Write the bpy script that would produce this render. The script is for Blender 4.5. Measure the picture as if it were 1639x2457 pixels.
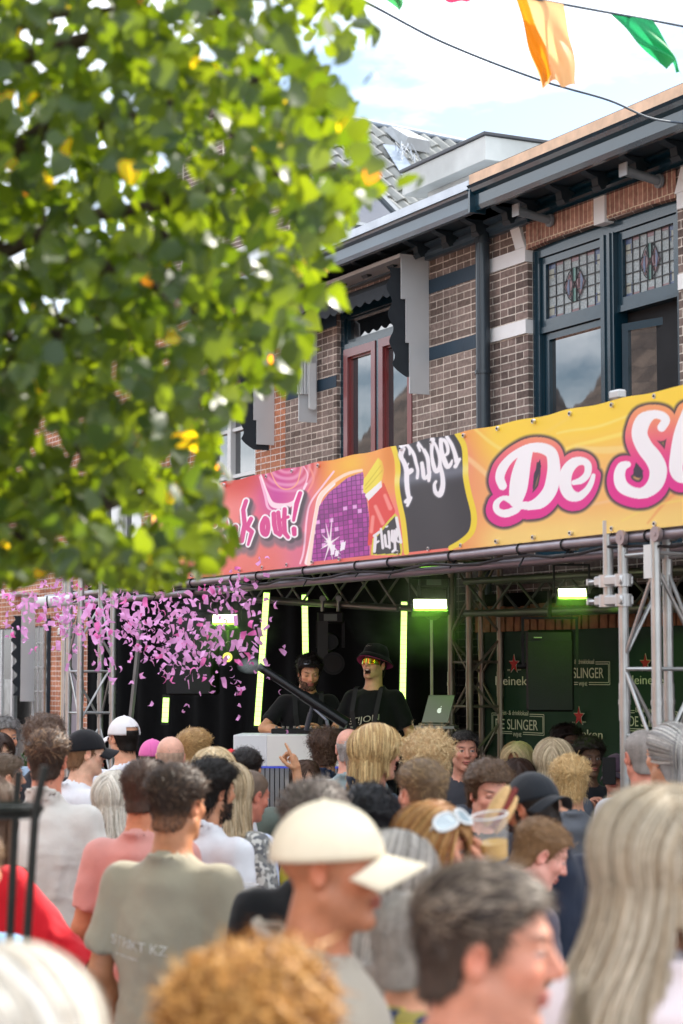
import bpy, math, random
import numpy as np
from mathutils import Vector, Matrix, Euler
random.seed(7); rng = np.random.default_rng(11)
for o in list(bpy.data.objects): bpy.data.objects.remove(o)
SC = bpy.context.scene; COL = SC.collection
# ------------------------------------------------------------------ camera
F = 4777.0; CX = 819.5; CY = 1228.5; TH = math.atan(386.5/F); EYE = 2.03
cam = bpy.data.cameras.new('camera'); co = bpy.data.objects.new('camera', cam); COL.objects.link(co)
co.location = (0, 0, EYE); co.rotation_euler = (math.pi/2+TH, 0, 0)
cam.sensor_fit = 'VERTICAL'; cam.sensor_height = 36; cam.sensor_width = 24; cam.lens = F/2457*36
cam.clip_start = 0.1; cam.clip_end = 2000
cam.dof.use_dof = True; cam.dof.focus_distance = 14.2; cam.dof.aperture_fstop = 3.3; cam.dof.aperture_blades = 9
SC.camera = co
# ------------------------------------------------------------------ sky, sun, exposure
SUN_EL = math.radians(40); SUN_AZ = math.radians(50)      # azimuth clockwise from +Y
W = bpy.data.worlds.new("World"); SC.world = W; W.use_nodes = True
nt = W.node_tree; nt.nodes.clear()
wo = nt.nodes.new('ShaderNodeOutputWorld'); bg = nt.nodes.new('ShaderNodeBackground')
sky = nt.nodes.new('ShaderNodeTexSky'); sky.sky_type = 'NISHITA'; sky.sun_disc = False
sky.sun_elevation = SUN_EL; sky.sun_rotation = SUN_AZ; sky.air_density = 1.0; sky.dust_density = 1.2
tc = nt.nodes.new('ShaderNodeTexCoord'); mp = nt.nodes.new('ShaderNodeMapping')
mp.inputs['Scale'].default_value = (1.6, 1.6, 4.5); mp.inputs['Location'].default_value = (0.35, 0.1, 0.2)
ns = nt.nodes.new('ShaderNodeTexNoise'); ns.inputs['Scale'].default_value = 2.1; ns.inputs['Detail'].default_value = 9; ns.inputs['Roughness'].default_value = .58
rp = nt.nodes.new('ShaderNodeValToRGB'); rp.color_ramp.elements[0].position = .385; rp.color_ramp.elements[1].position = .585
mx = nt.nodes.new('ShaderNodeMixRGB'); mx.inputs[2].default_value = (13, 13.3, 13.8, 1)
nt.links.new(tc.outputs['Generated'], mp.inputs[0]); nt.links.new(mp.outputs[0], ns.inputs[0])
nt.links.new(ns.outputs[0], rp.inputs[0]); nt.links.new(rp.outputs[0], mx.inputs[0]); nt.links.new(sky.outputs[0], mx.inputs[1])
nt.links.new(mx.outputs[0], bg.inputs[0]); bg.inputs[1].default_value = 0.12; nt.links.new(bg.outputs[0], wo.inputs[0])
sl = bpy.data.lights.new('sun', 'SUN'); sl.energy = 4.2; sl.angle = math.radians(.5); sl.color = (1, .93, .82)
so = bpy.data.objects.new('sun', sl); COL.objects.link(so)
so.rotation_euler = Vector((math.sin(SUN_AZ)*math.cos(SUN_EL), math.cos(SUN_AZ)*math.cos(SUN_EL), math.sin(SUN_EL))).to_track_quat('Z', 'Y').to_euler()
SC.view_settings.view_transform = 'Standard'; SC.view_settings.look = 'None'; SC.view_settings.gamma = 1
SC.view_settings.exposure = 1.02
SC.cycles.max_bounces = 8; SC.cycles.transparent_max_bounces = 12; SC.cycles.sample_clamp_indirect = 6
# ------------------------------------------------------------------ geometry of the place
c_, s_ = math.cos(TH), math.sin(TH)
def ray(px, py):
    x = (px-CX)/F; y = (CY-py)/F
    return (x, c_-y*s_, s_+y*c_)
def at(px, py, Y):
    r = ray(px, py); t = Y/r[1]; return Vector((r[0]*t, Y, EYE+r[2]*t))
_L = math.hypot(2469.5, math.hypot(F, 386.5))
UX, UY = 2469.5/_L, -math.hypot(F, 386.5)/_L; NX, NY = abs(UY), UX
D0 = 8.1
_r = ray(1153, 1615); _t = D0/(_r[0]*NX+_r[1]*NY); OX, OY = _r[0]*_t, _r[1]*_t
MF = Matrix(((UX, NX, 0, OX), (UY, NY, 0, OY), (0, 0, 1, 0), (0, 0, 0, 1)))   # street frame: x along the facades, y into them, z up
def fl(px, py, y=0.0):
    r = ray(px, py); t = (D0+y)/(r[0]*NX+r[1]*NY)
    X, Y = r[0]*t-OX, r[1]*t-OY
    return X*UX+Y*UY, EYE+r[2]*t
def fxy(px, py, Y):
    p = at(px, py, Y); return MF.inverted() @ p
# ------------------------------------------------------------------ materials
def lin(c):
    if isinstance(c, str): c = tuple(int(c[i:i+2], 16)/255 for i in (0, 2, 4))
    return tuple((v/12.92 if v <= .04045 else ((v+.055)/1.055)**2.4) for v in c[:3])
MATS = {}
def mat(name, col=(.5, .5, .5), rough=.6, metal=0, var=.12, scale=6, bump=.0, bscale=40, emit=None, es=1, trans=0, attr=None, spec=.5, sss=0, coat=0, sheen=0):
    if name in MATS: return MATS[name]
    m = bpy.data.materials.new(name); m.use_nodes = True; n = m.node_tree; b = n.nodes['Principled BSDF']; MATS[name] = m
    if isinstance(col, str): col = lin(col)
    t = n.nodes.new('ShaderNodeTexCoord')
    no = n.nodes.new('ShaderNodeTexNoise'); no.inputs['Scale'].default_value = scale; no.inputs['Detail'].default_value = 6
    n.links.new(t.outputs['Object'], no.inputs[0])
    mxn = n.nodes.new('ShaderNodeMixRGB'); mxn.blend_type = 'MULTIPLY'; mxn.inputs[0].default_value = 1
    mr = n.nodes.new('ShaderNodeMapRange'); mr.inputs[1].default_value = .25; mr.inputs[2].default_value = .75; mr.inputs[3].default_value = 1-var; mr.inputs[4].default_value = 1+var
    n.links.new(no.outputs[0], mr.inputs[0]); n.links.new(mr.outputs[0], mxn.inputs[2])
    if attr:
        a = n.nodes.new('ShaderNodeAttribute'); a.attribute_name = attr; n.links.new(a.outputs[0], mxn.inputs[1])
    else: mxn.inputs[1].default_value = (*col, 1)
    n.links.new(mxn.outputs[0], b.inputs['Base Color'])
    b.inputs['Roughness'].default_value = rough; b.inputs['Metallic'].default_value = metal
    b.inputs['Specular IOR Level'].default_value = spec
    if sss: b.inputs['Subsurface Weight'].default_value = sss; b.inputs['Subsurface Radius'].default_value = (.02, .008, .004); b.inputs['Subsurface Scale'].default_value = .5
    if coat: b.inputs['Coat Weight'].default_value = coat
    if sheen: b.inputs['Sheen Weight'].default_value = sheen
    if bump:
        nb = n.nodes.new('ShaderNodeTexNoise'); nb.inputs['Scale'].default_value = bscale; nb.inputs['Detail'].default_value = 4
        n.links.new(t.outputs['Object'], nb.inputs[0])
        bp = n.nodes.new('ShaderNodeBump'); bp.inputs['Strength'].default_value = bump; bp.inputs['Distance'].default_value = .01
        n.links.new(nb.outputs[0], bp.inputs['Height']); n.links.new(bp.outputs[0], b.inputs['Normal'])
    if emit is not None:
        b.inputs['Emission Color'].default_value = (*(lin(emit) if isinstance(emit, str) else emit), 1); b.inputs['Emission Strength'].default_value = es
    if trans:
        tr = n.nodes.new('ShaderNodeBsdfTranslucent'); n.links.new(mxn.outputs[0], tr.inputs[0])
        ms = n.nodes.new('ShaderNodeMixShader'); ms.inputs[0].default_value = trans
        n.links.new(b.outputs[0], ms.inputs[1]); n.links.new(tr.outputs[0], ms.inputs[2])
        n.links.new(ms.outputs[0], n.nodes['Material Output'].inputs[0])
    return m
def brickmat(name, c1, c2, mortar, row=.0605, head=.11, both=True, axis='xz', ms=.009, rough=.85):
    m = bpy.data.materials.new(name); m.use_nodes = True; n = m.node_tree; b = n.nodes['Principled BSDF']; L = n.links.new
    t = n.nodes.new('ShaderNodeTexCoord'); sp = n.nodes.new('ShaderNodeSeparateXYZ'); L(t.outputs['Object'], sp.inputs[0])
    ad = n.nodes.new('ShaderNodeMath'); ad.operation = 'ADD'
    L(sp.outputs[0], ad.inputs[0]); L(sp.outputs[1], ad.inputs[1])
    cb = n.nodes.new('ShaderNodeCombineXYZ'); L(ad.outputs[0], cb.inputs[0]); L(sp.outputs[2], cb.inputs[1])
    dn = n.nodes.new('ShaderNodeTexNoise'); dn.inputs['Scale'].default_value = 9; L(t.outputs['Object'], dn.inputs[0])
    vm = n.nodes.new('ShaderNodeVectorMath'); vm.operation = 'MULTIPLY_ADD'; L(dn.outputs[1], vm.inputs[0]); vm.inputs[1].default_value = (.006, .006, 0); L(cb.outputs[0], vm.inputs[2])
    def brick(w, off):
        k = n.nodes.new('ShaderNodeTexBrick'); L(vm.outputs[0], k.inputs[0])
        k.inputs['Scale'].default_value = 1; k.inputs['Brick Width'].default_value = w; k.inputs['Row Height'].default_value = row
        k.inputs['Mortar Size'].default_value = ms*.55; k.inputs['Mortar Smooth'].default_value = .15; k.inputs['Bias'].default_value = 0
        k.offset = off; k.offset_frequency = 2
        k.inputs['Color1'].default_value = (*lin(c1), 1); k.inputs['Color2'].default_value = (*lin(c2), 1); k.inputs['Mortar'].default_value = (*lin(mortar), 1)
        return k
    A = brick(head*2, .5); col = A.outputs[0]; fac = A.outputs[1]
    if both:
        B = brick(head, .5)
        dv = n.nodes.new('ShaderNodeMath'); dv.operation = 'DIVIDE'; L(sp.outputs[2], dv.inputs[0]); dv.inputs[1].default_value = row*2
        fr = n.nodes.new('ShaderNodeMath'); fr.operation = 'FRACT'; L(dv.outputs[0], fr.inputs[0])
        gt = n.nodes.new('ShaderNodeMath'); gt.operation = 'GREATER_THAN'; L(fr.outputs[0], gt.inputs[0]); gt.inputs[1].default_value = .5
        m1 = n.nodes.new('ShaderNodeMixRGB'); L(gt.outputs[0], m1.inputs[0]); L(A.outputs[0], m1.inputs[1]); L(B.outputs[0], m1.inputs[2])
        m2 = n.nodes.new('ShaderNodeMixRGB'); L(gt.outputs[0], m2.inputs[0]); L(A.outputs[1], m2.inputs[1]); L(B.outputs[1], m2.inputs[2])
        col, fac = m1.outputs[0], m2.outputs[0]
    nn = n.nodes.new('ShaderNodeTexNoise'); nn.inputs['Scale'].default_value = 28; nn.inputs['Detail'].default_value = 8; L(t.outputs['Object'], nn.inputs[0])
    n2 = n.nodes.new('ShaderNodeTexNoise'); n2.inputs['Scale'].default_value = 1.7; n2.inputs['Detail'].default_value = 5; L(t.outputs['Object'], n2.inputs[0])
    mu = n.nodes.new('ShaderNodeMath'); mu.operation = 'ADD'; L(nn.outputs[0], mu.inputs[0]); L(n2.outputs[0], mu.inputs[1])
    mr = n.nodes.new('ShaderNodeMapRange'); mr.inputs[1].default_value = .7; mr.inputs[2].default_value = 1.3; mr.inputs[3].default_value = .62; mr.inputs[4].default_value = 1.38; L(mu.outputs[0], mr.inputs[0])
    mm = n.nodes.new('ShaderNodeMixRGB'); mm.blend_type = 'MULTIPLY'; mm.inputs[0].default_value = 1; L(col, mm.inputs[1]); L(mr.outputs[0], mm.inputs[2])
    L(mm.outputs[0], b.inputs['Base Color']); b.inputs['Roughness'].default_value = rough; b.inputs['Specular IOR Level'].default_value = .25
    iv = n.nodes.new('ShaderNodeMath'); iv.operation = 'SUBTRACT'; iv.inputs[0].default_value = 1; L(fac, iv.inputs[1])
    a2 = n.nodes.new('ShaderNodeMath'); a2.operation = 'MULTIPLY_ADD'; L(nn.outputs[0], a2.inputs[0]); a2.inputs[1].default_value = .5; L(iv.outputs[0], a2.inputs[2])
    bp = n.nodes.new('ShaderNodeBump'); bp.inputs['Strength'].default_value = .6; bp.inputs['Distance'].default_value = .006
    L(a2.outputs[0], bp.inputs['Height']); L(bp.outputs[0], b.inputs['Normal'])
    return m
def glassmat(name, tint=(.02, .025, .03), rough=.02, wave=.02):
    m = bpy.data.materials.new(name); m.use_nodes = True; n = m.node_tree; b = n.nodes['Principled BSDF']
    b.inputs['Base Color'].default_value = (*tint, 1); b.inputs['Roughness'].default_value = rough; b.inputs['IOR'].default_value = 2.1; b.inputs['Specular IOR Level'].default_value = .8
    no = n.nodes.new('ShaderNodeTexNoise'); no.inputs['Scale'].default_value = 3
    t = n.nodes.new('ShaderNodeTexCoord'); n.links.new(t.outputs['Object'], no.inputs[0])
    bp = n.nodes.new('ShaderNodeBump'); bp.inputs['Strength'].default_value = wave; bp.inputs['Distance'].default_value = .02
    n.links.new(no.outputs[0], bp.inputs['Height']); n.links.new(bp.outputs[0], b.inputs['Normal'])
    MATS[name] = m; return m
# ------------------------------------------------------------------ mesh helpers
class MB:
    def __init__(s): s.v = []; s.f = []
    def add(s, vs, fs):
        k = len(s.v); s.v += [tuple(p) for p in vs]; s.f += [tuple(i+k for i in f) for f in fs]; return s
    def box(s, x0, x1, y0, y1, z0, z1, M=None, bev=0):
        if bev and min(x1-x0, y1-y0, z1-z0) > 2.2*bev:
            b = bev; P = []
            for x, sx in ((x0, 1), (x1, -1)):
                for y, sy in ((y0, 1), (y1, -1)):
                    for z, sz in ((z0, 1), (z1, -1)):
                        P += [(x+sx*b, y+sy*b, z), (x+sx*b, y, z+sz*b), (x, y+sy*b, z+sz*b)]
            bm = bmesh_hull(P)
            vs, fs = bm
        else:
            vs = [(x, y, z) for x in (x0, x1) for y in (y0, y1) for z in (z0, z1)]
            fs = [(0, 1, 3, 2), (4, 6, 7, 5), (0, 4, 5, 1), (2, 3, 7, 6), (0, 2, 6, 4), (1, 5, 7, 3)]
        if M is not None: vs = [M @ Vector(p) for p in vs]
        return s.add(vs, fs)
    def tube(s, p0, p1, r0, r1=None, n=12, caps=True):
        p0 = Vector(p0); p1 = Vector(p1); r1 = r0 if r1 is None else r1
        d = (p1-p0).normalized(); a = d.orthogonal().normalized(); b = d.cross(a)
        vs = []
        for p, r in ((p0, r0), (p1, r1)):
            for i in range(n):
                t = 2*math.pi*i/n; vs.append(p+a*math.cos(t)*r+b*math.sin(t)*r)
        fs = [(i, (i+1) % n, n+(i+1) % n, n+i) for i in range(n)]
        if caps: fs += [tuple(range(n))[::-1], tuple(range(n, 2*n))]
        return s.add(vs, fs)
    def path(s, pts, r, n=8, taper=None):
        pts = [Vector(p) for p in pts]; vs = []; a = None
        for i, p in enumerate(pts):
            d = (pts[min(i+1, len(pts)-1)]-pts[max(i-1, 0)]).normalized()
            a = (a-d*a.dot(d)).normalized() if a is not None and (a-d*a.dot(d)).length > 1e-6 else d.orthogonal().normalized()
            b = d.cross(a); rr = (r[i] if isinstance(r, (list, tuple)) else r)
            for k in range(n):
                t = 2*math.pi*k/n; vs.append(p+a*math.cos(t)*rr+b*math.sin(t)*rr)
        fs = []
        for i in range(len(pts)-1):
            for k in range(n): fs.append((i*n+k, i*n+(k+1) % n, (i+1)*n+(k+1) % n, (i+1)*n+k))
        fs += [tuple(range(n))[::-1], tuple(range((len(pts)-1)*n, len(pts)*n))]
        return s.add(vs, fs)
    def extr(s, poly, y0, y1, M=None):
        """polygon in x,z extruded along y"""
        n = len(poly); vs = [(x, y0, z) for x, z in poly]+[(x, y1, z) for x, z in poly]
        fs = [tuple(range(n)), tuple(range(n, 2*n))[::-1]]+[(i, n+i, n+(i+1) % n, (i+1) % n) for i in range(n)]
        if M is not None: vs = [M @ Vector(p) for p in vs]
        return s.add(vs, fs)
    def profile(s, prof, x0, x1):
        """profile in y,z swept along x"""
        n = len(prof); vs = [(x0, y, z) for y, z in prof]+[(x1, y, z) for y, z in prof]
        fs = [tuple(range(n)), tuple(range(n, 2*n))[::-1]]+[(i, n+i, n+(i+1) % n, (i+1) % n) for i in range(n)]
        return s.add(vs, fs)
    def build(s, name, m, parent=None, smooth=False, M=None, mats=None):
        me = bpy.data.meshes.new(name); me.from_pydata([tuple(p) for p in s.v], [], s.f)
        fixn(me)
        me.materials.append(m)
        if smooth:
            me.polygons.foreach_set('use_smooth', [True]*len(me.polygons))
            try: me.set_sharp_from_angle(angle=math.radians(40))
            except Exception: pass
        o = bpy.data.objects.new(name, me); COL.objects.link(o)
        if parent is not None: o.parent = parent
        if M is not None: o.matrix_world = M
        return o
import bmesh
def fixn(me):
    bm = bmesh.new(); bm.from_mesh(me); bmesh.ops.recalc_face_normals(bm, faces=bm.faces); bm.to_mesh(me); bm.free()
def bmesh_hull(P):
    bm = bmesh.new(); vs = [bm.verts.new(p) for p in P]; bmesh.ops.convex_hull(bm, input=vs)
    bm.verts.ensure_lookup_table(); bm.verts.index_update()
    r = [tuple(v.co) for v in bm.verts], [tuple(v.index for v in f.verts) for f in bm.faces]; bm.free(); return r
def fastmesh(name, V, Q, m, parent=None, colors=None, smooth=True, attr='col'):
    V = np.asarray(V, np.float32); Q = np.asarray(Q, np.int32); k = Q.shape[1]
    me = bpy.data.meshes.new(name); me.vertices.add(len(V)); me.vertices.foreach_set('co', V.ravel())
    me.loops.add(Q.size); me.loops.foreach_set('vertex_index', Q.ravel())
    me.polygons.add(len(Q)); me.polygons.foreach_set('loop_start', np.arange(0, Q.size, k, dtype=np.int32))
    me.polygons.foreach_set('loop_total', np.full(len(Q), k, np.int32))
    if smooth: me.polygons.foreach_set('use_smooth', np.ones(len(Q), bool))
    if colors is not None:
        a = me.color_attributes.new(attr, 'FLOAT_COLOR', 'POINT')
        c = np.ones((len(V), 4), np.float32); c[:, :3] = colors; a.data.foreach_set('color', c.ravel())
    me.update(calc_edges=True); me.validate()
    me.materials.append(m)
    o = bpy.data.objects.new(name, me); COL.objects.link(o)
    if parent is not None: o.parent = parent
    return o
def tag(o, label=None, cat=None, group=None, kind=None):
    if label: o['label'] = label
    if cat: o['category'] = cat
    if group: o['group'] = group
    if kind: o['kind'] = kind
    return o
def empty(name, loc=(0, 0, 0), rz=0, M=None):
    o = bpy.data.objects.new(name, None); COL.objects.link(o); o.empty_display_size = .1
    if M is not None: o.matrix_world = M
    else: o.location = loc; o.rotation_euler = (0, 0, rz)
    return o
def street(name, x=0, y=0, z=0):
    return empty(name, M=MF @ Matrix.Translation((x, y, z)))
# ================================================================== SETTING
pave = brickmat('street_brick', '6b5048', '544440', '4a443e', row=.1, head=.1, both=False)
g = MB(); g.add([(-150, -60, 0), (150, -60, 0), (150, 240, 0), (-150, 240, 0)], [(0, 1, 2, 3)])
gm = bpy.data.materials.new('street_paving'); gm.use_nodes = True
_n = gm.node_tree; _t = _n.nodes.new('ShaderNodeTexCoord'); _k = _n.nodes.new('ShaderNodeTexBrick'); _n.links.new(_t.outputs['Object'], _k.inputs[0])
_k.inputs['Scale'].default_value = 1; _k.inputs['Brick Width'].default_value = .2; _k.inputs['Row Height'].default_value = .1; _k.inputs['Mortar Size'].default_value = .004
_k.inputs['Color1'].default_value = (.16, .09, .07, 1); _k.inputs['Color2'].default_value = (.11, .075, .065, 1); _k.inputs['Mortar'].default_value = (.05, .045, .04, 1)
_n.links.new(_k.outputs[0], _n.nodes['Principled BSDF'].inputs['Base Color']); _n.nodes['Principled BSDF'].inputs['Roughness'].default_value = .85
tag(g.build('street', gm), kind='structure')

def wall_holes(mb, x0, x1, z0, z1, holes, y=0., depth=.12):
    xs = sorted({x0, x1, *[h[0] for h in holes], *[h[1] for h in holes]}); zs = sorted({z0, z1, *[h[2] for h in holes], *[h[3] for h in holes]})
    for i in range(len(xs)-1):
        for j in range(len(zs)-1):
            cx, cz = (xs[i]+xs[i+1])/2, (zs[j]+zs[j+1])/2
            if any(h[0] < cx < h[1] and h[2] < cz < h[3] for h in holes): continue
            mb.add([(xs[i], y, zs[j]), (xs[i+1], y, zs[j]), (xs[i+1], y, zs[j+1]), (xs[i], y, zs[j+1])], [(0, 1, 2, 3)])
    for a, b, c, d in holes:
        for q in (((a, y, c), (a, y, d), (a, y+depth, d), (a, y+depth, c)), ((b, y, d), (b, y, c), (b, y+depth, c), (b, y+depth, d)),
                  ((a, y, d), (b, y, d), (b, y+depth, d), (a, y+depth, d)), ((b, y, c), (a, y, c), (a, y+depth, c), (b, y+depth, c))):
            mb.add(q, [(0, 1, 2, 3)])
dark_brick = brickmat('brown_brick', '8a7871', '5f524d', 'cdc3b8')
dark_brick_left = brickmat('brown_brick_weathered', '918078', '685a53', 'ccc1b5')
orange_brick = brickmat('orange_brick', 'c08264', 'a0684f', 'dcd5cf')
arch_brick = brickmat('red_brick_arch', 'b08473', '926a5e', 'd6c2a8', row=.24, head=.028, both=False, ms=.008)
white_paint = mat('white_plaster', (.8, .8, .8), .6, var=.06, scale=5, bump=.15, bscale=30)
blue_paint = mat('petrol_paint', '10313f', .25, var=.12, scale=3, bump=.06, bscale=12, coat=.3)
navy_band = mat('navy_band_paint', '22394a', .55, var=.12, bump=.12)
grey_blue = mat('grey_blue_paint', '475b69', .28, var=.12, scale=3, bump=.06, bscale=15, coat=.2)
dark_soffit = mat('dark_soffit_paint', '26343d', .5, var=.2, scale=4)
zinc = mat('zinc', 'b9bfc6', .4, .6, var=.15, scale=5, bump=.1)
wood_new = mat('raw_timber', 'dcbb9e', .7, var=.2, scale=10, bump=.15)
glass = glassmat('window_glass', (.012, .017, .022), wave=.03)
glass_warm = glassmat('shop_glass', (.03, .03, .03), .05)
red_paint = mat('oxblood_paint', '7a2c2c', .3, var=.1, coat=.4)
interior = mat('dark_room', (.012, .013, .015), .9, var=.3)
curtain_w = mat('pale_curtain', (.55, .56, .55), .8)
alu = mat('powder_coated_aluminium', 'c8cbcd', .45, .1, var=.05, scale=3)
alu_white = mat('white_aluminium', 'd5d8d8', .35, var=.05)
canvas_dark = mat('charcoal_awning_canvas', '2b3137', .9, var=.15, scale=12, bump=.2, bscale=120)
lead = mat('lead_came', (.06, .065, .07), .5, .4)
GR = [mat('frosted_glass', (.36, .41, .42), .25, var=.35, scale=60, bump=.5, bscale=160), mat('red_stained_glass', (.20, .11, .12), .3, var=.3, scale=40),
      mat('blue_stained_glass', (.08, .11, .2), .3, var=.3, scale=40), mat('green_stained_glass', (.10, .22, .19), .3, var=.3, scale=40), mat('yellow_stained_glass', (.34, .35, .29), .3, var=.2, scale=40)]

def frame_rect(mb, x0, x1, z0, z1, w, y0, y1):
    mb.box(x0, x0+w, y0, y1, z0, z1); mb.box(x1-w, x1, y0, y1, z0, z1)
    mb.box(x0+w, x1-w, y0, y1, z1-w, z1); mb.box(x0+w, x1-w, y0, y1, z0, z0+w)

# ---------------- right townhouse
X1 = 8.5
house = street('brick_townhouse'); tag(house, 'brown brick townhouse with petrol cornice, white plaster bands and stained glass window', 'building', 'row of townhouses')
win_h = [(.72, 2.60, 2.9, 5.25), (3.9, 5.8, 2.9, 5.25), (.9, 3.1, .3, 2.3), (4, 6, .1, 2.4)]
w = MB(); wall_holes(w, .13, X1, 0, 5.6, win_h, 0, .14)
w.add([(X1, 0, 0), (X1, 9, 0), (X1, 9, 5.6), (X1, 0, 5.6)], [(0, 1, 2, 3)]); w.build('wall', dark_brick, house)
for z0, z1 in ((5.15, 5.26), (4.60, 4.705)):
    for xa, xb in ((.135, .722), (2.62, 3.88), (5.81, X1)): b = MB(); b.box(xa, xb, -.022, .07, z0, z1); b.build('plaster_band', white_paint, house)
for zz in (5.26,):   # flared springers
    for xa, dx in ((.722, -.09), (2.6, .09)):
        b = MB(); b.add([(xa+a*1.0, yy, zq) for yy in (-.026, .05) for a, zq in ((-.13 if dx < 0 else 0, 5.262), (0 if dx < 0 else .13, 5.262), ((0 if dx < 0 else .13)+dx, 5.46), ((-.13 if dx < 0 else 0)+dx, 5.46))], [(0, 1, 2, 3), (7, 6, 5, 4), (0, 4, 5, 1), (1, 5, 6, 2), (2, 6, 7, 3), (3, 7, 4, 0)]); b.build('springer', white_paint, house)
b = MB(); b.box(1.65, 1.785, -.03, .05, 5.236, 5.44); b.build('keystone', white_paint, house)
a = MB()
for s in range(2):
    xa, xb = ((.722, 1.648), (1.787, 2.6))[s]
    N = 12
    for i in range(N):
        xl, xr = xa+(xb-xa)*i/N, xa+(xb-xa)*(i+1)/N
        k = lambda x: .022*(1-((x-1.66)/.94)**2)
        a.add([(xl, -.012, 5.24+k(xl)), (xr, -.012, 5.24+k(xr)), (xr, -.012, 5.445), (xl, -.012, 5.445), (xl, .14, 5.24+k(xl)), (xr, .14, 5.24+k(xr))], [(0, 1, 2, 3), (4, 5, 1, 0)])
a.build('window_arch', arch_brick, house)
# cornice: frieze mouldings, soffit, gutter, capping board
def cornice(h, x0, x1, mg, ms, zt, top_m, zcap0, zcap1, capy=-.5, gut=None):
    q = MB(); q.profile([(.0, 5.43), (-.05, 5.43), (-.05, 5.455), (-.085, 5.47), (-.085, 5.49), (-.06, 5.495), (-.06, 5.515), (-.11, 5.53), (-.11, 5.55), (0, 5.55)], x0, x1); q.build('frieze_moulding', mg, h)
    q = MB(); q.box(x0, x1, -.47, .1, 5.56, 5.59); q.build('soffit', ms, h)
    q = MB(); q.profile([(-.47, 5.50), (-.50, 5.465), (-.52, 5.465), (-.53, 5.50), (-.53, 5.58), (-.56, 5.60), (-.57, 5.63), (-.585, zt), (-.40, zt), (-.40, 5.50)], x0, x1); q.build('gutter', gut or mg, h)
    x = x0+.12
    while x < x1-.1:
        q = MB()
        q.profile([(-.06, 5.552), (-.06, 5.50), (-.12, 5.45), (-.17, 5.46), (-.18, 5.515), (-.26, 5.54), (-.28, 5.555)], x, x+.075)
        q.profile([(-.115, 5.47), (-.115, 5.44), (-.15, 5.425), (-.17, 5.455)], x-.012, x+.087); x += .46; q.build('bracket', ms, h)
    q = MB(); q.box(x0, x1, capy-.06, capy-.02, zcap0, zcap1); q.box(x0, x1, capy-.02, .4, zcap0+.01, zcap1-.02)
    q.build('roof_edge_board', top_m, h)
cornice(house, .80, X1, blue_paint, dark_soffit, 5.65, wood_new, 5.652, 5.735)
q = MB(); q.box(.80, X1, -.54, 6, 5.736, 5.748); q.build('flat_roof', mat('roof_felt', (.03, .03, .035), .8), house)
q = MB(); q.box(.80, .825, -.57, -.43, 5.45, 5.652); q.box(.14, .80, -.52, .0, 5.56, 5.60); q.build('cornice_end_board', blue_paint, house)
q = MB(); q.tube((.205, -.085, 2.2), (.205, -.085, 5.50), .056, n=20)
for z in (3.0, 4.35, 5.38): q.tube((.205, -.085, z), (.205, -.085, z+.03), .066, n=20)
q.build('drainpipe', mat('drainpipe_paint', '24323c', .4, var=.08, coat=.3), house, smooth=True)
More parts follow.
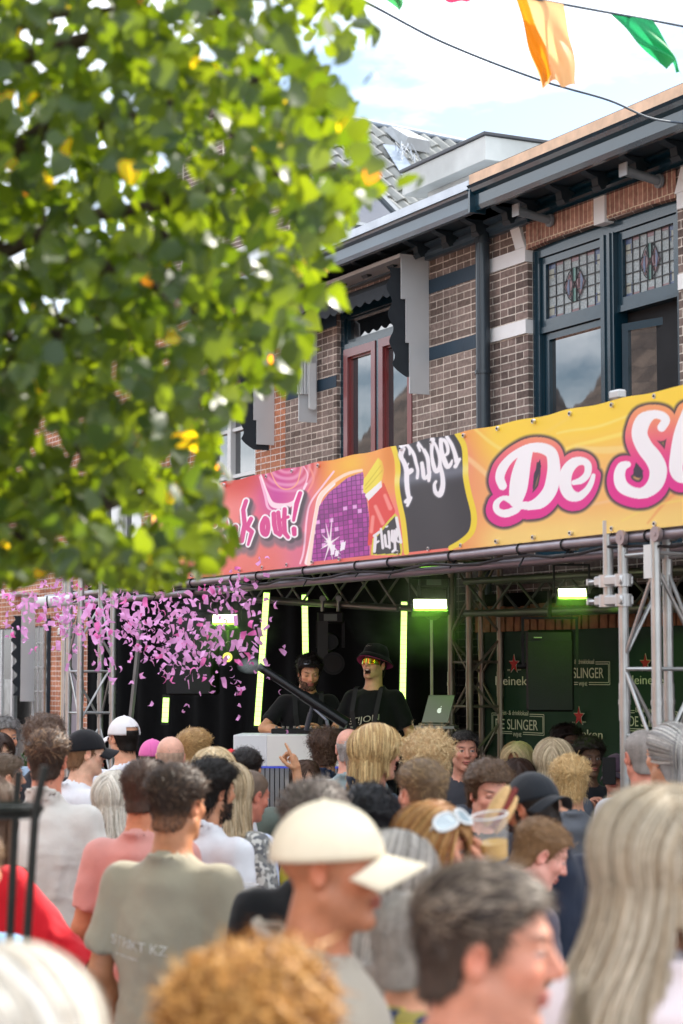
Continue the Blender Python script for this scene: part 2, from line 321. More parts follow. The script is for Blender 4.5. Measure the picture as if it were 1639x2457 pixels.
# window with stained glass fanlights
wf = MB(); frame_rect(wf, .72, 2.60, 2.9, 5.25, .085, .05, .15); wf.box(1.635, 1.80, .03, .15, 2.985, 5.165)
wf.box(1.66, 1.70, .018, .03, 2.985, 5.165); wf.box(1.74, 1.77, .018, .03, 2.985, 5.165); wf.box(.74, .765, .035, .05, 2.95, 5.22); wf.box(.80, .815, .085, .1, 2.95, 5.17)
wf.box(.805, 1.635, .06, .15, 4.585, 4.63); wf.box(1.80, 2.515, .06, .15, 4.585, 4.63)
win = wf.build('window', blue_paint, house)
sw = MB(); frame_rect(sw, .81, 1.632, 4.632, 5.16, .055, .07, .125); frame_rect(sw, 1.803, 2.51, 4.632, 5.16, .055, .07, .125); frame_rect(sw, .83, 1.632, 2.99, 4.58, .05, .085, .13)
sw.build('sash', blue_paint, win)
def stained(x0, x1, z0, z1, y):
    ML = [MB() for _ in GR]; lc = MB(); nx, nz = 7, 5; dx, dz = (x1-x0)/nx, (z1-z0)/nz
    cx, cz = (x0+x1)/2, (z0+z1)/2
    for i in range(nx):
        for j in range(nz):
            m = 0
            ml = ML[m]; xa, za = x0+i*dx, z0+j*dz
            ml.box(xa, xa+dx, y, y+.004, za, za+dz)
    for i, (a0, b0, a1, b1, m) in enumerate([(0, 4.55, 1, 5, 2), (1, 4.7, 2, 5, 1), (3, 4.6, 4, 5, 1), (5, 4.7, 6, 5, 1), (6, 4.55, 7, 5, 2), (.1, 3.7, .7, 4.5, 4), (6.3, 3.7, 6.9, 4.5, 4),
            (0, 0, 1, .3, 2), (1, 0, 2, .28, 1), (3, 0, 4, .35, 1), (5, 0, 6, .28, 1), (6, 0, 7, .3, 2), (.1, .4, .7, 1.2, 4), (6.3, .4, 6.9, 1.2, 4), (.78, 3.7, .98, 4.5, 2), (6.02, 3.7, 6.22, 4.5, 2), (.78, .4, .98, 1.2, 2), (6.02, .4, 6.22, 1.2, 2)]):
        ML[m].box(x0+a0*dx, x0+a1*dx, y-.003, y, z0+b0*dz, z0+b1*dz)
    def pl(m, pts, yy): ML[m].extr([(cx+p[0]*dx, cz+p[1]*dz) for p in pts], yy, yy+.002)
    pl(1, [(-1.35, 0), (-.75, 1.1), (0, .5), (0, -.5), (-.75, -1.1)], y-.006); pl(1, [(1.35, 0), (.75, 1.1), (0, .5), (0, -.5), (.75, -1.1)], y-.006)
    pl(2, [(-1.05, -.2), (-.85, .6), (-.7, .6), (-.7, -.8), (-.85, -.8)], y-.009); pl(2, [(1.05, .2), (.85, -.6), (.7, -.6), (.7, .8), (.85, .8)], y-.009)
    pl(3, [(-.2, .3), (-.22, 1.5), (.22, 1.5), (.2, .3)], y-.009); pl(3, [(-.2, -.3), (-.22, -1.5), (.22, -1.5), (.2, -.3)], y-.009)
    pl(1, [(-.5, -.3), (-.5, .5), (0, -.1), (.5, .5), (.5, -.3), (0, .1)], y-.012)
    t = .0035
    for i in range(nx+1): lc.box(x0+i*dx-t, x0+i*dx+t, y-.006 if i in (3, 4) else y-.008, y-.0015, z0, z1)
    for j in range(nz+1): lc.box(x0, x1, y-.0085, y-.002, z0+j*dz-t, z0+j*dz+t)
    for p, r in (((-1.35, 0), (-.75, 1.1)), ((-.75, 1.1), (-.22, 1.5)), ((.22, 1.5), (.75, 1.1)), ((.75, 1.1), (1.35, 0)), ((1.35, 0), (.75, -1.1)), ((.75, -1.1), (.22, -1.5)), ((-.22, -1.5), (-.75, -1.1)), ((-.75, -1.1), (-1.35, 0)), ((-.22, 1.5), (-.22, -1.5)), ((.22, 1.5), (.22, -1.5)), ((-.55, -.9), (.55, .9)), ((-.55, .9), (.55, -.9))):
        lc.tube((cx+p[0]*dx, y-.013, cz+p[1]*dz), (cx+r[0]*dx, y-.013, cz+r[1]*dz), .0035, n=5)
    all_ = MB(); idx_ = []
    for k in range(5): all_.add(ML[k].v, ML[k].f); idx_ += [k]*len(ML[k].f)
    pane = all_.build('stained_glass_pane', GR[0], win)
    for k in range(1, 5): pane.data.materials.append(GR[k])
    pane.data.polygons.foreach_set('material_index', idx_)
    lc.build('lead_came', lead, win)
stained(.865, 1.58, 4.685, 5.105, .10); stained(1.858, 2.46, 4.685, 5.105, .10)
q = MB(); q.box(.88, 1.58, .115, .12, 3.04, 4.53); q.build('glass_pane', glass, win)
# opened tilt window on the right half
M = Matrix.Translation((1.86, .1, 2.99)) @ Euler((math.radians(10), 0, 0)).to_matrix().to_4x4()
q = MB()
for (x0, x1, z0, z1) in ((0, .055, 0, 1.5), (.59, .645, 0, 1.5), (.055, .59, 0, .055), (.055, .59, 1.445, 1.5)): q.box(x0, x1, 0, .045, z0, z1, M=Matrix.Translation((1.84, .07, 3.0)) @ Euler((0, 0, math.radians(14))).to_matrix().to_4x4())
q.build('open_sash', blue_paint, win)
q = MB(); q.box(.05, .595, .018, .024, .05, 1.45, M=Matrix.Translation((1.84, .07, 3.0)) @ Euler((0, 0, math.radians(14))).to_matrix().to_4x4()); q.build('glass_pane', glass, win)
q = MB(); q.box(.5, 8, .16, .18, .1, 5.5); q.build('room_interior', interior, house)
q = MB(); frame_rect(q, 3.9, 5.8, 2.9, 5.25, .085, .05, .15); q.box(4.8, 4.9, .05, .15, 3, 5.2); w2 = q.build('window', blue_paint, house)
q = MB(); q.box(3.99, 5.71, .1, .105, 3, 5.16); q.build('glass_pane', glass, w2)
# grey flagpole sockets on the frieze
for (px, py) in ((1275, 523), (1535, 428)):
    u, z = fl(px, py, -.2)
    t = street('flagpole_holder', u, -.03, z); tag(t, 'grey tubular flagpole holder under the cornice, '+('left of the pair, above the white arch springer' if px < 1400 else 'right of the pair, above the brick arch'), 'flagpole holder', 'flagpole holders under the cornice')
    gp = mat('grey_cast_metal', '7e858a', .5, .2, var=.15)
    q = MB(); q.tube((0, 0, 0), (0, -.02, 0), .05, n=16); q.build('wall_plate', gp, t, True)
    q = MB(); q.tube((0, -.02, 0), (0, -.22, .03), .031, n=14); q.build('socket_tube', gp, t, True)
    q = MB(); q.tube((0, -.22, .03), (0, -.30, .042), .036, n=14); q.tube((-.04, -.28, .039), (.04, -.28, .039), .008, n=8); q.build('collar', gp, t, True)
    q = MB(); q.box(-.045, .045, -.31, -.30, -.0, .09); q.build('end_plate', mat('pale_galvanised', 'b9bec2', .45, .4), t)

# ---------------- middle house
mid = street('tiled_roof_house'); tag(mid, 'brown brick house with navy bands, oxblood casements and grey pantiled roof', 'building', 'row of townhouses')
w = MB(); wall_holes(w, -3.52, .13, 0, 5.5, [(-2.46, -1.07, 2.6, 5.29), (-3.2, -.5, .2, 2.4)], 0, .14); w.build('wall', dark_brick_left, mid)
for z0, z1 in ((5.155, 5.27), (4.597, 4.705)):
    for xa, xb in ((-1.07, .127), (-3.5, -2.462)): b = MB(); b.box(xa, xb, -.006, .06, z0, z1); b.build('painted_band', navy_band, mid)
cornice(mid, -3.62, .795, grey_blue, dark_soffit, 5.62, zinc, 5.622, 5.70)
wd = MB(); frame_rect(wd, -2.46, -1.07, 2.6, 5.29, .07, .04, .15); wd.box(-2.39, -1.14, .04, .15, 4.925, 4.97); wd.box(-1.79, -1.73, .04, .15, 2.67, 4.925); wd.box(-2.43, -1.1, .02, .04, 5.2, 5.27)
dw = wd.build('french_window', blue_paint, mid)
for xa, xb in ((-2.388, -1.792), (-1.728, -1.142)):
    q = MB(); frame_rect(q, xa, xb, 2.67, 4.922, .075, .03, .11); frame_rect(q, xa+.075, xb-.075, 2.745, 4.847, .015, .06, .11); q.build('casement', red_paint, dw)
    q = MB(); q.box(xa+.08, xb-.08, .085, .09, 2.74, 4.85); q.build('glass_pane', glass, dw)
q = MB(); frame_rect(q, -2.388, -1.142, 4.972, 5.22, .035, .06, .11); q.build('fanlight_frame', blue_paint, dw)
q = MB(); q.box(-2.353, -1.177, .09, .095, 5.007, 5.185); q.build('glass_pane', glass, dw)
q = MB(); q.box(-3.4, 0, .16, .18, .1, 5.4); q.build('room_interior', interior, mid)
# awning with aluminium cheeks on the middle house and orange house
def awning(xr, xl, zt, zb, label, arms=True, proj=.27):
    t = street('awning', xr, 0, 0); tag(t, label, 'awning', 'shop and window awnings'); L = xl-xr
    q = MB(); q.box(-.012, 0, -proj, -.01, zt-.36, zt); q.box(-.012, 0, -proj*.84, -.01, zt-.72, zt-.36); q.box(-.012, 0, -proj*.72, -.01, zb, zt-.72)
    q.build('side_cheek', alu, t)
    q = MB(); q.box(L, L+.012, -proj, -.01, zt-.36, zt); q.box(L, L+.012, -proj*.72, -.01, zb, zt-.36); q.build('side_cheek', alu, t)
    q = MB(); q.box(L, .003, -proj-.01, -.005, zt, zt+.014); q.box(L, 0.003, -proj-.018, -proj-.01, zt-.018, zt+.014); q.build('cover_plate', alu_white, t)
    # scalloped valance falling from the roller, with side flap
    n = int(abs(L)/.03); pts = []; yv = -proj+.02
    q = MB()
    for i in range(n+1):
        x = -.02+(L+.04)*i/n; zz = zt-.27-.035*abs(math.sin(i*math.pi/5.5)); q.v += [(x, -.04, zt-.06), (x, yv, zt-.19), (x, yv-.005, zz)]
        if i: k = 3*i; q.f += [(k-3, k, k+1, k-2), (k-2, k+1, k+2, k-1)]
    q.build('valance', canvas_dark, t)
    q = MB(); N = 36; q.v = []
    for i in range(N+1):
        z = zt-.10-(zt-.10-(zt-1.0))*i/N; wob = .018*math.sin(i*2*math.pi/9.0); yy = yv-.13+.05*(i/N)+wob*1.3
        if i > N-4: yy = yy+(.03*(i-N+4))
        q.v += [(-.03, yy, z), (-.03, -.05, z)]
        if i: k = 2*i; q.f += [(k-2, k-1, k+1, k)]
    q.build('side_flap', canvas_dark, t)
    if arms:
        q = MB()
        for i in range(5): q.box(L+.02, L+.045, -.22+.03*i, -.2+.03*i, zb+.25, zt-.5)
        q.box(L+.06, L+.075, -.12, -.05, zb+.12, zt-.6); q.tube((L+.055, -.085, zb+.14), (L+.08, -.085, zb+.14), .035, n=14); q.build('folded_arm', alu_white, t, True)
awning(-.77, -2.85, 5.452, 4.315, 'grey aluminium awning with charcoal scalloped valance above the oxblood casements')
u3 = -3.75
awning(u3, -5.9, 5.15, 4.2, 'grey sided awning with dark flap beside the white paned window', False)
# flat roof of the middle house
q = MB(); q.box(-3.6, .79, -.5, 8, 5.60, 5.615); q.build('flat_roof', mat('roof_felt', (.03, .03, .035), .8), mid)
# ---------------- taller tiled house behind: its slope faces back up the street
tile = mat('grey_pantile', '858783', .4, var=.3, scale=2.5, bump=.15, bscale=30)
bh = empty('tiled_house_behind'); tag(bh, 'taller house behind the gutter with a grey pantiled slope and a skylight', 'building', 'row of townhouses')
R0 = at(868, 297, 28); d1 = Vector((.805, .593, 0)); sl_ = math.radians(40); dn_ = Vector((.593*math.cos(sl_), -.805*math.cos(sl_), -math.sin(sl_))); nr_ = d1.cross(dn_).normalized()
if nr_.z < 0: nr_ = -nr_
def RP(a, s, h=0): return R0+d1*a+dn_*s+nr_*h
def rsolve(px, py):
    r = Vector(ray(px, py)); o = Vector((0, 0, EYE)); t = (R0-o).dot(nr_)/r.dot(nr_); P = o+r*t-R0; return P.dot(d1), P.dot(dn_)
sk_tl, sk_tr = rsolve(715, 411), rsolve(902, 468); sk_br = rsolve(940, 530)
SKA0, SKA1, SKS0, SKS1 = sk_tl[0], sk_tr[0], sk_tr[1]-.02, sk_tr[1]+1.25
def tiles(mb, a0, a1, s0, s1, tw=.24, tl=.36, clip=None):
    a = a0
    while a < a1:
        s = s0; 
        while s < s1:
            if clip is None or clip(a+tw/2, s+tl/2):
                vs = []; j = rng.normal(0, .004)
                for ss, lift in ((s, .008+j), (s+tl+.03, .04+j)):
                    for k in range(9):
                        t = k/8; h = .034*math.sin(t*2*math.pi-.6)+.015; vs.append(RP(a+t*tw*1.02, ss, h+lift))
                vs += [v-nr_*.022 for v in vs[9:18]]
                mb.add(vs, [(k, k+1, k+10, k+9) for k in range(8)]+[(9+k, 10+k, 19+k, 18+k) for k in range(8)])
            s += tl
        a += tw
q = MB(); tiles(q, -2.6, 3.6, 0.05, 6.4, clip=lambda a, s: not (SKA0-.05 < a < SKA1+.06 and SKS0-.1 < s < SKS1+.05)); q.build('roof', tile, bh)
q = MB(); q.add([RP(-2.6, 0, -.03), RP(3.7, 0, -.03), RP(3.7, 6.5, -.03), RP(-2.6, 6.5, -.03)], [(0, 1, 2, 3)]); q.build('roof_underlay', dark_soffit, bh)
bk_ = Vector((-dn_.x, -dn_.y, dn_.z))
q = MB(); q.add([RP(-2.6, 0, .02), RP(3.7, 0, .02), R0+d1*3.7+bk_*6.5, R0+d1*-2.6+bk_*6.5], [(0, 1, 2, 3)]); q.build('rear_roof', tile, bh)
q = MB(); pts_ = [RP(-2.5, 6.4, -.05), RP(3.6, 6.4, -.05), R0+d1*3.6+bk_*6.4, R0+d1*-2.5+bk_*6.4]; apx = [RP(-2.5, .1, -.1), RP(3.6, .1, -.1)]
lo_ = [Vector((p_.x, p_.y, 0)) for p_ in pts_]; q.add(pts_+lo_+apx, [(0, 1, 5, 4), (2, 3, 7, 6), (1, 2, 6, 5), (3, 0, 4, 7), (1, 9, 2), (0, 3, 8)]); q.build('wall', dark_brick, bh)
q = MB(); q.path([RP(-2.6, -.03, .02), RP(3.7, -.03, .02)], .06, n=10); q.build('ridge_tile', mat('lead_ridge', '7c8794', .4, .4, var=.2), bh, True)
def RB(mb, a0, a1, s0, s1, h0, h1): mb.add([RP(a, s, h) for a in (a0, a1) for s in (s0, s1) for h in (h0, h1)], [(0, 1, 3, 2), (4, 6, 7, 5), (0, 4, 5, 1), (2, 3, 7, 6), (0, 2, 6, 4), (1, 5, 7, 3)])
q = MB(); RB(q, SKA0, SKA0+.09, SKS0, SKS1, 0, .10); RB(q, SKA1-.09, SKA1, SKS0, SKS1, 0, .10); RB(q, SKA0+.09, SKA1-.09, SKS0, SKS0+.09, 0, .10); RB(q, SKA0+.09, SKA1-.09, SKS1-.09, SKS1, 0, .10)
sk = q.build('skylight', mat('skylight_frame_metal', '6b737a', .35, .5), bh)
q = MB(); RB(q, SKA0+.09, SKA1-.09, SKS0+.09, SKS1-.09, .03, .06); q.build('glass_pane', glass, sk)
va, vs_ = rsolve(945, 325)
q = MB(); q.add([RP(va-.22, vs_, .06), RP(va+.22, vs_, .06), RP(va+.24, vs_+.62, .08), RP(va-.24, vs_+.62, .08), RP(va-.16, vs_+.06, .15), RP(va+.16, vs_+.06, .15), RP(va+.20, vs_+.56, .24), RP(va-.20, vs_+.56, .24)], [(0, 1, 5, 4), (1, 2, 6, 5), (2, 3, 7, 6), (3, 0, 4, 7), (4, 5, 6, 7)]); q.build('roof_vent', mat('vent_plastic', '9da2a6', .5), bh)
f0 = rsolve(915, 360); f1 = rsolve(985, 465)
q = MB(); q.add([RP(f0[0]-.02, f0[1], .09), RP(f0[0]+.22, f0[1], .11), RP(f1[0]+.26, f1[1], .11), RP(f1[0]-.06, f1[1], .09), RP(f1[0]+.14, f1[1]+.14, .06)], [(0, 1, 2, 3), (3, 2, 4)]); q.build('lead_flashing', mat('lead_sheet', '8493a4', .35, .4, var=.2, scale=4), bh)
w0 = rsolve(958, 385); q = MB()
for i in range(10):
    A_ = RP(w0[0]+rng.uniform(-.14, .14), w0[1]+rng.uniform(-.12, .2), .08); q.path([A_, A_+nr_*rng.uniform(.12, .25)+d1*rng.uniform(-.1, .1), A_+d1*rng.uniform(-.2, .2)+dn_*.2], .007, n=4)
q.build('wire_guard', zinc, bh)
# dormer box on the flat roof
dm = street('roof_dormer'); tag(dm, 'flat roofed grey panelled dormer standing behind the gutter beside the pantiles', 'dormer')
pl_ = mat('weathered_grey_panel', 'c3c8c6', .6, var=.25, scale=2.2, bump=.1)
yd = .14
u0 = fl(965, 400, yd)[0]; u1, ztop = fl(1164, 316, yd); zf = fl(1164, 383, yd)[1]; ur = fl(1164, 350, yd)[0]
def quadbox(mb, x0, x1, y0, y1, z0, z1): mb.box(x0, x1, y0, y1, z0, z1, bev=.004)
q = MB(); quadbox(q, u0+.2, u1-.14, yd+.14, yd+2.3, 5.3, zf); q.build('dormer_wall', pl_, dm)
q = MB(); quadbox(q, u0, u1, yd, yd+2.5, zf, ztop-.03); q.build('dormer_fascia', pl_, dm)
q = MB(); quadbox(q, u0-.02, u1+.02, yd-.02, yd+2.52, ztop-.028, ztop); q.build('dormer_roof_edge', mat('dark_trim', (.06, .065, .075), .5), dm)

# ---------------- orange brick house further along
far = street('orange_brick_house'); tag(far, 'orange brick house with white paned window, left end of the row', 'building', 'row of townhouses')
w = MB(); wall_holes(w, -16, -3.525, 0, 5.9, [(-5.6, -4.2, 3.0, 5.0), (-8.6, -7.2, 3.0, 5.0), (-7.0, -4.0, .1, 2.5), (-13.5, fl(106, 1600, 0)[0], .1, 2.62)], 0, .14); w.build('wall', orange_brick, far)
q = MB(); q.profile([(0, 5.9), (-.3, 5.9), (-.34, 6.1), (0, 6.12)], -16, -3.7); q.build('gutter', alu_white, far)
q = MB(); q.add([(-16, -.2, 6.08), (-3.6, -.2, 6.08), (-9, 3.2, 7.6), (-14, 3.2, 7.6), (-3.6, 6.4, 6.08), (-16, 6.4, 6.08)], [(0, 1, 2, 3), (3, 2, 4, 5), (1, 4, 2)]); q.build('roof', brickmat('far_roof_tiles', '7a7674', '5d5a58', '2e2c2b', row=.3, head=.12, both=False), far)
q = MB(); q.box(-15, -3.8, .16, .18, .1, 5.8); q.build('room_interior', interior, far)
for x0 in (-5.6, -8.6):
    q = MB(); frame_rect(q, x0, x0+1.4, 3.0, 5.0, .08, .03, .14); q.box(x0+.66, x0+.74, .03, .14, 3.08, 4.92)
    for z in (3.5, 3.98, 4.45): q.box(x0+.08, x0+.66, .05, .12, z, z+.035); q.box(x0+.74, x0+1.32, .05, .12, z, z+.035)
    ww = q.build('window', alu_white, far); q = MB(); q.box(x0+.08, x0+1.32, .085, .09, 3.08, 4.92); q.build('glass_pane', glass, ww)
q = MB(); q.box(-5.75, -4.05, -.03, .0, 5.0, 5.35); q.build('lintel', mat('ochre_render', 'c9b184', .8), far)
# ground floor shopfront at the far left
q = MB()
u = [fl(px, 1600, 0)[0] for px in (0, 35, 77, 107, 116, 118, 145, 146, 152)]
q.box(-13.5, -7.75, .1, .11, .1, 2.62); sg = q.build('shop_window', mat('shaded_shop_glass', (.02, .022, .022), .25, var=.6, scale=1.5), far)
fu = lambda px: fl(px, 1600, -.02)[0]
q = MB()
for px in (80, 92, 104): q.box(fu(px)-.006, fu(px)+.006, -.03, -.01, .1, 2.62)
for k in range(8): q.box(fu(78), fu(106), -.03, -.01, .3+k*.3, .31+k*.3)
for px in (4, 30): q.box(fu(px)-.03, fu(px)+.03, -.03, .0, .1, 2.6)
q.build('glazing_bar', alu, sg)
q = MB(); q.box(fu(0), fu(30), -.01, .05, 1.35, 1.95); q.build('reflection_pane', mat('pale_reflection_pane', (.22, .25, .25), .2, var=.5, scale=5), sg)  # pale reflection put into the colour of this pane
q = MB(); q.box(fu(107), fu(116), -.02, 0, 0, 2.75); q.build('door_post', mat('varnished_post', '6a543c', .5), far)
q = MB(); q.box(fu(146), fu(152), -.02, 0, 0, 2.6); q.build('pale_post', mat('pale_timber', 'd2b67c', .6), far)
q = MB(); q.box(fu(116), fu(118), -.05, 0, 0, 2.7); q.build('downpipe', blue_paint, far)
aw = street('shop_awning', -8.6, 0, 0); tag(aw, 'grey sided shop awning with scalloped dark flap at the far left shopfront', 'awning', 'shop and window awnings')
uu = fl(77, 1600, -.05)[0]+8.6
q = MB(); q.box(uu, uu+.012, -.20, -.02, fl(77, 1685, -.3)[1], fl(77, 1424, -.3)[1]); q.build('side_cheek', alu, aw)
q = MB(); N = 40
for i in range(N+1):
    z = 2.75-1.0*i/N; yy = -.30+.035*math.sin(i*.9)+.05*(i/N)
    q.v += [(uu-.04, yy, z), (uu-.04, -.1, z)]
    if i: k = 2*i; q.f += [(k-2, k-1, k+1, k)]
q.build('side_flap', canvas_dark, aw)
q = MB(); q.box(-3, uu+.06, -.3, 0, fl(77, 1424, -.2)[1], fl(77, 1424, -.2)[1]+.03); q.build('cover_plate', alu_white, aw)

# ---------------- houses across the street (seen only in the window reflections)
for x0, x1, kind in ((-34, -24, 0), (-23.5, -14, 1), (-13.5, -3, 0), (-2, 9, 1)):
    op = street('opposite_house', x0, -13.5, 0); tag(op, ('orange' if kind else 'brown')+' brick house across the street with a steep tiled roof, '+{-34: 'furthest down the street', -23.5: 'second from the far end', -13.5: 'third from the far end', -2: 'right behind the camera'}[x0], 'building', 'houses across the street')
    Wd = x1-x0
    q = MB(); q.box(0, Wd, -7, 0, 0, 4.6); q.build('wall', orange_brick if kind else dark_brick, op)
    q = MB(); q.add([(-.1, .3, 4.6), (Wd+.1, .3, 4.6), (Wd-3.0, -3.5, 10.0), (3.0, -3.5, 10.0), (-.1, -7.3, 4.6), (Wd+.1, -7.3, 4.6)], [(0, 1, 2, 3), (4, 5, 2, 3), (0, 3, 4), (1, 5, 2)]); q.build('roof', brickmat('distant_roof_tiles', '6a5d55', '4b423e', '2a2624', row=.28, head=.12, both=False), op)
    q = MB()
    for k in range(3): q.box(1+k*3, 2.4+k*3, .0, .04, 2.8, 4.2)
    q.build('window', alu_white, op)
# ================================================================== STAGE
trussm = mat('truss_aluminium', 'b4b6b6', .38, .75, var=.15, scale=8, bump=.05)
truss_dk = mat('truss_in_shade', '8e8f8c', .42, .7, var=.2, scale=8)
blackm = mat('black_molton', (.0035, .004, .0045), 1.0, var=.3, spec=.05)
blackp = mat('black_plastic', (.007, .007, .008), .5, var=.1, spec=.3)
steel = mat('galvanised_clamp', 'c3c5c6', .4, .7, var=.15)
def truss(name, label, p0, p1, ax, ay, side=.265, m=trussm, pitch=.48, r=.025, ladder=False, joints=(), parent_cat='truss', group=None, start=.0):
    """square lattice girder; p0,p1 in street frame; ax, ay unit offsets across"""
    p0 = Vector(p0); p1 = Vector(p1); ax = Vector(ax); ay = Vector(ay); L = (p1-p0).length; d = (p1-p0)/L
    t = street(name, *p0); tag(t, label, 'truss', group)
    cs = [Vector((0, 0, 0)), ax*side, ax*side+ay*side, ay*side]
    if ladder: cs = [Vector((0, 0, 0)), ax*side]
    for c in cs:
        q = MB(); q.tube(c, c+d*L, r, n=14); 
        for j in joints: q.tube(c+d*(j-.09), c+d*(j+.09), r*1.13, n=14); q.tube(c+d*(j-.012), c+d*(j+.012), r*1.25, n=14)
        q.build('main_tube', m, t, True)
    n = max(1, int((L-start)/pitch)); k = len(cs) if not ladder else 1
    for f in range(k):
        a, b = cs[f], cs[(f+1) % len(cs)]
        for i in range(n):
            s0, s1 = start+i*pitch, start+(i+1)*pitch
            q = MB(); (pa, pb) = (a+d*(s0+.02), b+d*(s1-.02)) if (i+f) % 2 == 0 else (b+d*(s0+.02), a+d*(s1-.02))
            q.tube(pa, pb, .010, n=8, caps=False); q.build('brace', m, t, True)
        for s in [x for j in joints for x in (j-.16, j+.16)]+[L-.1]:
            q = MB(); q.tube(a+d*s, b+d*s, .0095, n=8, caps=False); q.build('cross_bar', m, t, True)
    return t
# platform
st = street('stage_platform', 0, 0, 0); tag(st, 'black skirted stage platform under the banner', 'stage', None)
q = MB(); q.box(-3.2, 7, -2.3, -.06, .42, .5); q.build('deck', mat('stage_plywood', (.03, .028, .026), .7), st)
q = MB(); q.box(-3.2, 7, -2.28, -2.26, .0, .42); q.build('skirt', blackm, st)
# right tower (front corner), left tower
def tower_at(px, Y, zt, label, joints, start=.1):
    p = fxy(px, 1615, Y)
    return p, truss('truss_tower', label, (p.x, p.y, 0.0), (p.x, p.y, zt), (1, 0, 0), (0, 1, 0), joints=joints, group='upright truss towers of the stage', start=start)
zj = EYE-(1684-1615)*9.7/F
pR, tR = tower_at(1498, 9.7, 2.70, 'pale aluminium truss tower at the right end of the banner, with white clamps on it', (zj,), start=.16)
for j, (c, zz) in enumerate((((0, 0), at(0, 1392, 9.7).z), ((0, 0), at(0, 1440, 9.7).z))):
    q = MB(); q.box(-.20, .035, -.04, .04, zz-.025, zz+.025, bev=.008); q.tube((-.13, 0, zz-.03), (-.13, 0, zz+.03), .045, n=16); q.tube((0, 0, zz-.03), (0, 0, zz+.03), .042, n=16); q.tube((-.26, -.02, zz), (-.19, -.02, zz), .009, n=8); q.box(-.275, -.26, -.03, .0, zz-.015, zz+.015)
    q.build('clamp', steel, tR, True)
q = MB(); q.tube((-.125, 0, zj+.50), (-.125, 0, 2.78), .026, n=14); pole = q.build('clamped_pole', trussm, tR, True)
q = MB(); q.box(.21, .27, -.03, .01, 2.48, 2.64); q.build('cable_tag', alu_white, tR)
zjl = EYE-(1660-1615)*15.6/F
pL, tL = tower_at(165, 15.6, 3.05, 'pale aluminium truss tower at the far left behind the confetti', (zjl,), start=.2)
q = MB(); q.tube((-.10, 0, .3), (-.10, 0, 3.05), .024, n=12); q.build('clamped_pole', trussm, tL, True)
for zz in (at(0, 1484, 15.6).z, at(0, 1515, 15.6).z):
    q = MB(); q.box(-.17, .03, -.04, .04, zz-.03, zz+.03, bev=.008); q.tube((-.10, 0, zz-.035), (-.10, 0, zz+.035), .036, n=12); q.tube((0, 0, zz-.035), (0, 0, zz+.035), .036, n=12); q.build('clamp', steel, tL, True)
# white roll of tarpaulin at its head
a0 = fxy(88, 1447, 15.3); a1 = fxy(172, 1440, 15.3)
r_ = street('rolled_tarpaulin'); tag(r_, 'white rolled tarpaulin tube at the top of the far left truss tower', 'tarpaulin')
q = MB(); q.tube(a0, a1, .045, n=18); q.build('roll', alu_white, r_, True)
q = MB(); q.tube(a0+(a1-a0)*.3, a0+(a1-a0)*.34, .048, n=18); q.build('strap', blackp, r_, True)
# horizontal front girder below the banner
zb = fl(1300, 1313, -2.4)[1]
fg = street('front_girder', 0, -2.42, zb); tag(fg, 'long horizontal aluminium girder running under the printed banner', 'truss')
for nm, y, z in (('main_tube', 0, 0), ('main_tube', .27, -.045), ('main_tube', .08, .27), ('main_tube', .27, .27)):
    q = MB(); q.tube((-3.3, y, z), (6.3, y, z), .026, n=14); q.build(nm, mat('violet_grey_tube', '9a939b', .4, .6, var=.15), fg, True)
for i in range(22):
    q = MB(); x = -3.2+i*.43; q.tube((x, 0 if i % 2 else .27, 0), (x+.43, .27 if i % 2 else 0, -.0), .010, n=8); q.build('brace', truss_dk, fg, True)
for i in range(14):
    q = MB(); x = -2.6+i*.62+.1*(i % 3)
    q.path([(x+.03*math.cos(a)*.3, .03*math.cos(a)*1.0, .032*math.sin(a)) for a in [k*.6 for k in range(11)]]+[(x+.02, -.035, -.07-.03*(i % 2))], .005, n=5); q.build('cable_tie', blackp, fg, True)
q = MB(); pts = [(x/4, -.02-.01*math.sin(x), -.05-.015*math.sin(x*1.7)) for x in range(-12, 25)]; q.path(pts, .008, n=6); q.build('cable', blackp, fg, True)
for px in (1493, 1576):
    u, z = fl(px, 1282, -2.46); q = MB(); q.tube((u, -.03, 0.0), (u, -.055, 0.0), .036, n=16); q.tube((u, -.055, 0), (u, -.058, 0), .012, n=10); q.build('tube_end', mat('pinkish_cap', 'a89a9d', .4, .5), fg, True)
# rear girders
zr0 = fl(1147, 1393, -.9)[1]; zr1 = fl(1118, 1472, -.9)[1]
def lattice(name, label, A, B, h, dep, m, n, r=.024):
    A = Vector(A); B = Vector(B); t = street(name, *A); tag(t, label, 'truss', 'dark overhead trusses inside the stage'); D = B-A
    for dz in (0, -h):
        for dy in (0, dep):
            q = MB(); q.tube((0, dy, dz), D+Vector((0, dy, dz)), r, n=12); q.build('main_tube', m, t, True)
    for i in range(n):
        for dy in (0, dep):
            q = MB(); a, b = D*(i/n), D*((i+1)/n); z0, z1 = (0, -h) if i % 2 == 0 else (-h, 0)
            q.tube(a+Vector((0, dy, z0)), b+Vector((0, dy, z1)), .0095, n=8); q.build('brace', m, t, True)
    return t
green_dk = mat('grey_green_truss', '6a6f66', .45, .6, var=.2)  # darker, greener grey than the pale truss aluminium
uA = fl(1118, 1430, -.9)[0]
lattice('overhead_truss', 'dark overhead truss above the green cloth, right half of the stage', (uA, -.9, zr0), (5.8, -.9, zr0-.05), zr0-zr1, .25, green_dk, 14)
pA = fxy(560, 1436, 15.6); pB = fxy(955, 1461, 14.9)
lattice('overhead_truss', 'dark overhead truss behind the two performers with pale zigzag braces', (pA.x, pA.y, pA.z+.27), (pB.x, pB.y, pB.z+.27), .27, .25, truss_dk, 7)
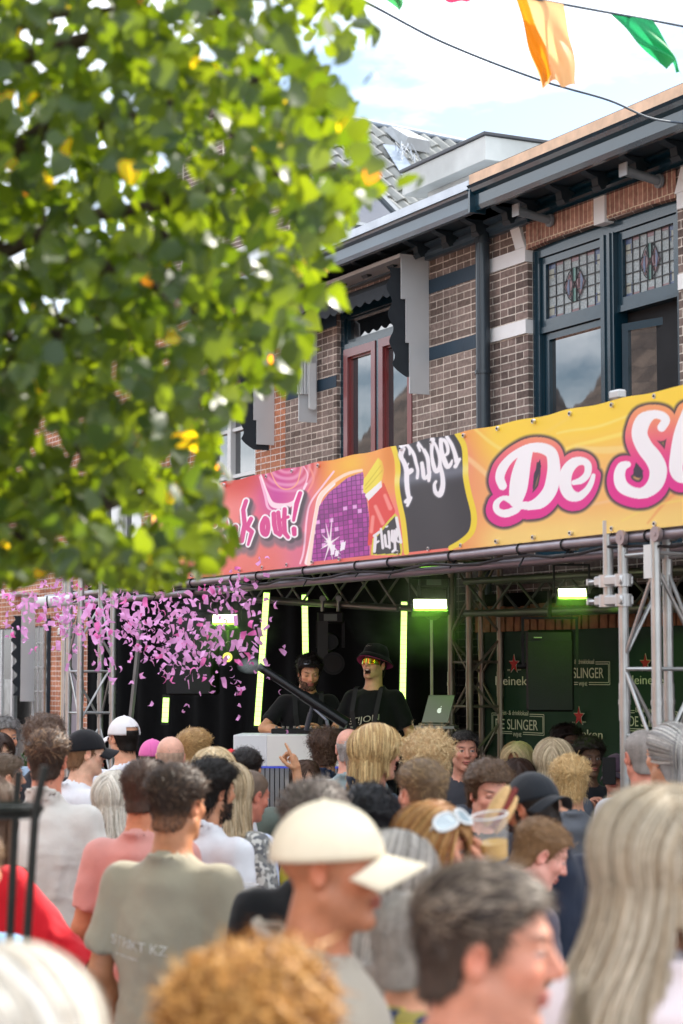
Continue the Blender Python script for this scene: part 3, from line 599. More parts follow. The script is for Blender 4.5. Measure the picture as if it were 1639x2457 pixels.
# middle tower
p = fxy(1083, 1615, 14.6)
truss('truss_tower', 'dark truss tower with warm light in its colour between the laptop and the green cloth', (p.x, p.y, .5), (p.x, p.y, 2.95), (1, 0, 0), (0, 1, 0), side=.26, m=mat('warm_lit_truss', '8f8377', .4, .7, var=.2), joints=(1.45,), group='upright truss towers of the stage', pitch=.3)  # warm stage light put into the truss colour
p = fxy(1040, 1615, 15.3)
q = street('upright_pole', p.x, p.y, .5); tag(q, 'plain upright pole just left of the warm lit truss tower', 'pole')
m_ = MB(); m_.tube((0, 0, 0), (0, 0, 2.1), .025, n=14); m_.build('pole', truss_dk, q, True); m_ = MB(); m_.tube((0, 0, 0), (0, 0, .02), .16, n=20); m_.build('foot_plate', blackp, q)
p = fxy(312, 1718, 15.0); p2 = fxy(332, 1528, 15.0)
q = street('leaning_strut', 0, 0, 0); tag(q, 'grey leaning flat strut left of the small green light bar', 'strut')
m_ = MB(); dd = (p2-p); m_.add([p-dd*.9+Vector((-.03, 0, 0)), p-dd*.9+Vector((.025, 0, 0)), p2+dd*.2+Vector((.025, 0, 0)), p2+dd*.2+Vector((-.03, 0, 0))]+[p-dd*.9+Vector((-.03, .02, 0)), p-dd*.9+Vector((.025, .02, 0)), p2+dd*.2+Vector((.025, .02, 0)), p2+dd*.2+Vector((-.03, .02, 0))], [(0, 1, 2, 3), (4, 5, 6, 7), (0, 4, 7, 3), (1, 5, 6, 2), (0, 1, 5, 4), (3, 2, 6, 7)]); m_.build('strut', mat('smoked_perspex', (.09, .09, .095), .3), q)
# drapes
def drape(name, label, x0, x1, y, z0, z1, m, amp=.03, fr=9):
    n = int((x1-x0)/.04); V = []; Q = []
    for i in range(n+1):
        x = x0+(x1-x0)*i/n
        for j in range(5):
            z = z0+(z1-z0)*j/4; V.append((x, y+amp*math.sin(x*fr+.5*math.sin(x*3))*(1-.3*j/4), z))
    for i in range(n):
        for j in range(4): k = i*5+j; Q.append((k, k+5, k+6, k+1))
    o = fastmesh(name, V, Q, m); o.matrix_world = MF; tag(o, label, 'curtain'); return o
drape('black_backdrop', 'black molton curtain closing the back of the stage behind the performers', fl(205, 1600, -.5)[0], .52, -.5, .5, 3.0, blackm)
drape('side_backdrop', 'lilac grey hanging cloth inside the far left truss tower', fl(188, 1600, -.9)[0]-.35, fl(188, 1600, -.9)[0], -.9, .5, 2.55, mat('lilac_grey_cloth', '8b8690', .9, var=.1), .01)
pB2 = [(-3.35, 2.62), (-3.35, 2.9)]
# roof tarp
q = MB(); n = 24
for i in range(n+1):
    for j in range(9):
        x = -3.2+9.4*i/n; y = -2.2+2.1*j/8; q.v.append((x, y, 3.0-.10*math.sin(math.pi*j/8)-.05*abs(math.sin(i*1.3))+.02*math.sin(3.1*i+j)))
for i in range(n):
    for j in range(8): k = i*9+j; q.f.append((k, k+9, k+10, k+1))
tp = q.build('stage_roof_tarp', mat('grey_tarpaulin', '6d6a66', .7, var=.15, scale=4, bump=.3, bscale=6), None, True, M=MF); tag(tp, 'grey sagging tarpaulin roof over the stage', 'tarpaulin')
# ---------------- green printed cloth with lettering
yc = -.42
gx0 = fl(1152, 1600, yc)[0]; gz1 = fl(1300, 1509, yc)[1]
gcol = mat('bottle_green_cloth', '173829', .8, var=.12, scale=3, bump=.15, bscale=8)
V = []; Q = []; n = 90
for i in range(n+1):
    for j in range(7):
        x = gx0+4.0*i/n; V.append((x, yc+.012*math.sin(x*7)+.006*math.sin(x*17), .5+(gz1-.5)*j/6))
for i in range(n):
    for j in range(6): k = i*7+j; Q.append((k, k+7, k+8, k+1))
gc = street('printed_cloth'); tag(gc, 'bottle green printed cloth with red stars and white pub lettering', 'cloth'); fastmesh('cloth', V, Q, gcol, gc).parent = gc
ink = mat('cream_ink', 'd9d6c4', .8, var=.1); redink = mat('red_ink', 'b3232c', .7, var=.1)
def ytc(x): return yc+.012*math.sin(x*7)+.006*math.sin(x*17)
def text(parent, s, x, z, h, m, y, width=None, bold=0, shear=0, name='lettering', rot=0, my=0):
    cu = bpy.data.curves.new(name, 'FONT'); cu.body = s; cu.size = h*1.38; cu.offset = 0; cu.shear = shear; cu.extrude = .0006
    tmp = bpy.data.objects.new('t', cu); COL.objects.link(tmp); bpy.context.view_layer.update()
    me = bpy.data.meshes.new_from_object(tmp); bpy.data.objects.remove(tmp)
    n = len(me.vertices); c = np.zeros(n*3, np.float32); me.vertices.foreach_get('co', c); c = c.reshape(-1, 3)
    if n == 0: return None
    c[:, 0] -= c[:, 0].min()
    if width: c[:, 0] *= width/max(1e-6, c[:, 0].max())
    out = np.stack([c[:, 0]+x, c[:, 2]*0+y-c[:, 2]-.001, c[:, 1]+z+my*c[:, 0]], 1)
    me.vertices.foreach_set('co', out.astype(np.float32).ravel()); me.materials.clear(); me.materials.append(m)
    o = bpy.data.objects.new(name, me); COL.objects.link(o)
    if parent is not None: o.parent = parent
    return o
def C7(x, y): return 1000+x*.40753, 1250+y*.40753
def ctext(s, xl, xr, yb, yt, bold=0, m=ink):
    ul, zb_ = fl(*C7(xl, yb), yc); ur, _ = fl(*C7(xr, yb), yc); _, zt_ = fl(*C7(xl, yt), yc)
    text(gc, s, ul, zb_, zt_-zb_, m, yc-.021, width=ur-ul, bold=bold)
def star(cx, cy, R):
    u, z = fl(*C7(cx, cy), yc); r = fl(*C7(cx, cy-R), yc)[1]-z
    for k, (rr, m, dy) in enumerate(((r*1.12, ink, .005), (r, redink, .008))):
        q = MB(); q.extr([(u+rr*(1 if i % 2 == 0 else .4)*math.sin(i*math.pi/5), z+rr*(1 if i % 2 == 0 else .4)*math.cos(i*math.pi/5)) for i in range(10)], yc-.014-dy-.001, yc-.014-dy); q.build('star', m, gc)
def boxline(x0, x1, y0, y1, gap0, gap1, gb0, gb1):
    q = MB(); A = fl(*C7(x0, y0), yc); B = fl(*C7(x1, y1), yc); u0, z1 = A; u1, z0 = B
    for o_ in (0, .014):
        xa, xb, za, zb_ = u0+o_, u1-o_, z0+o_, z1-o_; t = .0025; yy = yc-.021
        g0, g1 = fl(*C7(gap0, y0), yc)[0], fl(*C7(gap1, y0), yc)[0]; h0, h1 = fl(*C7(gb0, y0), yc)[0], fl(*C7(gb1, y0), yc)[0]
        for a, b, c, d in ((xa-t, xa+t, za, zb_), (xb-t, xb+t, za, zb_), (xa+t, g0, zb_-t, zb_+t), (g1, xb-t, zb_-t, zb_+t), (xa+t, h0, za-t, za+t), (h1, xb-t, za-t, za+t)): q.box(a, b, yy-.001, yy, c, d)
    q.build('border', ink, gc)
def pub(x0, y0):   # text block; reference block has its box at (457,1120)-(765,1258)
    dx, dy = x0-457, y0-1120
    boxline(457+dx, 765+dx, 1130+dy, 1262+dy, 510+dx, 680+dx, 575+dx, 640+dx)
    ctext('Eet- & drinklokaal', 517+dx, 672+dx, 1140+dy, 1112+dy); ctext('DE SLINGER', 480+dx, 728+dx, 1222+dy, 1160+dy, bold=.004); ctext('WIJHE', 582+dx, 632+dx, 1268+dy, 1245+dy, bold=.002)
pub(457, 1120); pub(845, 822); pub(1245, 1105)
def beer(cx, cy):
    star(cx, cy, 55); ctext('Heineken', cx-108, cx+140, cy+122, cy+68, bold=.005); ctext('EST.', cx-37, cx-20, cy+40, cy+30); ctext('1873', cx+22, cx+42, cy+38, cy+28)
beer(587, 843); beer(970, 1150); beer(1362, 838)
# timber log-end strip above the cloth
ts = street('timber_strip'); tag(ts, 'strip of rough brown timber ends along the top of the green cloth', 'timber')
wd_ = mat('rough_timber', '8a5f42', .8, var=.4, scale=14, bump=.5, bscale=30); x = gx0-.02; i = 0
q0 = MB(); q0.box(gx0-.02, gx0+4, yc+.05, yc+.06, gz1-.03, gz1+.27); q0.build('backing', blackm, ts)
while x < gx0+3.4:
    wv = .085+.02*math.sin(i*2.3); q = MB(); lean = .012*math.sin(i*1.7); z1_ = gz1+.17+.01*math.sin(i)
    q.extr([(x, gz1-.01), (x+wv, gz1-.01), (x+wv+lean*.5, gz1+.09), (x+wv+lean, z1_), (x+lean, z1_), (x+lean*.3+.004, gz1+.08)], yc-.03, yc+.05); q.build('plank', wd_, ts); x += wv+.022; i += 1
# ---------------- speakers
def speaker(label, px0, px1, py0, py1, Y, grille=True):
    a = fxy(px0, py0, Y); b = fxy(px1, py1, Y); cx = (a.x+b.x)/2
    pa = at(px0, py0, Y); pb = at(px1, py1, Y); w = pb.x-pa.x; h = pa.z-pb.z
    t = empty('loudspeaker', ((pa.x+pb.x)/2, Y, pb.z), math.radians(-6)); tag(t, label, 'loudspeaker', 'hanging loudspeakers')
    q = MB(); q.box(-w/2, w/2, .03, .38, 0, h, bev=.015); q.build('cabinet', blackp, t)
    q = MB(); q.box(-w/2+.012, w/2-.012, .012, .03, .012, h-.07); q.build('grille', mat('speaker_grille', (.012, .012, .018), .7, var=.2, scale=200, bump=.6, bscale=400), t)
    q = MB(); q.box(-w/2-.03, -w/2-.012, .1, .14, h*.55, h+.07); q.box(w/2+.012, w/2+.03, .1, .14, h*.55, h+.07); q.box(-w/2-.03, w/2+.03, .1, .14, h+.07, h+.085); q.build('yoke', blackp, t)
    q = MB(); q.tube((-w/2-.06, .12, h*.56), (-w/2-.0, .12, h*.56), .02, n=10); q.build('knob', blackp, t, True)
    q = MB(); q.tube((0, .12, h+.08), (0, .12, h+.25), .014, n=8); q.build('hanger', blackp, t, True)
    q = MB(); q.box(-w/2+.05, -w/2+.10, .008, .012, h-.052, h-.045); q.build('badge', mat('badge_grey', (.3, .3, .3), .4), t)
    return t
speaker('large black loudspeaker hanging in front of the green cloth', 1262, 1378, 1511, 1708, 12.6)
speaker('tall black loudspeaker hanging at the left behind the confetti', 397, 508, 1468, 1668, 15.0)
# ---------------- lights
def emis(name, col, s): 
    return mat(name, (.1, .1, .1), .4, emit=col, es=s)
led_m = emis('lime_led', (.62, .95, .22), 1.05)
def ledbar(label, a, b, Y, w=.046):
    p, r = at(*a, Y), at(*b, Y); d = p-r; L = d.length
    t = empty('led_bar', r); zz_ = d.normalized(); xx_ = Vector((0, 1, 0)).cross(zz_).normalized(); t.rotation_euler = Matrix((xx_, zz_.cross(xx_), zz_)).transposed().to_euler(); tag(t, label, 'light bar', 'upright green light bars')
    q = MB(); q.box(-w*.62, w*.62, .0, .05, -.02, L+.02); q.build('housing', blackp, t)
    n = int(L/.0355); q = MB()
    for i in range(n):
        for s in (-1, 1): q.box(s*w*.25-w*.23, s*w*.25+w*.23, -.012, .0, L*i/n+.002, L*(i+1)/n-.003)
    q.build('led_cells', led_m, t); q = MB(); q.box(-w/2, w/2, -.006, .001, 0, L); q.build('diffuser', emis('lime_diffuser', (.42, .75, .12), .8), t)
    for e in (-.02, L): 
        q = MB(); q.box(-w*.62, w*.62, -.014, .0, e, e+.02); q.build('end_cap', blackp, t)
    li = bpy.data.lights.new('bar_light', 'AREA'); li.shape = 'RECTANGLE'; li.size = w; li.size_y = L; li.energy = .9*L; li.color = (.45, 1, .12)
    lo = bpy.data.objects.new('bar_light', li); COL.objects.link(lo); lo.parent = t; lo.location = (0, -.02, L/2); lo.rotation_euler = (math.radians(90), 0, 0)
ledbar('tall leaning green light bar behind the confetti cannon muzzle', (640, 1422), (617, 1741), 15.0)
ledbar('green light bar directly behind the bearded performer looking down', (731, 1427), (736, 1741), 15.4)
ledbar('tall green light bar behind the performer in the bucket hat', (970, 1444), (965, 1741), 15.2)
ledbar('short green light bar low on the left under the hanging loudspeaker', (399, 1674), (396, 1733), 14.8)
blind_m = emis('blinder_face', (.85, 1, .5), 4)
def blinder(label, px, py, w, h, Y, yaw=0):
    p = at(px, py, Y); s = Y/F; W_, H_ = w*s, h*s
    t = empty('flood_light', p, math.radians(yaw)); tag(t, label, 'flood light', 'lit stage flood lights')
    Mt = Euler((math.radians(-32), 0, 0)).to_matrix().to_4x4()
    q = MB(); q.box(-W_/2, W_/2, -.01, .0, -H_*.5, H_*.5, M=Mt); q.build('lamp_face', blind_m, t)
    q = MB(); q.box(-W_/2-.012, W_/2+.012, .0, .07, -H_*.62-.012, H_*.62+.012, M=Mt)
    for i in range(7): q.box(-W_/2+.01+i*W_/7, -W_/2+.016+i*W_/7, .07, .11, -H_*.5, H_*.5, M=Mt)
    q.build('housing', blackp, t)
    q = MB(); q.box(-W_/2-.03, -W_/2-.018, .02, .05, 0, .17); q.box(W_/2+.018, W_/2+.03, .02, .05, 0, .17); q.box(-W_/2-.03, W_/2+.03, .02, .05, .17, .182); q.tube((0, .035, .18), (0, .035, .26), .018, n=10); q.build('yoke', blackp, t)
    q = MB(); q.box(-.03, .03, .11, .12, .02, .05, M=Mt); q.build('status_plate', mat('status_plate', (.35, .38, .4), .5), t)
    li = bpy.data.lights.new('flood', 'AREA'); li.shape = 'RECTANGLE'; li.size = W_; li.size_y = H_; li.energy = 2.6; li.color = (.35, 1, .06)
    lo = bpy.data.objects.new('flood', li); COL.objects.link(lo); lo.parent = t; lo.location = (0, -.03, -.03); lo.rotation_euler = (math.radians(58), 0, 0)
blinder('lit flood light hanging right of the bucket hat performer', 1032, 1450, 79, 24, 13.4, 4)
blinder('lit flood light above the hanging loudspeaker on the green cloth side', 1373, 1423, 66, 20, 12.3, 0)
blinder('lit flood light at the left in the thick of the pink confetti', 540, 1485, 58, 20, 15.0, -4)
# two lime tubes under the roof
for (a, b, lb) in (((968, 1368), (1056, 1361), 'thin lime neon tube under the banner, left of the pair'), ((1112, 1358), (1178, 1351), 'thin lime neon tube under the banner, right of the pair')):
    p, r = at(*a, 13.2), at(*b, 13.05); t = empty('neon_tube', p); tag(t, lb, 'light tube', 'lime tubes under the stage roof')
    q = MB(); q.tube((0, 0, 0), r-p, .011, n=10); q.build('tube', emis('neon_lime', (.35, .95, .08), 1.6), t, True)
    q = MB(); q.tube((-.02, 0, 0), (0, 0, 0), .015, n=10); q.tube(r-p, (r-p)+Vector((.02, 0, 0)), .015, n=10); q.box(0, (r-p).x, -.01, .02, .012, .03); q.build('holder', blackp, t)
p = at(546, 1577, 15.0); t = empty('spot_light', p); tag(t, 'small round yellow glowing spotlight among the confetti', 'spotlight')
q = MB(); q.tube((0, 0, 0), (0, .09, 0), .045, .035, n=20); q.build('body', blackp, t, True)
q = MB()
for k in range(1): q.tube((0, -.004, 0), (0, .0, 0), .036, n=24)
q.build('lens', emis('yellow_lens', (.75, .8, .08), 1.0), t); q = MB(); q.tube((.0, -.008, 0), (0, -.004, 0), .013, n=16); q.build('lamp_core', emis('core', (1, 1, .7), 3), t)
q = MB(); q.tube((0, .04, .03), (0, .04, .5), .008, n=8); q.build('hanger', blackp, t)
# dark moving heads, fan
for (px, py, Y, lb) in ((793, 1490, 15.1, 'black moving head light hanging between the two performers'), (1040, 1405, 13.6, 'black moving head light above the right hand flood light')):
    p = at(px, py, Y); t = empty('moving_head', p); tag(t, lb, 'stage light', 'black moving head lights')
    q = MB(); q.box(-.10, .10, -.08, .08, -.02, .07, bev=.01); q.build('base', blackp, t); q = MB(); q.box(-.05, .05, -.085, -.08, 0, .05); q.build('display', mat('display', (.1, .12, .1), .3), t)
    q = MB(); q.box(-.11, -.085, -.03, .03, -.2, 0); q.box(.085, .11, -.03, .03, -.2, 0); q.build('yoke', blackp, t); q = MB(); q.tube((0, -.08, -.16), (0, .07, -.16), .06, .075, n=20); q.build('head', blackp, t, True)
    q = MB()
    for s in (-.06, .06): q.tube((s, 0, .07), (s, 0, .17), .014, n=10); q.tube((s, -.02, .17), (s, .02, .17), .024, n=12)
    q.build('hook_clamp', truss_dk, t, True)
p = at(800, 1592, 15.0); t = empty('monitor_speaker', p); tag(t, 'round black monitor on a bracket between the performers', 'loudspeaker')
q = MB(); q.tube((0, -.02, 0), (0, .15, 0), .085, .07, n=24); q.build('shell', blackp, t, True); q = MB(); q.tube((0, -.024, 0), (0, -.02, 0), .065, n=24); q.build('cone', mat('cone', (.02, .02, .02), .8), t); q = MB(); q.box(-.12, -.04, 0, .04, -.0, .32); q.build('bracket', mat('dark_panel', (.03, .033, .033), .6), t)
sm = street('stage_smoke'); tag(sm, 'thin smoke hanging under the stage roof around the green lamps', 'smoke', kind='stuff')
def smokemat(name, dens, col=(.9, .95, .9), sc=3, lo=.42):
    m = bpy.data.materials.new(name); m.use_nodes = True; n = m.node_tree; n.nodes.clear(); o = n.nodes.new('ShaderNodeOutputMaterial'); v = n.nodes.new('ShaderNodeVolumeScatter'); v.inputs['Color'].default_value = (*col, 1)
    t = n.nodes.new('ShaderNodeTexCoord'); no = n.nodes.new('ShaderNodeTexNoise'); no.inputs['Scale'].default_value = sc; n.links.new(t.outputs['Object'], no.inputs[0])
    g = n.nodes.new('ShaderNodeTexGradient'); g.gradient_type = 'SPHERICAL'; n.links.new(t.outputs['Object'], g.inputs[0])
    mr = n.nodes.new('ShaderNodeMapRange'); mr.inputs[1].default_value = lo; mr.inputs[2].default_value = .7; mr.inputs[3].default_value = .25; mr.inputs[4].default_value = 1; n.links.new(no.outputs[0], mr.inputs[0])
    mu = n.nodes.new('ShaderNodeMath'); mu.operation = 'MULTIPLY'; n.links.new(g.outputs[1], mu.inputs[0]); n.links.new(mr.outputs[0], mu.inputs[1])
    m2 = n.nodes.new('ShaderNodeMath'); m2.operation = 'MULTIPLY'; m2.inputs[1].default_value = dens; n.links.new(mu.outputs[0], m2.inputs[0]); n.links.new(m2.outputs[0], v.inputs['Density']); n.links.new(v.outputs[0], o.inputs['Volume']); return m
def puff(pos, r, m, parent):
    q = MB()
    for k in range(0, 12):
        for j in range(0, 7):
            pass
    N1, N2 = 16, 9; q.v = [(math.sin(math.pi*j/N2)*math.cos(2*math.pi*i/N1), math.sin(math.pi*j/N2)*math.sin(2*math.pi*i/N1), math.cos(math.pi*j/N2)) for i in range(N1) for j in range(N2+1)]
    q.f = [(i*(N2+1)+j, i*(N2+1)+j+1, ((i+1) % N1)*(N2+1)+j+1, ((i+1) % N1)*(N2+1)+j) for i in range(N1) for j in range(N2)]
    o = q.build('puff', m, parent); o.location = pos; o.scale = r; return o
sm.matrix_world = Matrix()
_gm = smokemat('green_lit_smoke', 1.05)
puff(at(1036, 1462, 13.3), (.62, .5, .42), _gm, sm); puff(at(1376, 1430, 12.15), (.32, .3, .22), _gm, sm); puff(at(545, 1495, 14.85), (.45, .4, .36), _gm, sm)
ms_ = empty('muzzle_smoke'); tag(ms_, 'small pale puff of smoke leaving the muzzle of the confetti cannon', 'smoke', kind='stuff')
puff(at(602, 1597, 13.4), (.10, .07, .06), smokemat('muzzle_smoke', 45, (.75, .9, .85), 2.2), ms_)
# ---------------- DJ booth
pb = at(700, 1764, 13.55); bt = empty('dj_booth', (pb.x, 13.55, .5), math.radians(-4)); tag(bt, 'white topped disc jockey booth with ribbed grey front', 'booth')
ht = pb.z-.5; s = 13.55/F
whp = mat('white_booth_panel', 'efeee9', .5, var=.04, scale=2)
xl, xm, xr = (560-700)*s, (641-700)*s, (862-700)*s; hh = 74*s
q = MB(); q.box(xl, xm-.001, 0, .5, ht-hh, ht, bev=.004); q.build('left_box', mat('cool_white_panel', 'e6eaee', .5, var=.04), bt)
q = MB(); q.box(xm+.001, xr, -.008, .52, ht-hh, ht, bev=.004); q.build('right_box', whp, bt)
q = MB(); q.box(xl+.02, xr-.02, .03, .48, 0, ht-hh); q.build('carcass', blackp, bt)
q = MB(); x = xl+.02
while x < xr-.03: q.box(x, x+.026, .012, .03, .02, ht-hh-.012); x += .033
q.build('ribbed_front', mat('ribbed_grey', '8d8f92', .45, .3, var=.1), bt)
q = MB(); q.box(xl+.02, xr, .006, .028, ht-hh-.012, ht-hh); q.build('blue_led_strip', emis('blue_strip', (.02, .05, .5), .6), bt)
mxr = empty('dj_mixer', (pb.x+.05, 13.85, pb.z), math.radians(-4)); tag(mxr, 'black mixer lying on the white booth', 'mixer')
q = MB(); q.box(-.2, .4, -.02, .2, .001, .035, bev=.006); q.build('chassis', blackp, mxr)
q = MB()
for i in range(14): q.tube((-.17+i*.04, .05+.08*(i % 2), .035), (-.17+i*.04, .05+.08*(i % 2), .05), .01, n=8)
q.build('knobs', truss_dk, mxr)
# laptop on its stand
lp = empty('laptop', at(1042, 1738, 13.9), math.radians(-12)); tag(lp, 'open silver laptop on a stand right of the bucket hat performer', 'laptop')
s = 13.9/F; w_, h_ = 64*s, 66*s
Ml = Matrix(((1, 0, .23, 0), (0, 1, .25, 0), (0, 0, 1, 0), (0, 0, 0, 1)))
q = MB(); q.box(-w_/2, w_/2, 0, .008, 0.01, h_+.01, M=Ml, bev=.003); q.build('lid', mat('brushed_aluminium', '77776c', .35, .5, var=.05), lp)
q = MB(); q.box(-w_/2-.02, w_/2-.02, .0, .24, -.01, .006, bev=.003); q.build('base', MATS['brushed_aluminium'], lp)
a_ = MB(); cx_, cz_ = .012, h_*.5
poly = [(cx_+.017*math.cos(t)*(1-.12*(abs(math.cos(t)) < .3))-(.006 if -.5 < t < .6 else 0), cz_+.019*math.sin(t)-(.003 if abs(t-math.pi/2) < .3 else 0)) for t in [i*2*math.pi/24-math.pi/3 for i in range(24)]]
a_.extr(poly, -.0025, -.0005, M=Ml); a_.extr([(cx_+.0, cz_+.02), (cx_+.006, cz_+.023), (cx_+.009, cz_+.031), (cx_+.003, cz_+.028)], -.0025, -.0005, M=Ml); a_.build('fruit_logo', mat('logo_white', (.85, .86, .85), .4, emit=(.8, .8, .8), es=.25), lp)
q = MB(); q.box(-.14, .14, .0, .22, -.03, -.012); q.tube((0, .1, -.03), (0, .1, -1.0), .018, n=10); q.tube((-.15, .1, -.5), (.15, .1, -.9), .01, n=8); q.tube((.15, .1, -.5), (-.15, .1, -.9), .01, n=8); q.build('stand', truss_dk, lp)
# lanyard hook bag hanging at the drape
p = at(1012, 1600, 15.6); t = empty('hanging_strap', p); tag(t, 'dark hanging strap left of the warm lit truss tower', 'strap')
q = MB(); q.box(-.028, .028, 0, .01, -.55, .1); q.build('webbing', mat('webbing', (.035, .04, .035), .9), t); q = MB(); q.path([(-.05, 0, .13), (-.045, 0, .1), (0, 0, .085), (.045, 0, .1), (.05, 0, .13)], .006, n=6); q.build('hook', mat('brass_hook', 'a98f62', .4, .8), t, True)
# black bag under banner on the right side
p = fxy(1420, 1370, 11.8)
# ---------------- confetti cannon
m0 = at(622, 1600, 13.45); m1 = at(834, 1738, 13.35); d = (m1-m0)
cn = empty('confetti_cannon', m0); tag(cn, 'long black confetti cannon aimed up to the left over the booth', 'confetti cannon')
q = MB(); q.tube((0, 0, 0), d*.5, .027, .031, n=24, caps=False); q.tube(d*.5, d, .036, .040, n=24); q.tube(d*.49, d*.51, .036, .036, n=24); q.build('barrel', mat('black_metal_barrel', (.012, .013, .015), .25, .3), cn, True)
q = MB(); q.tube(-d*.008, Vector((0, 0, 0)), .029, n=24, caps=True); q.build('muzzle', mat('scorched_muzzle', '7e7467', .6), cn, True)
g0 = d*.60+Vector((0, 0, -.04)); g1 = at(735, 1752, 13.42)-m0
q = MB(); q.tube(g0, g1, .013, n=12); q.tube(g1+(g0-g1)*.0, g1+(g0-g1)*.75, .018, n=12); q.build('front_grip', mat('grip_rubber', (.05, .055, .07), .5), cn, True)
q = MB(); q.tube(d*.62+Vector((0, 0, -.04)), at(784, 1728, 13.3)-m0, .009, n=10); q.tube(at(784, 1728, 13.3)-m0, at(788, 1745, 13.3)-m0, .012, n=8); q.build('trigger_rod', mat('rod_grey', (.2, .22, .27), .4, .4), cn, True)
# ================================================================== PRINTED BANNER (print colours and a painted sheen, sampled per vertex)
yb_ = -2.45
bz0 = fl(1300, 1296, yb_)[1]; bz1 = fl(1300, 990, yb_)[1]
bz0 = (fl(1639, 1262, yb_)[1]+fl(627, 1369, yb_)[1])/2; bz1 = (fl(1639, 925, yb_)[1]+fl(596, 1145, yb_)[1])/2
bx0, bx1 = fl(360, 1300, yb_)[0], fl(1760, 1300, yb_)[0]
NXB, NZB = 1500, 150
# sample densely where the picture is dense: even steps of picture x
pxs = np.linspace(360, 1760, NXB+1)
ub = np.array([fl(p, 1615, yb_)[0] for p in pxs]); zb2 = np.linspace(bz0, bz1, NZB+1)
U_, Z_ = np.meshgrid(ub, zb2, indexing='ij')
PX = np.repeat(pxs[:, None], NZB+1, 1)
D_ = np.array([(D0+yb_)/(ray(p, 1615)[0]*NX+ray(p, 1615)[1]*NY) for p in pxs])  # ~ depth
# picture y of each vertex as it hangs
Yd = D_[:, None]*ray(800, 1615)[1]
PY = CY-F*((Z_-EYE)*c_/Yd-s_)/(c_+(Z_-EYE)*s_/Yd)
def ss(e0, e1, x): t = np.clip((x-e0)/(e1-e0), 0, 1); return t*t*(3-2*t)
def nz(x, y, sc, seed=0):
    r = np.random.default_rng(seed); v = 0
    for k in range(5):
        a = r.uniform(0, 6.28); f = sc*r.uniform(.6, 1.8); v = v+np.sin((x*math.cos(a)+y*math.sin(a))*f+r.uniform(0, 6))
    return v/5
C = np.zeros(PX.shape+(3,), np.float32)
def put(mask, col):
    global C
    c = np.array(col, np.float32) if not isinstance(col, np.ndarray) else col
    C = C*(1-mask[..., None])+c*mask[..., None]
def hexc(h): return tuple(int(h[i:i+2], 16)/255 for i in (0, 2, 4))
def sdf_strokes(strokes, x, y):
    d = np.full(x.shape, 1e3, np.float32)
    for st_ in strokes:
        for (x0, y0, r0), (x1, y1, r1) in zip(st_[:-1], st_[1:]):
            m = (x > min(x0, x1)-90) & (x < max(x0, x1)+90)
            xx, yy = x[m], y[m]; dx, dy = x1-x0, y1-y0; L = dx*dx+dy*dy+1e-6
            t = np.clip(((xx-x0)*dx+(yy-y0)*dy)/L, 0, 1)
            d[m] = np.minimum(d[m], np.hypot(xx-x0-t*dx, yy-y0-t*dy)-(r0+(r1-r0)*t))
    return d
def conv(st_, ox, oy, sc): return [[(ox+p[0]/sc, oy+p[1]/sc, p[2]/sc) for p in s] for s in st_]
def inpoly(poly, x, y):
    c = np.zeros(x.shape, bool); n = len(poly)
    for i in range(n):
        (x0, y0), (x1, y1) = poly[i], poly[(i+1) % n]
        cond = ((y0 > y) != (y1 > y)); c ^= cond & (x < (x1-x0)*(y-y0)/(y1-y0+1e-9)+x0)
    return c.astype(np.float32)
def smooth(pts, n=6):
    """Catmull-Rom through (x,y,r)"""
    out = []; P = [pts[0]]+list(pts)+[pts[-1]]
    for i in range(1, len(P)-2):
        for k in range(n):
            t = k/n; out.append(tuple(.5*((2*P[i][j])+(-P[i-1][j]+P[i+1][j])*t+(2*P[i-1][j]-5*P[i][j]+4*P[i+1][j]-P[i+2][j])*t*t+(-P[i-1][j]+3*P[i][j]-3*P[i+1][j]+P[i+2][j])*t**3) for j in range(3)))
    out.append(tuple(pts[-1])); return out
H_ = (PY-np.interp(PX, pxs, PY[:, NZB]))/(PY[:, :1]-PY[:, NZB:])    # 0 top .. 1 bottom
# left part: red / salmon
a = ss(.0, .3, H_)[..., None]; red = np.array(hexc('d23a28')); sal = np.array(hexc('ee8078')); org = np.array(hexc('e07d5c'))
C[:] = red*(1-a)+sal*a; b_ = ss(.5, .95, H_)[..., None]; C = C*(1-b_)+np.array(hexc('e8766a'))*b_
put(ss(380, 330, PX+0*PY)*0, red)
put(.75*ss(.42, .55, H_)*ss(.75, .6, H_)*ss(640, 560, PX), org)
mg = np.exp(-((PX-665)/55)**2-((H_-.22)/.35)**2); put(.95*mg, hexc('c42a98'))
put(.5*np.exp(-((PX-715)/40)**2), hexc('d76fb0'))
put(ss(735, 800, PX)*ss(.62, .25, H_), hexc('f0a04e')); put(.8*np.exp(-((PX-840)/40)**2-((H_-.08)/.12)**2), hexc('f2c43c'))
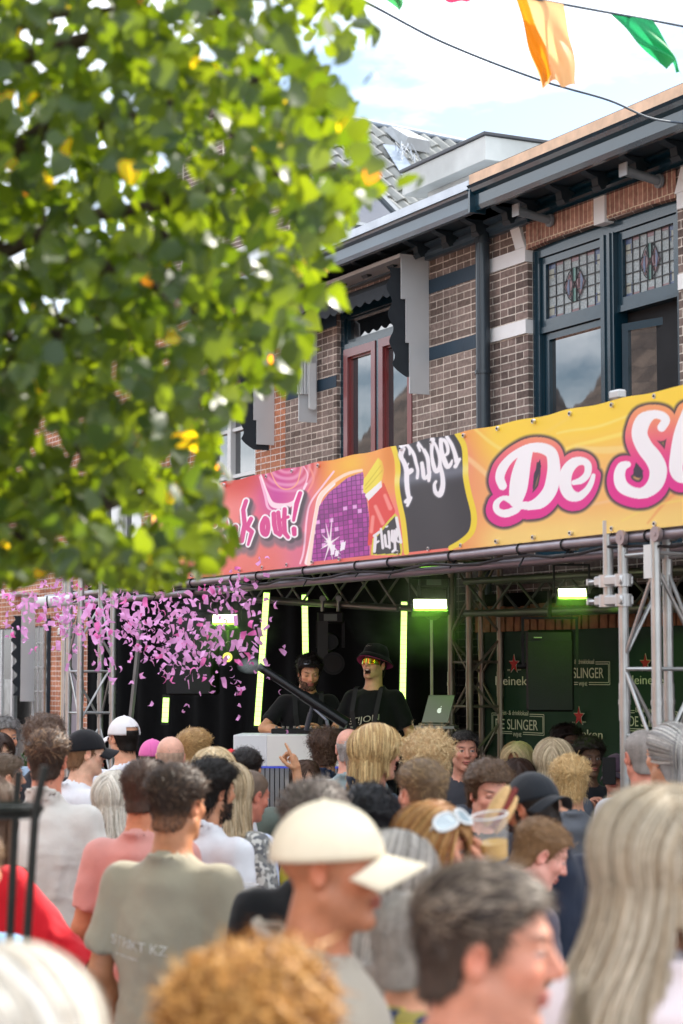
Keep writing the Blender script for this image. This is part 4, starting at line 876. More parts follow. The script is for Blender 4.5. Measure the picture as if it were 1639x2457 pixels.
# concentric swirl rings
rr = np.hypot((PX-688)/1.15, (PY-1118))
sw = (np.sin(rr*.42+1)*.5+.5)*ss(78, 52, rr)*ss(8, 16, rr); put(.55*sw, hexc('f6cfe0')); put(ss(12, 6, rr), hexc('d23c6a'))
for st_, c, al in ((smooth([(625, 1140, 2), (640, 1180, 3), (655, 1210, 6), (690, 1214, 6), (715, 1195, 3), (735, 1160, 2)]), 'ffe9f2', .95), (smooth([(622, 1145, 2), (636, 1190, 3), (642, 1215, 3), (655, 1225, 1)]), 'ffd6ee', .8),
                   (smooth([(650, 1130, 1), (668, 1165, 1.5), (690, 1175, 1.5), (712, 1160, 1.2), (722, 1120, 1)]), 'f7b58a', .9),
                   (smooth([(728, 1118, 1), (738, 1140, 1.5), (728, 1170, 1.5)]), 'ffd9ef', .8), (smooth([(800, 1130, 2), (775, 1165, 2), (745, 1205, 2.2), (736, 1240, 2), (730, 1320, 2), (722, 1352, 2)]), 'fbd3e6', .95),
                   (smooth([(800, 1160, 4), (770, 1190, 6), (758, 1230, 5), (745, 1310, 5), (738, 1350, 6)]), 'fff4f6', .98), (smooth([(742, 1120, 1.5), (752, 1150, 2.5), (738, 1180, 2)]), 'f29a8c', .8)):
    d = sdf_strokes([st_], PX, PY); put(al*ss(1.2, -.8, d), hexc(c))
# disco ball
ball = [(869, 1132), (830, 1148), (790, 1180), (765, 1215), (755, 1265), (744, 1349), (885, 1332), (883, 1235)]
bm_ = inpoly(ball, PX, PY)
gx_ = (PX-755+(PY-1240)*-.05)/11.2; gy_ = (PY-1170+(PX-820)*.16)/11.4
cell = np.floor(gx_)*12.9898+np.floor(gy_)*78.233; rnd = np.modf(np.abs(np.sin(cell)*43758.5))[0]
base = np.array(hexc('8a2c86'))*(1-rnd[..., None])+np.array(hexc('c247b0'))*rnd[..., None]
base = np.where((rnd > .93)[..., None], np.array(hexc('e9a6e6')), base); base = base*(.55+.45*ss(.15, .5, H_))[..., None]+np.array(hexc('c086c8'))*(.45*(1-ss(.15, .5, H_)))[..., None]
ln_ = np.maximum(ss(.12, .02, np.abs(np.modf(gx_)[0]-.5)*0+np.minimum(np.modf(np.abs(gx_))[0], 1-np.modf(np.abs(gx_))[0])), ss(.12, .02, np.minimum(np.modf(np.abs(gy_))[0], 1-np.modf(np.abs(gy_))[0])))
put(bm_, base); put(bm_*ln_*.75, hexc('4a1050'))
put(.9*ss(1, -1, sdf_strokes([smooth([(866, 1128, 3), (820, 1142, 4), (785, 1170, 4), (764, 1205, 4), (752, 1270, 3.5), (742, 1352, 5)])], PX, PY)), hexc('ffe3d2'))
for ang, L in ((80, 62), (110, 50), (20, 45), (150, 40), (-30, 55), (-75, 40), (200, 42), (240, 50), (290, 30), (170, 25)):
    t = math.radians(ang); d = sdf_strokes([[(790, 1303, 2.6), (790+L*.55*math.cos(t), 1303-L*math.sin(t), .2)]], PX, PY); put(.9*ss(1.2, -.6, d), (1, 1, 1))
put(.8*np.exp(-(np.hypot(PX-790, PY-1303)/9)**2), (1, 1, 1))
for q_ in ([(794, 1308), (803, 1306), (800, 1330), (791, 1332)], [(818, 1302), (829, 1299), (826, 1318), (814, 1323)], [(803, 1322), (812, 1320), (810, 1334), (801, 1336)]): put(inpoly(q_, PX, PY), (.97, .95, 1))
# bottle with yellow cap
put(inpoly([(882, 1190), (922, 1158), (950, 1225), (948, 1275), (900, 1300), (880, 1310), (884, 1240)], PX, PY), hexc('e0403c'))
put(.7*ss(6, 1, sdf_strokes([[(900, 1215, 1), (918, 1255, 2)], [(893, 1240, 1), (889, 1275, 1)], [(925, 1190, 1), (938, 1220, 2)]], PX, PY)), hexc('f7b0a6'))
put(inpoly([(873, 1188), (878, 1180), (916, 1152), (918, 1168), (882, 1200)], PX, PY), hexc('f2f2f4'))
put(inpoly([(869, 1180), (870, 1150), (908, 1098), (918, 1108), (923, 1128), (918, 1152), (876, 1184)], PX, PY), hexc('efe04a'))
put(.5*ss(1.5, .2, sdf_strokes([[(874, 1165, .5), (914, 1118, .5)], [(875, 1173, .5), (918, 1130, .5)]], PX, PY)), hexc('c6b41e'))
# orange to the right of bottle
put(ss(905, 935, PX)*ss(.5, .1, H_)*ss(950, 945, PX), hexc('e08a36'))
# right part: yellow/orange
rm = ss(1090, 1100, PX); yel = np.array(hexc('f6d23e')); ora = np.array(hexc('f2bb6c')); 
g_ = ss(.1, .55, H_)[..., None]; rc = yel*(1-g_)+ora*g_; g2 = ss(.75, .95, H_)[..., None]; rc = rc*(1-g2)+np.array(hexc('f3d17a'))*g2
lf = ss(1200, 1110, PX)[..., None]; rc = rc*(1-lf*.7)+np.array(hexc('e98a55'))*lf*.7
put(rm, rc)
for cx, cy, r, c, al in ((1105, 1110, 30, 'e8808c', .8), (1140, 1170, 55, 'e99a72', .5)):
    put(al*rm*np.exp(-(np.hypot(PX-cx, (PY-cy)*.7)/r)**2), hexc(c))
for st_, c, al in (([(1130, 1020, 3), (1180, 1060, 5), (1260, 1110, 4)], 'f6e07a', .7), ([(1100, 1080, 5), (1160, 1130, 7), (1200, 1165, 5)], 'f7d9a0', .6), ([(1330, 1090, 4), (1420, 1060, 5), (1540, 1035, 6), (1640, 1010, 4)], 'f8e06a', .8),
                   ([(1340, 1040, 3), (1450, 1020, 4), (1560, 985, 3)], 'f6e687', .6), ([(1390, 1075, 6), (1470, 1080, 9), (1520, 1075, 5)], 'f3d78a', .7), ([(1400, 1215, 3), (1480, 1200, 4), (1560, 1185, 3)], 'f4c99a', .6),
                   ([(1560, 1255, 2), (1620, 1190, 5), (1700, 1160, 6)], 'e99a5c', .8), ([(1500, 1250, 2), (1570, 1215, 3), (1650, 1200, 3)], 'f3da6e', .7), ([(1200, 1080, 3), (1300, 1040, 5), (1380, 1000, 4)], 'f4d25a', .5)):
    d = sdf_strokes([smooth(st_)], PX, PY); put(al*rm*ss(3, -4, d), hexc(c))
# black panel, a band of sheen put into its colours
K = 6.533
lb = smooth([(85, 240, 42), (150, 450, 42), (172, 650, 42), (160, 850, 40), (190, 1100, 42), (265, 1450, 42), (315, 1930, 42)]); rb = smooth([(1090, 20, 42), (1215, 260, 42), (1240, 550, 42), (1245, 750, 42), (1290, 1000, 42), (1370, 1350, 44), (1340, 1600, 44), (1200, 1750, 42), (1010, 1860, 40)])
cvt = lambda L: [(930+p[0]/K, 1030+p[1]/K) for p in L]
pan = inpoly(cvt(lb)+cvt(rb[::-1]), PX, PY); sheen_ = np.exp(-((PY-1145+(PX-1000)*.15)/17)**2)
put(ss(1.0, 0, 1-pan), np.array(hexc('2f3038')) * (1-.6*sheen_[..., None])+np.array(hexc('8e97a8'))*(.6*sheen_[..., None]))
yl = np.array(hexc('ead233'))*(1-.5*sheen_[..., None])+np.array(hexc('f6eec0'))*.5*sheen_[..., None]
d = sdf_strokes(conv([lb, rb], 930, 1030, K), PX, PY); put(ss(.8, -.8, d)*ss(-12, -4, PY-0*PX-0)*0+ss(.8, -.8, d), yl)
FL = [[(250, 300, 40), (215, 400, 40), (250, 500, 30)], [(220, 260, 35), (300, 230, 28), (350, 290, 22), (360, 380, 18)], [(250, 480, 36), (305, 620, 40), (310, 800, 38), (325, 960, 36), (345, 1060, 32)], [(300, 1130, 30), (370, 1070, 30), (325, 1190, 22)],
      [(330, 670, 45), (385, 640, 38)], [(320, 570, 10), (335, 530, 12)], [(300, 215, 25), (370, 300, 28), (430, 400, 28), (460, 520, 26), (490, 640, 25), (480, 760, 24)],
      [(500, 250, 24), (530, 340, 18)], [(505, 215, 20), (560, 290, 18), (590, 330, 16)], [(560, 540, 30), (575, 640, 34), (590, 760, 32), (640, 760, 28), (690, 680, 26)], [(600, 340, 30), (655, 450, 34), (670, 580, 32), (680, 720, 32), (670, 810, 25)],
      [(740, 170, 40), (730, 250, 32), (725, 400, 26), (750, 560, 34), (790, 660, 34), (850, 600, 32), (850, 440, 26), (800, 280, 24), (750, 200, 22)], [(860, 580, 32), (895, 740, 34), (895, 900, 40), (850, 1020, 44), (780, 990, 34), (762, 880, 26), (790, 820, 20)],
      [(870, 170, 30), (880, 330, 34), (930, 500, 40), (970, 580, 36), (1020, 540, 26), (1040, 480, 14)], [(870, 160, 30), (930, 170, 28), (970, 260, 26), (975, 360, 24), (935, 400, 18)],
      [(960, 110, 26), (1030, 230, 28), (1080, 370, 30), (1110, 500, 36)], [(1090, 580, 30), (1150, 470, 24)]]
d = sdf_strokes(conv([smooth(s, 4) for s in FL], 930, 1030, K), PX, PY); put(.45*ss(5, 0, d), hexc('9aa0b0')); put(ss(.9, -.7, d), hexc('f0f0f6'))
# small label on the bottle
lab = [(889, 1318), (892, 1292), (950, 1232), (958, 1240), (969, 1318), (966, 1332), (889, 1332)]
put(inpoly(lab, PX, PY), hexc('d8d040')); put(inpoly([(893, 1330), (895, 1296), (950, 1239), (956, 1250), (964, 1328)], PX, PY), hexc('2c2e34'))
SM = [[(1118, 985, 9), (1112, 1060, 8)], [(1110, 975, 7), (1140, 955, 7)], [(1115, 1015, 7), (1135, 1005, 6)], [(1150, 940, 7), (1160, 1040, 8)], [(1172, 975, 8), (1178, 1030, 8), (1195, 1035, 7)], [(1195, 955, 8), (1200, 1040, 7)], [(1180, 930, 4), (1190, 925, 4)],
      [(1215, 950, 7), (1212, 1000, 8), (1225, 1010, 6), (1228, 950, 7), (1232, 1050, 8), (1215, 1062, 6)], [(1240, 985, 6), (1252, 960, 6), (1240, 940, 6), (1238, 1000, 7), (1255, 1010, 5)], [(1240, 880, 8), (1265, 1010, 8)]]
d = sdf_strokes(conv(SM, 400, 850, 2.24), PX, PY); put(ss(.8, -.6, d), hexc('e8e8ee'))
# magenta lettering with white outline, left
X = 3.92
OUT = [smooth([(925, 640, 24), (900, 700, 26), (905, 770, 26), (935, 790, 22), (952, 730, 22), (945, 660, 22), (925, 640, 22)], 4), [(1010, 600, 24), (1015, 700, 24), (1030, 770, 22), (1070, 800, 18)], [(1055, 590, 20), (1065, 700, 22), (1080, 780, 20)],
       [(1118, 560, 20), (1112, 680, 22), (1118, 780, 22), (1150, 820, 18)], [(1085, 660, 14), (1150, 630, 14)], [(1255, 400, 18), (1225, 500, 20), (1200, 660, 13)], [(1205, 740, 22), (1208, 790, 20)],
       [(330, 620, 22), (400, 570, 24), (440, 610, 22), (430, 700, 24)], [(290, 740, 20), (350, 760, 20), (360, 850, 22)], [(535, 670, 24), (555, 780, 24), (590, 860, 22)], [(595, 760, 20), (620, 870, 20)], [(640, 720, 24), (625, 830, 26), (690, 850, 24)], [(740, 480, 20), (715, 560, 20), (730, 700, 22), (700, 850, 24)], [(790, 650, 20), (750, 730, 22), (800, 770, 20), (765, 890, 12)],
       [(110, 610, 18), (130, 700, 20), (120, 800, 22), (210, 790, 18)], [(225, 640, 18), (230, 760, 20)]]
so_ = conv(OUT, 400, 1080, X); sh = [[(p[0]+7, p[1]+16, p[2]) for p in s] for s in so_]
d = sdf_strokes(sh, PX, PY); put(.75*ss(16, 3, d), hexc('6a6672')); d = sdf_strokes([[(p[0]+6, p[1]+4, p[2]) for p in s] for s in so_], PX, PY); put(.8*ss(9, 3, d), hexc('3f3a44'))
d = sdf_strokes(so_, PX, PY); put(ss(4.6, 3.4, d), hexc('faf4fa')); put(ss(.8, -.6, d), hexc('d83a8e'))
# big white script, orange to magenta outline, dark halo
G = 3.2065
DE = [[(185, 850, 34), (165, 790, 36), (185, 720, 38), (240, 650, 32), (310, 600, 30), (400, 560, 34), (490, 558, 42), (560, 600, 46), (578, 690, 50), (572, 790, 54), (545, 890, 54), (480, 970, 50), (400, 1005, 34), (320, 1005, 30), (280, 1040, 30), (200, 1065, 30), (140, 1040, 26), (135, 985, 24), (185, 945, 18), (240, 960, 26), (300, 1000, 30)],
      [(375, 590, 40), (345, 680, 56), (322, 780, 68), (305, 880, 68), (285, 970, 50)]]
EE = [[(735, 830, 18), (800, 810, 26), (850, 760, 28), (855, 690, 30), (810, 660, 30), (740, 680, 40), (680, 750, 50), (668, 850, 50), (705, 920, 48), (775, 935, 34), (840, 890, 26), (880, 830, 22), (900, 770, 16)]]
SS = [[(1440, 400, 34), (1470, 350, 34), (1440, 310, 32), (1370, 300, 36), (1295, 350, 58), (1262, 450, 64), (1300, 550, 68), (1370, 640, 70), (1405, 730, 70), (1380, 830, 62), (1300, 900, 46), (1210, 905, 42), (1125, 860, 48), (1100, 780, 44), (1120, 710, 38), (1165, 690, 24)]]
LL = [[(1640, 300, 50), (1590, 450, 56), (1560, 600, 56), (1545, 730, 52), (1590, 790, 44), (1680, 760, 40)]]
big = conv([smooth(s, 5) for s in DE+EE+SS+LL], 1150, 900, G)
d = sdf_strokes(big, PX, PY); d2 = np.minimum(d, sdf_strokes([[(p[0]-3, p[1]+9, p[2]) for p in s] for s in big], PX, PY))
mk_ = ss(1085, 1095, PX)
put(mk_*.95*ss(24, 14, d2), hexc('33283c')); t_ = ss(1010, 1190, PY)[..., None]; t_ = np.where(PX[..., None] > 1450, ss(960, 1150, PY)[..., None], t_)
oc = np.array(hexc('f0a067'))*(1-t_)+np.array(hexc('df2a90'))*t_; put(mk_*ss(14.2, 12.6, d2), oc)
dk = np.maximum(inpoly([(1150+x/G, 900+y/G) for x, y in ((470, 640), (480, 700), (430, 850), (415, 880), (425, 760))], PX, PY), np.maximum(ss(13, 10, np.hypot((PX-1150-1245/G), (PY-900-755/G))), inpoly([(1150+x/G, 900+y/G) for x, y in ((1230, 670), (1290, 740), (1205, 740))], PX, PY)))
put(dk, hexc('352a40')); put(mk_*ss(.9, -.7, d), hexc('f3f3f8'))
# vinyl is darker than its printed look in open shade: convert to linear reflectance
Cl = np.where(C <= .04045, C/12.92, ((C+.055)/1.055)**2.4)*.98
banner = street('printed_banner'); tag(banner, 'long vinyl banner with white script lettering on yellow and pink artwork over the stage', 'banner')
Vb = np.stack([U_, yb_+.006*np.sin(U_*3.1)+.003*np.sin(U_*9+Z_*5), Z_+.004*np.sin(U_*13.1)*((Z_-bz0)/(bz1-bz0))], -1).reshape(-1, 3)
ii, jj = np.meshgrid(np.arange(NXB), np.arange(NZB), indexing='ij'); k_ = (ii*(NZB+1)+jj).ravel()
Qb = np.stack([k_, k_+NZB+1, k_+NZB+2, k_+1], 1)
vin = mat('printed_vinyl', rough=.45, attr='col', var=.02, scale=2, bump=.05, bscale=5, spec=.4)
fastmesh('print', Vb, Qb, vin, banner, Cl.reshape(-1, 3))
q = MB(); q.box(bx0, bx1, yb_+.03, yb_+.034, bz0-.004, bz1+.002); q.build('backing', mat('banner_back', (.6, .6, .6), .6), banner)
ring = mat('grommet_steel', (.75, .75, .78), .3, .9); rope = mat('dark_hole', (.01, .01, .01), .9)
gpx_t = [430, 537, 640, 702, 765, 965, 1039, 1118, 1200, 1286, 1376, 1478, 1582, 1700]; gpx_b = [460, 575, 631, 690, 751, 816, 958, 1031, 1110, 1195, 1284, 1374, 1475, 1578, 1690]
for L_, z in ((gpx_t, bz1-.022), (gpx_b, bz0+.022)):
    for p_ in L_:
        u = fl(p_, 1615, yb_)[0]; q = MB(); q.tube((u, yb_-.012, z), (u, yb_+.004, z), .0125, n=14); q.tube((u, yb_-.0125, z), (u, yb_-.0115, z), .0085, n=12); o = q.build('grommet', ring, banner, True)
        q = MB(); q.tube((u, yb_-.0150, z), (u, yb_-.0130, z), .0062, n=10); q.build('eyelet_hole', rope, o)
u, z = fl(1476, 962, yb_)
q = MB(); q.box(u-.045, u+.045, yb_-.01, yb_+.04, bz1+.005, bz1+.05, bev=.008); q.build('top_clamp', steel, banner)
# ================================================================== BUNTING
def cord(label, pts, r=.008):
    q = MB(); P_ = [at(*p) for p in pts]
    out = [P_[0].lerp(P_[0], 0)]
    pp = [(p.x, p.y, p.z) for p in P_]; sm = smooth(pp, 10); q.path(sm, r, n=6); o = q.build('cord', mat('blue_grey_rope', '52606f', .7, var=.2, scale=60, bump=.3, bscale=300), None, True); return o
c1 = cord('', [(700, -70, 9.2), (867, 0, 9.4), (1060, 100, 9.8), (1290, 190, 10.3), (1460, 240, 10.8), (1560, 283, 11.3), (1660, 298, 11.8), (1760, 310, 12.2)], .0065); c1.name = 'crossing_rope'; tag(c1, 'blue grey rope crossing the sky down to the right in front of the cornice', 'rope')
bt2 = empty('bunting_line', at(1340, 9, 8.5)); tag(bt2, 'bunting rope at the top right carrying the orange and green flags', 'bunting')
P_ = [at(*p) for p in ((860, -60, 8.1), (1040, -34, 8.2), (1237, -10, 8.4), (1345, 9, 8.5), (1460, 30, 8.7), (1566, 49, 8.9), (1700, 75, 9.1))]
q = MB(); q.path([Vector(s)-bt2.location for s in smooth([tuple(p) for p in P_], 8)], .006, n=6); q.build('rope', MATS['blue_grey_rope'], bt2, True)
def flag(label, col, corners, Y, nm='bunting_flag', wave=.04):
    """corners: top-left, top-right, bottom-right, bottom-left in picture units, hung from the rope"""
    tl, tr, br, bl = [at(c[0], c[1], Y+c[2]) for c in corners]; V = []; Q = []; n = 22
    for i in range(n+1):
        for j in range(n+1):
            a, b = i/n, j/n; p = (tl*(1-a)+tr*a)*(1-b)+(bl*(1-a)+br*a)*b
            wv = wave*math.sin(a*5+b*3)*b+wave*.5*math.sin(a*11-b*5)*b
            p = p+Vector((.012*math.sin(b*9+a*2)*b, wv, .006*math.sin(a*8)*b)); V.append(p)
    for i in range(n):
        for j in range(n): k = i*(n+1)+j; Q.append((k, k+n+1, k+n+2, k+1))
    m = mat('flag_'+nm+col, col, .55, var=.05, trans=.55, spec=.3); me = fastmesh('flag', [tuple(v) for v in V], Q, m, None)
    me.name = 'bunting_flag'; tag(me, label, 'flag', 'plastic bunting flags'); return me
flag('orange bunting flag with a folded darker left edge, hanging at the top', 'f5c48c', [(1237, -12, 0), (1352, 10, 0), (1390, 200, .02), (1300, 209, -.03)], 8.45, wave=.05)
flag('darker orange folded strip along the left edge of the orange flag', 'e8921a', [(1236, -11, -.06), (1262, -6, -.06), (1330, 180, -.09), (1300, 211, -.06)], 8.42, wave=.01)
flag('green bunting flag blown sideways at the top right corner', '2fae6e', [(1462, 31, 0), (1566, 49, 0), (1645, 172, -.1), (1600, 160, -.15)], 8.8, wave=.06)
flag('small green flag tip at the top edge beside the tree', '4fae6a', [(870, -60, 0), (960, -48, 0), (965, 26, 0), (955, 20, 0)], 8.2)
flag('pink flag tip at the top edge of the sky', 'd8466e', [(1020, -36, 0), (1130, -24, 0), (1128, 2, 0), (1012, 0, 0)], 8.25)
# ================================================================== CONFETTI
cm = [mat('pink_tissue', 'f2aee8', .7, var=.04, trans=.3), mat('hot_pink_tissue', 'f27ac4', .7, var=.08, trans=.25)]
protos = []
for k in range(16):
    L, w = rng.uniform(.045, .085), rng.uniform(.022, .031); V = []; Q = []; curl = rng.uniform(-110, 110)*1.0; tw = rng.uniform(-1.7, 1.7); bend = rng.uniform(-.7, .7)
    for i in range(8):
        t = i/7-.5; a = curl*t*L*.55
        for s in (-1, 1):
            x = t*L*math.cos(a*.5); z = abs(math.sin(a*.5))*L*.4*(1 if curl > 0 else -1)
            V.append((x, s*w/2*math.cos(tw*t)+bend*t*L*.3, z+s*w/2*math.sin(tw*t)))
        if i: j = 2*i; Q.append((j-2, j-1, j+1, j))
    o = fastmesh('confetti_piece', V, Q, cm[0 if k < 13 else 1]); protos.append(o)
pts = []
def dens(px, py):
    d = 1.0*math.exp(-((px-260)/175)**2-((py-1484+(px-255)*-.14)/76)**2)+.7*math.exp(-((px-440)/130)**2-((py-1530)/95)**2)
    d += .6*math.exp(-((px-560)/60)**2-((py-1420)/55)**2)+.35*math.exp(-((px-60)/60)**2-((py-1430)/70)**2)+.12*math.exp(-((px-560)/110)**2-((py-1600)/90)**2)+.25*math.exp(-((px-600)/45)**2-((py-1560)/35)**2)
    return d
while len(pts) < 720:
    px, py = rng.uniform(-10, 690), rng.uniform(1325, 1740)
    if rng.uniform() < dens(px, py): pts.append((px, py, rng.uniform(11.6, 14.6)))
pts += [(679, 1563, 13), (643, 1590, 13), (693, 1755, 13), (668, 1660, 13), (571, 1690, 13), (640, 1380, 13), (395, 1150, 9), (420, 1230, 9), (440, 1290, 9), (447, 1222, 8.6), (125, 1165, 9), (566, 1318, 11), (610, 1400, 12)]
pts.sort(key=lambda p: p[2]); rest = MB()
for i, (px, py, Y) in enumerate(pts):
    pos = at(px, py, Y); e = Euler(tuple(rng.uniform(0, 6.28, 3))); pr = protos[int(rng.integers(0, 16))]; cs_ = rng.uniform(.6, 1.15)
    if i < 290:
        o = pr.copy(); COL.objects.link(o); o.location = pos; o.rotation_euler = e; o.scale = (cs_, cs_, cs_)
        tag(o, 'small curled pink confetti strip flying in the air over the crowd', 'confetti', 'pink confetti strips in the air')
    else:
        Mx = Matrix.Translation(pos) @ e.to_matrix().to_4x4() @ Matrix.Scale(cs_, 4); rest.add([Mx @ v.co for v in pr.data.vertices], [tuple(p.vertices) for p in pr.data.polygons])
for o in protos: bpy.data.objects.remove(o)
if rest.v: tag(rest.build('confetti', cm[0], None, True), 'cloud of pink confetti strips drifting furthest back near the stage', 'confetti', kind='stuff')
# ================================================================== LINDEN TREE
tree = empty('linden_tree', (-1.75, 4.6, 0)); tag(tree, 'leafy green linden tree hanging over the crowd at the upper left', 'tree')
bark = mat('linden_bark', '4a4038', .9, var=.35, scale=12, bump=.8, bscale=40)
def inv(p): return Vector(p)-tree.location
q = MB(); q.path([(0, 0, 0), (.02, .01, 1), (0, .03, 2.0), (.03, .05, 3.2), (.02, .1, 4.6)], [.15, .12, .11, .09, .05], n=16); q.build('trunk', bark, tree, True)
r2 = np.random.default_rng(5)
brs = [((0, .02, 1.9), at(130, 900, 4.9), .05), ((0, .03, 2.1), at(330, 760, 4.7), .045), ((0, .03, 2.4), at(620, 520, 4.8), .05), ((0, .04, 2.7), at(700, 180, 4.6), .05), ((0, .05, 3.0), at(560, 40, 4.5), .045), ((0, .05, 3.1), at(300, 40, 4.4), .04), ((0, .03, 1.8), at(420, 1180, 4.8), .035), ((0, .03, 1.8), at(180, 1260, 4.5), .03), ((0, .03, 2.2), at(760, 700, 4.6), .035), ((0, .03, 2.5), at(810, 420, 4.3), .035)]
for a_, b, r in brs:
    a_ = Vector(a_); b = inv(b); n = 9; P_ = []
    for i in range(n+1):
        t = i/n; p = a_.lerp(b, t)+Vector((0, 0, .12*math.sin(t*3)))+Vector(tuple(r2.normal(0, .018, 3)))*(1 if 0 < i < n else 0); P_.append(p)
    q = MB(); q.path(P_, [r*(1-.8*i/n) for i in range(n+1)], n=9)
    for j in range(7):
        k = int(r2.integers(3, n)); s = P_[k]; e = s+Vector(tuple(r2.normal(0, .13, 3)))+Vector((-.05, 0, .10)); mid_ = s.lerp(e, .5)+Vector(tuple(r2.normal(0, .03, 3)))
        q.path([s, mid_, e], [.012, .008, .004], n=6)
    q.build('branch', bark, tree, True)
edge_y = [-700, 0, 120, 200, 270, 330, 420, 520, 600, 680, 760, 850, 930, 1000, 1090, 1180, 1250, 1320, 1390, 1425]
edge_x = [820, 862, 852, 800, 840, 890, 900, 830, 795, 765, 755, 740, 645, 545, 500, 555, 560, 525, 455, 340]
NL = 19500; P0 = []; 
while len(P0) < NL:
    py = r2.uniform(-950, 1425); px = r2.uniform(-1150, 930); Y = 3.75+2.7*r2.beta(1.2, 1.5)
    ex = np.interp(py, edge_y, edge_x)+22*math.sin(py*.03)+r2.normal(0, 9)
    if px > ex: continue
    if py > np.interp(px, [-1200, 0, 60, 160, 260, 330, 420, 470, 540, 600], [1420, 1405, 1395, 1375, 1405, 1410, 1425, 1430, 1400, 1350])-10: continue
    # looser towards the top where the sky shows through
    g_ = math.sin(px*.021+1.3)*math.sin(py*.019+.4)+.6*math.sin(px*.045-py*.037)
    th = .15+.5*max(0, min(1, (900-py)/1300))
    if g_ < -1+th*1.6 and r2.uniform() < .8 and Y > 3.9: continue
    P0.append((px, py, Y))
P0 += [(905, 70, 4.2), (893, 165, 4.2), (890, 180, 4.1), (985, 420, 4.2), (1012, 436, 4.15), (905, 380, 4.0), (880, 400, 4.05), (850, 470, 4.1), (800, 690, 4.1), (812, 700, 4.05)]
def leaf():
    """heart-shaped toothed leaf, unit length"""
    out = [(0, 0), (.16, -.05), (.34, .0), (.46, .14), (.49, .32), (.44, .52), (.33, .7), (.17, .87), (0, 1.06)]
    V = [(0, .0, 0), (0, .33, 0), (0, .68, 0), (0, 1.06, 0)]
    R = [(x, y, .10*abs(x)) for x, y in out[1:-1]]; Lf = [(-x, y, .10*abs(x)) for x, y in out[1:-1]]
    V += R+Lf; nR = 4; nL = 4+len(R); F_ = []
    for base, sgn in ((nR, 1), (nL, -1)):
        for tri in ((0, base, base+1), (0, base+1, 1), (1, base+1, base+2), (1, base+2, base+3), (1, base+3, 2), (2, base+3, base+4), (2, base+4, base+5), (2, base+5, base+6), (2, base+6, 3)):
            F_.append(tri if sgn > 0 else tri[::-1])
    return np.array(V), np.array(F_)
LV, LF = leaf(); LV[:, 1] -= .1
n = len(P0); ctr = np.array([tuple(inv(at(*p))) for p in P0])
size = r2.uniform(.030, .061, n); tone = r2.uniform(0, 1, n)
# leaves hang: tip down and outward, blade facing roughly sideways/up
az = r2.uniform(0, 2*np.pi, n); dn = r2.uniform(.25, 1.3, n)
tip = np.stack([np.cos(az)*np.cos(dn), np.sin(az)*np.cos(dn), -np.sin(dn)], 1)
nrm = np.cross(tip, r2.normal(0, 1, (n, 3))); nrm += np.array([0, 0, .8]); nrm -= tip*np.sum(nrm*tip, 1, keepdims=True); nrm /= np.linalg.norm(nrm, axis=1, keepdims=True)
sd = np.cross(tip, nrm); bendv = r2.uniform(-.5, .25, n)
bend = LV[None, :, 1]**2*bendv[:, None]
Vt = ctr[:, None]+size[:, None, None]*(LV[None, :, 0:1]*sd[:, None]+LV[None, :, 1:2]*tip[:, None]+(LV[None, :, 2]+bend)[..., None]*nrm[:, None])
Qt = (LF[None]+(np.arange(n)*len(LV))[:, None, None]).reshape(-1, 3)
g1, g2, g3, g4 = np.array((.020, .046, .020)), np.array((.048, .084, .026)), np.array((.34, .30, .05)), np.array((.30, .13, .05))
col = g1*(1-tone[:, None])+g2*tone[:, None]; u_ = r2.uniform(0, 1, n); col[u_ > .984] = g3; col[u_ > .996] = g4
lm = bpy.data.materials.new('linden_leaf'); lm.use_nodes = True; ln = lm.node_tree; B = ln.nodes['Principled BSDF']; at_ = ln.nodes.new('ShaderNodeAttribute'); at_.attribute_name = 'col'
ln.links.new(at_.outputs[0], B.inputs['Base Color']); B.inputs['Roughness'].default_value = .38; B.inputs['Specular IOR Level'].default_value = .45
tr = ln.nodes.new('ShaderNodeBsdfTranslucent'); mu = ln.nodes.new('ShaderNodeMixRGB'); mu.blend_type = 'MULTIPLY'; mu.inputs[0].default_value = 1; mu.inputs[2].default_value = (12.0, 8.6, .6, 1)
ln.links.new(at_.outputs[0], mu.inputs[1]); ln.links.new(mu.outputs[0], tr.inputs[0]); ms = ln.nodes.new('ShaderNodeMixShader'); ms.inputs[0].default_value = .36
ln.links.new(B.outputs[0], ms.inputs[1]); ln.links.new(tr.outputs[0], ms.inputs[2]); ln.links.new(ms.outputs[0], ln.nodes['Material Output'].inputs[0])
fastmesh('crown', Vt.reshape(-1, 3), Qt, lm, tree, np.repeat(col, len(LV), 0), smooth=True)

# ---- a second linden, unseen, added on the right to shade the nearest people
shade_tree = empty('linden_tree', (3.7, 6.6, 0)); tag(shade_tree, 'unseen second linden tree added on the right to shade the front of the crowd', 'tree')
q = MB(); q.path([(0, 0, 0), (.02, .01, 2), (-.1, 0, 3.6), (-.5, -.1, 4.9)], [.16, .13, .11, .07], n=14)
for k in range(9): a = k*.7; q.path([(-.1, 0, 3.6+.1*k), (-.4+.3*math.cos(a), .3+.3*math.sin(a), 4.6), (-.5+.8*math.cos(a), .3+.9*math.sin(a), 5.3)], [.05, .035, .012], n=7)
q.build('trunk', bark, shade_tree, True)
n2 = 2600; dd = r2.normal(0, 1, (n2, 3)); dd /= np.linalg.norm(dd, axis=1, keepdims=True); dd *= r2.uniform(.2, 1, (n2, 1))**.5*np.array([.95, 1.15, .7]); ctr2 = dd+np.array([-.5, .35, 5.2])
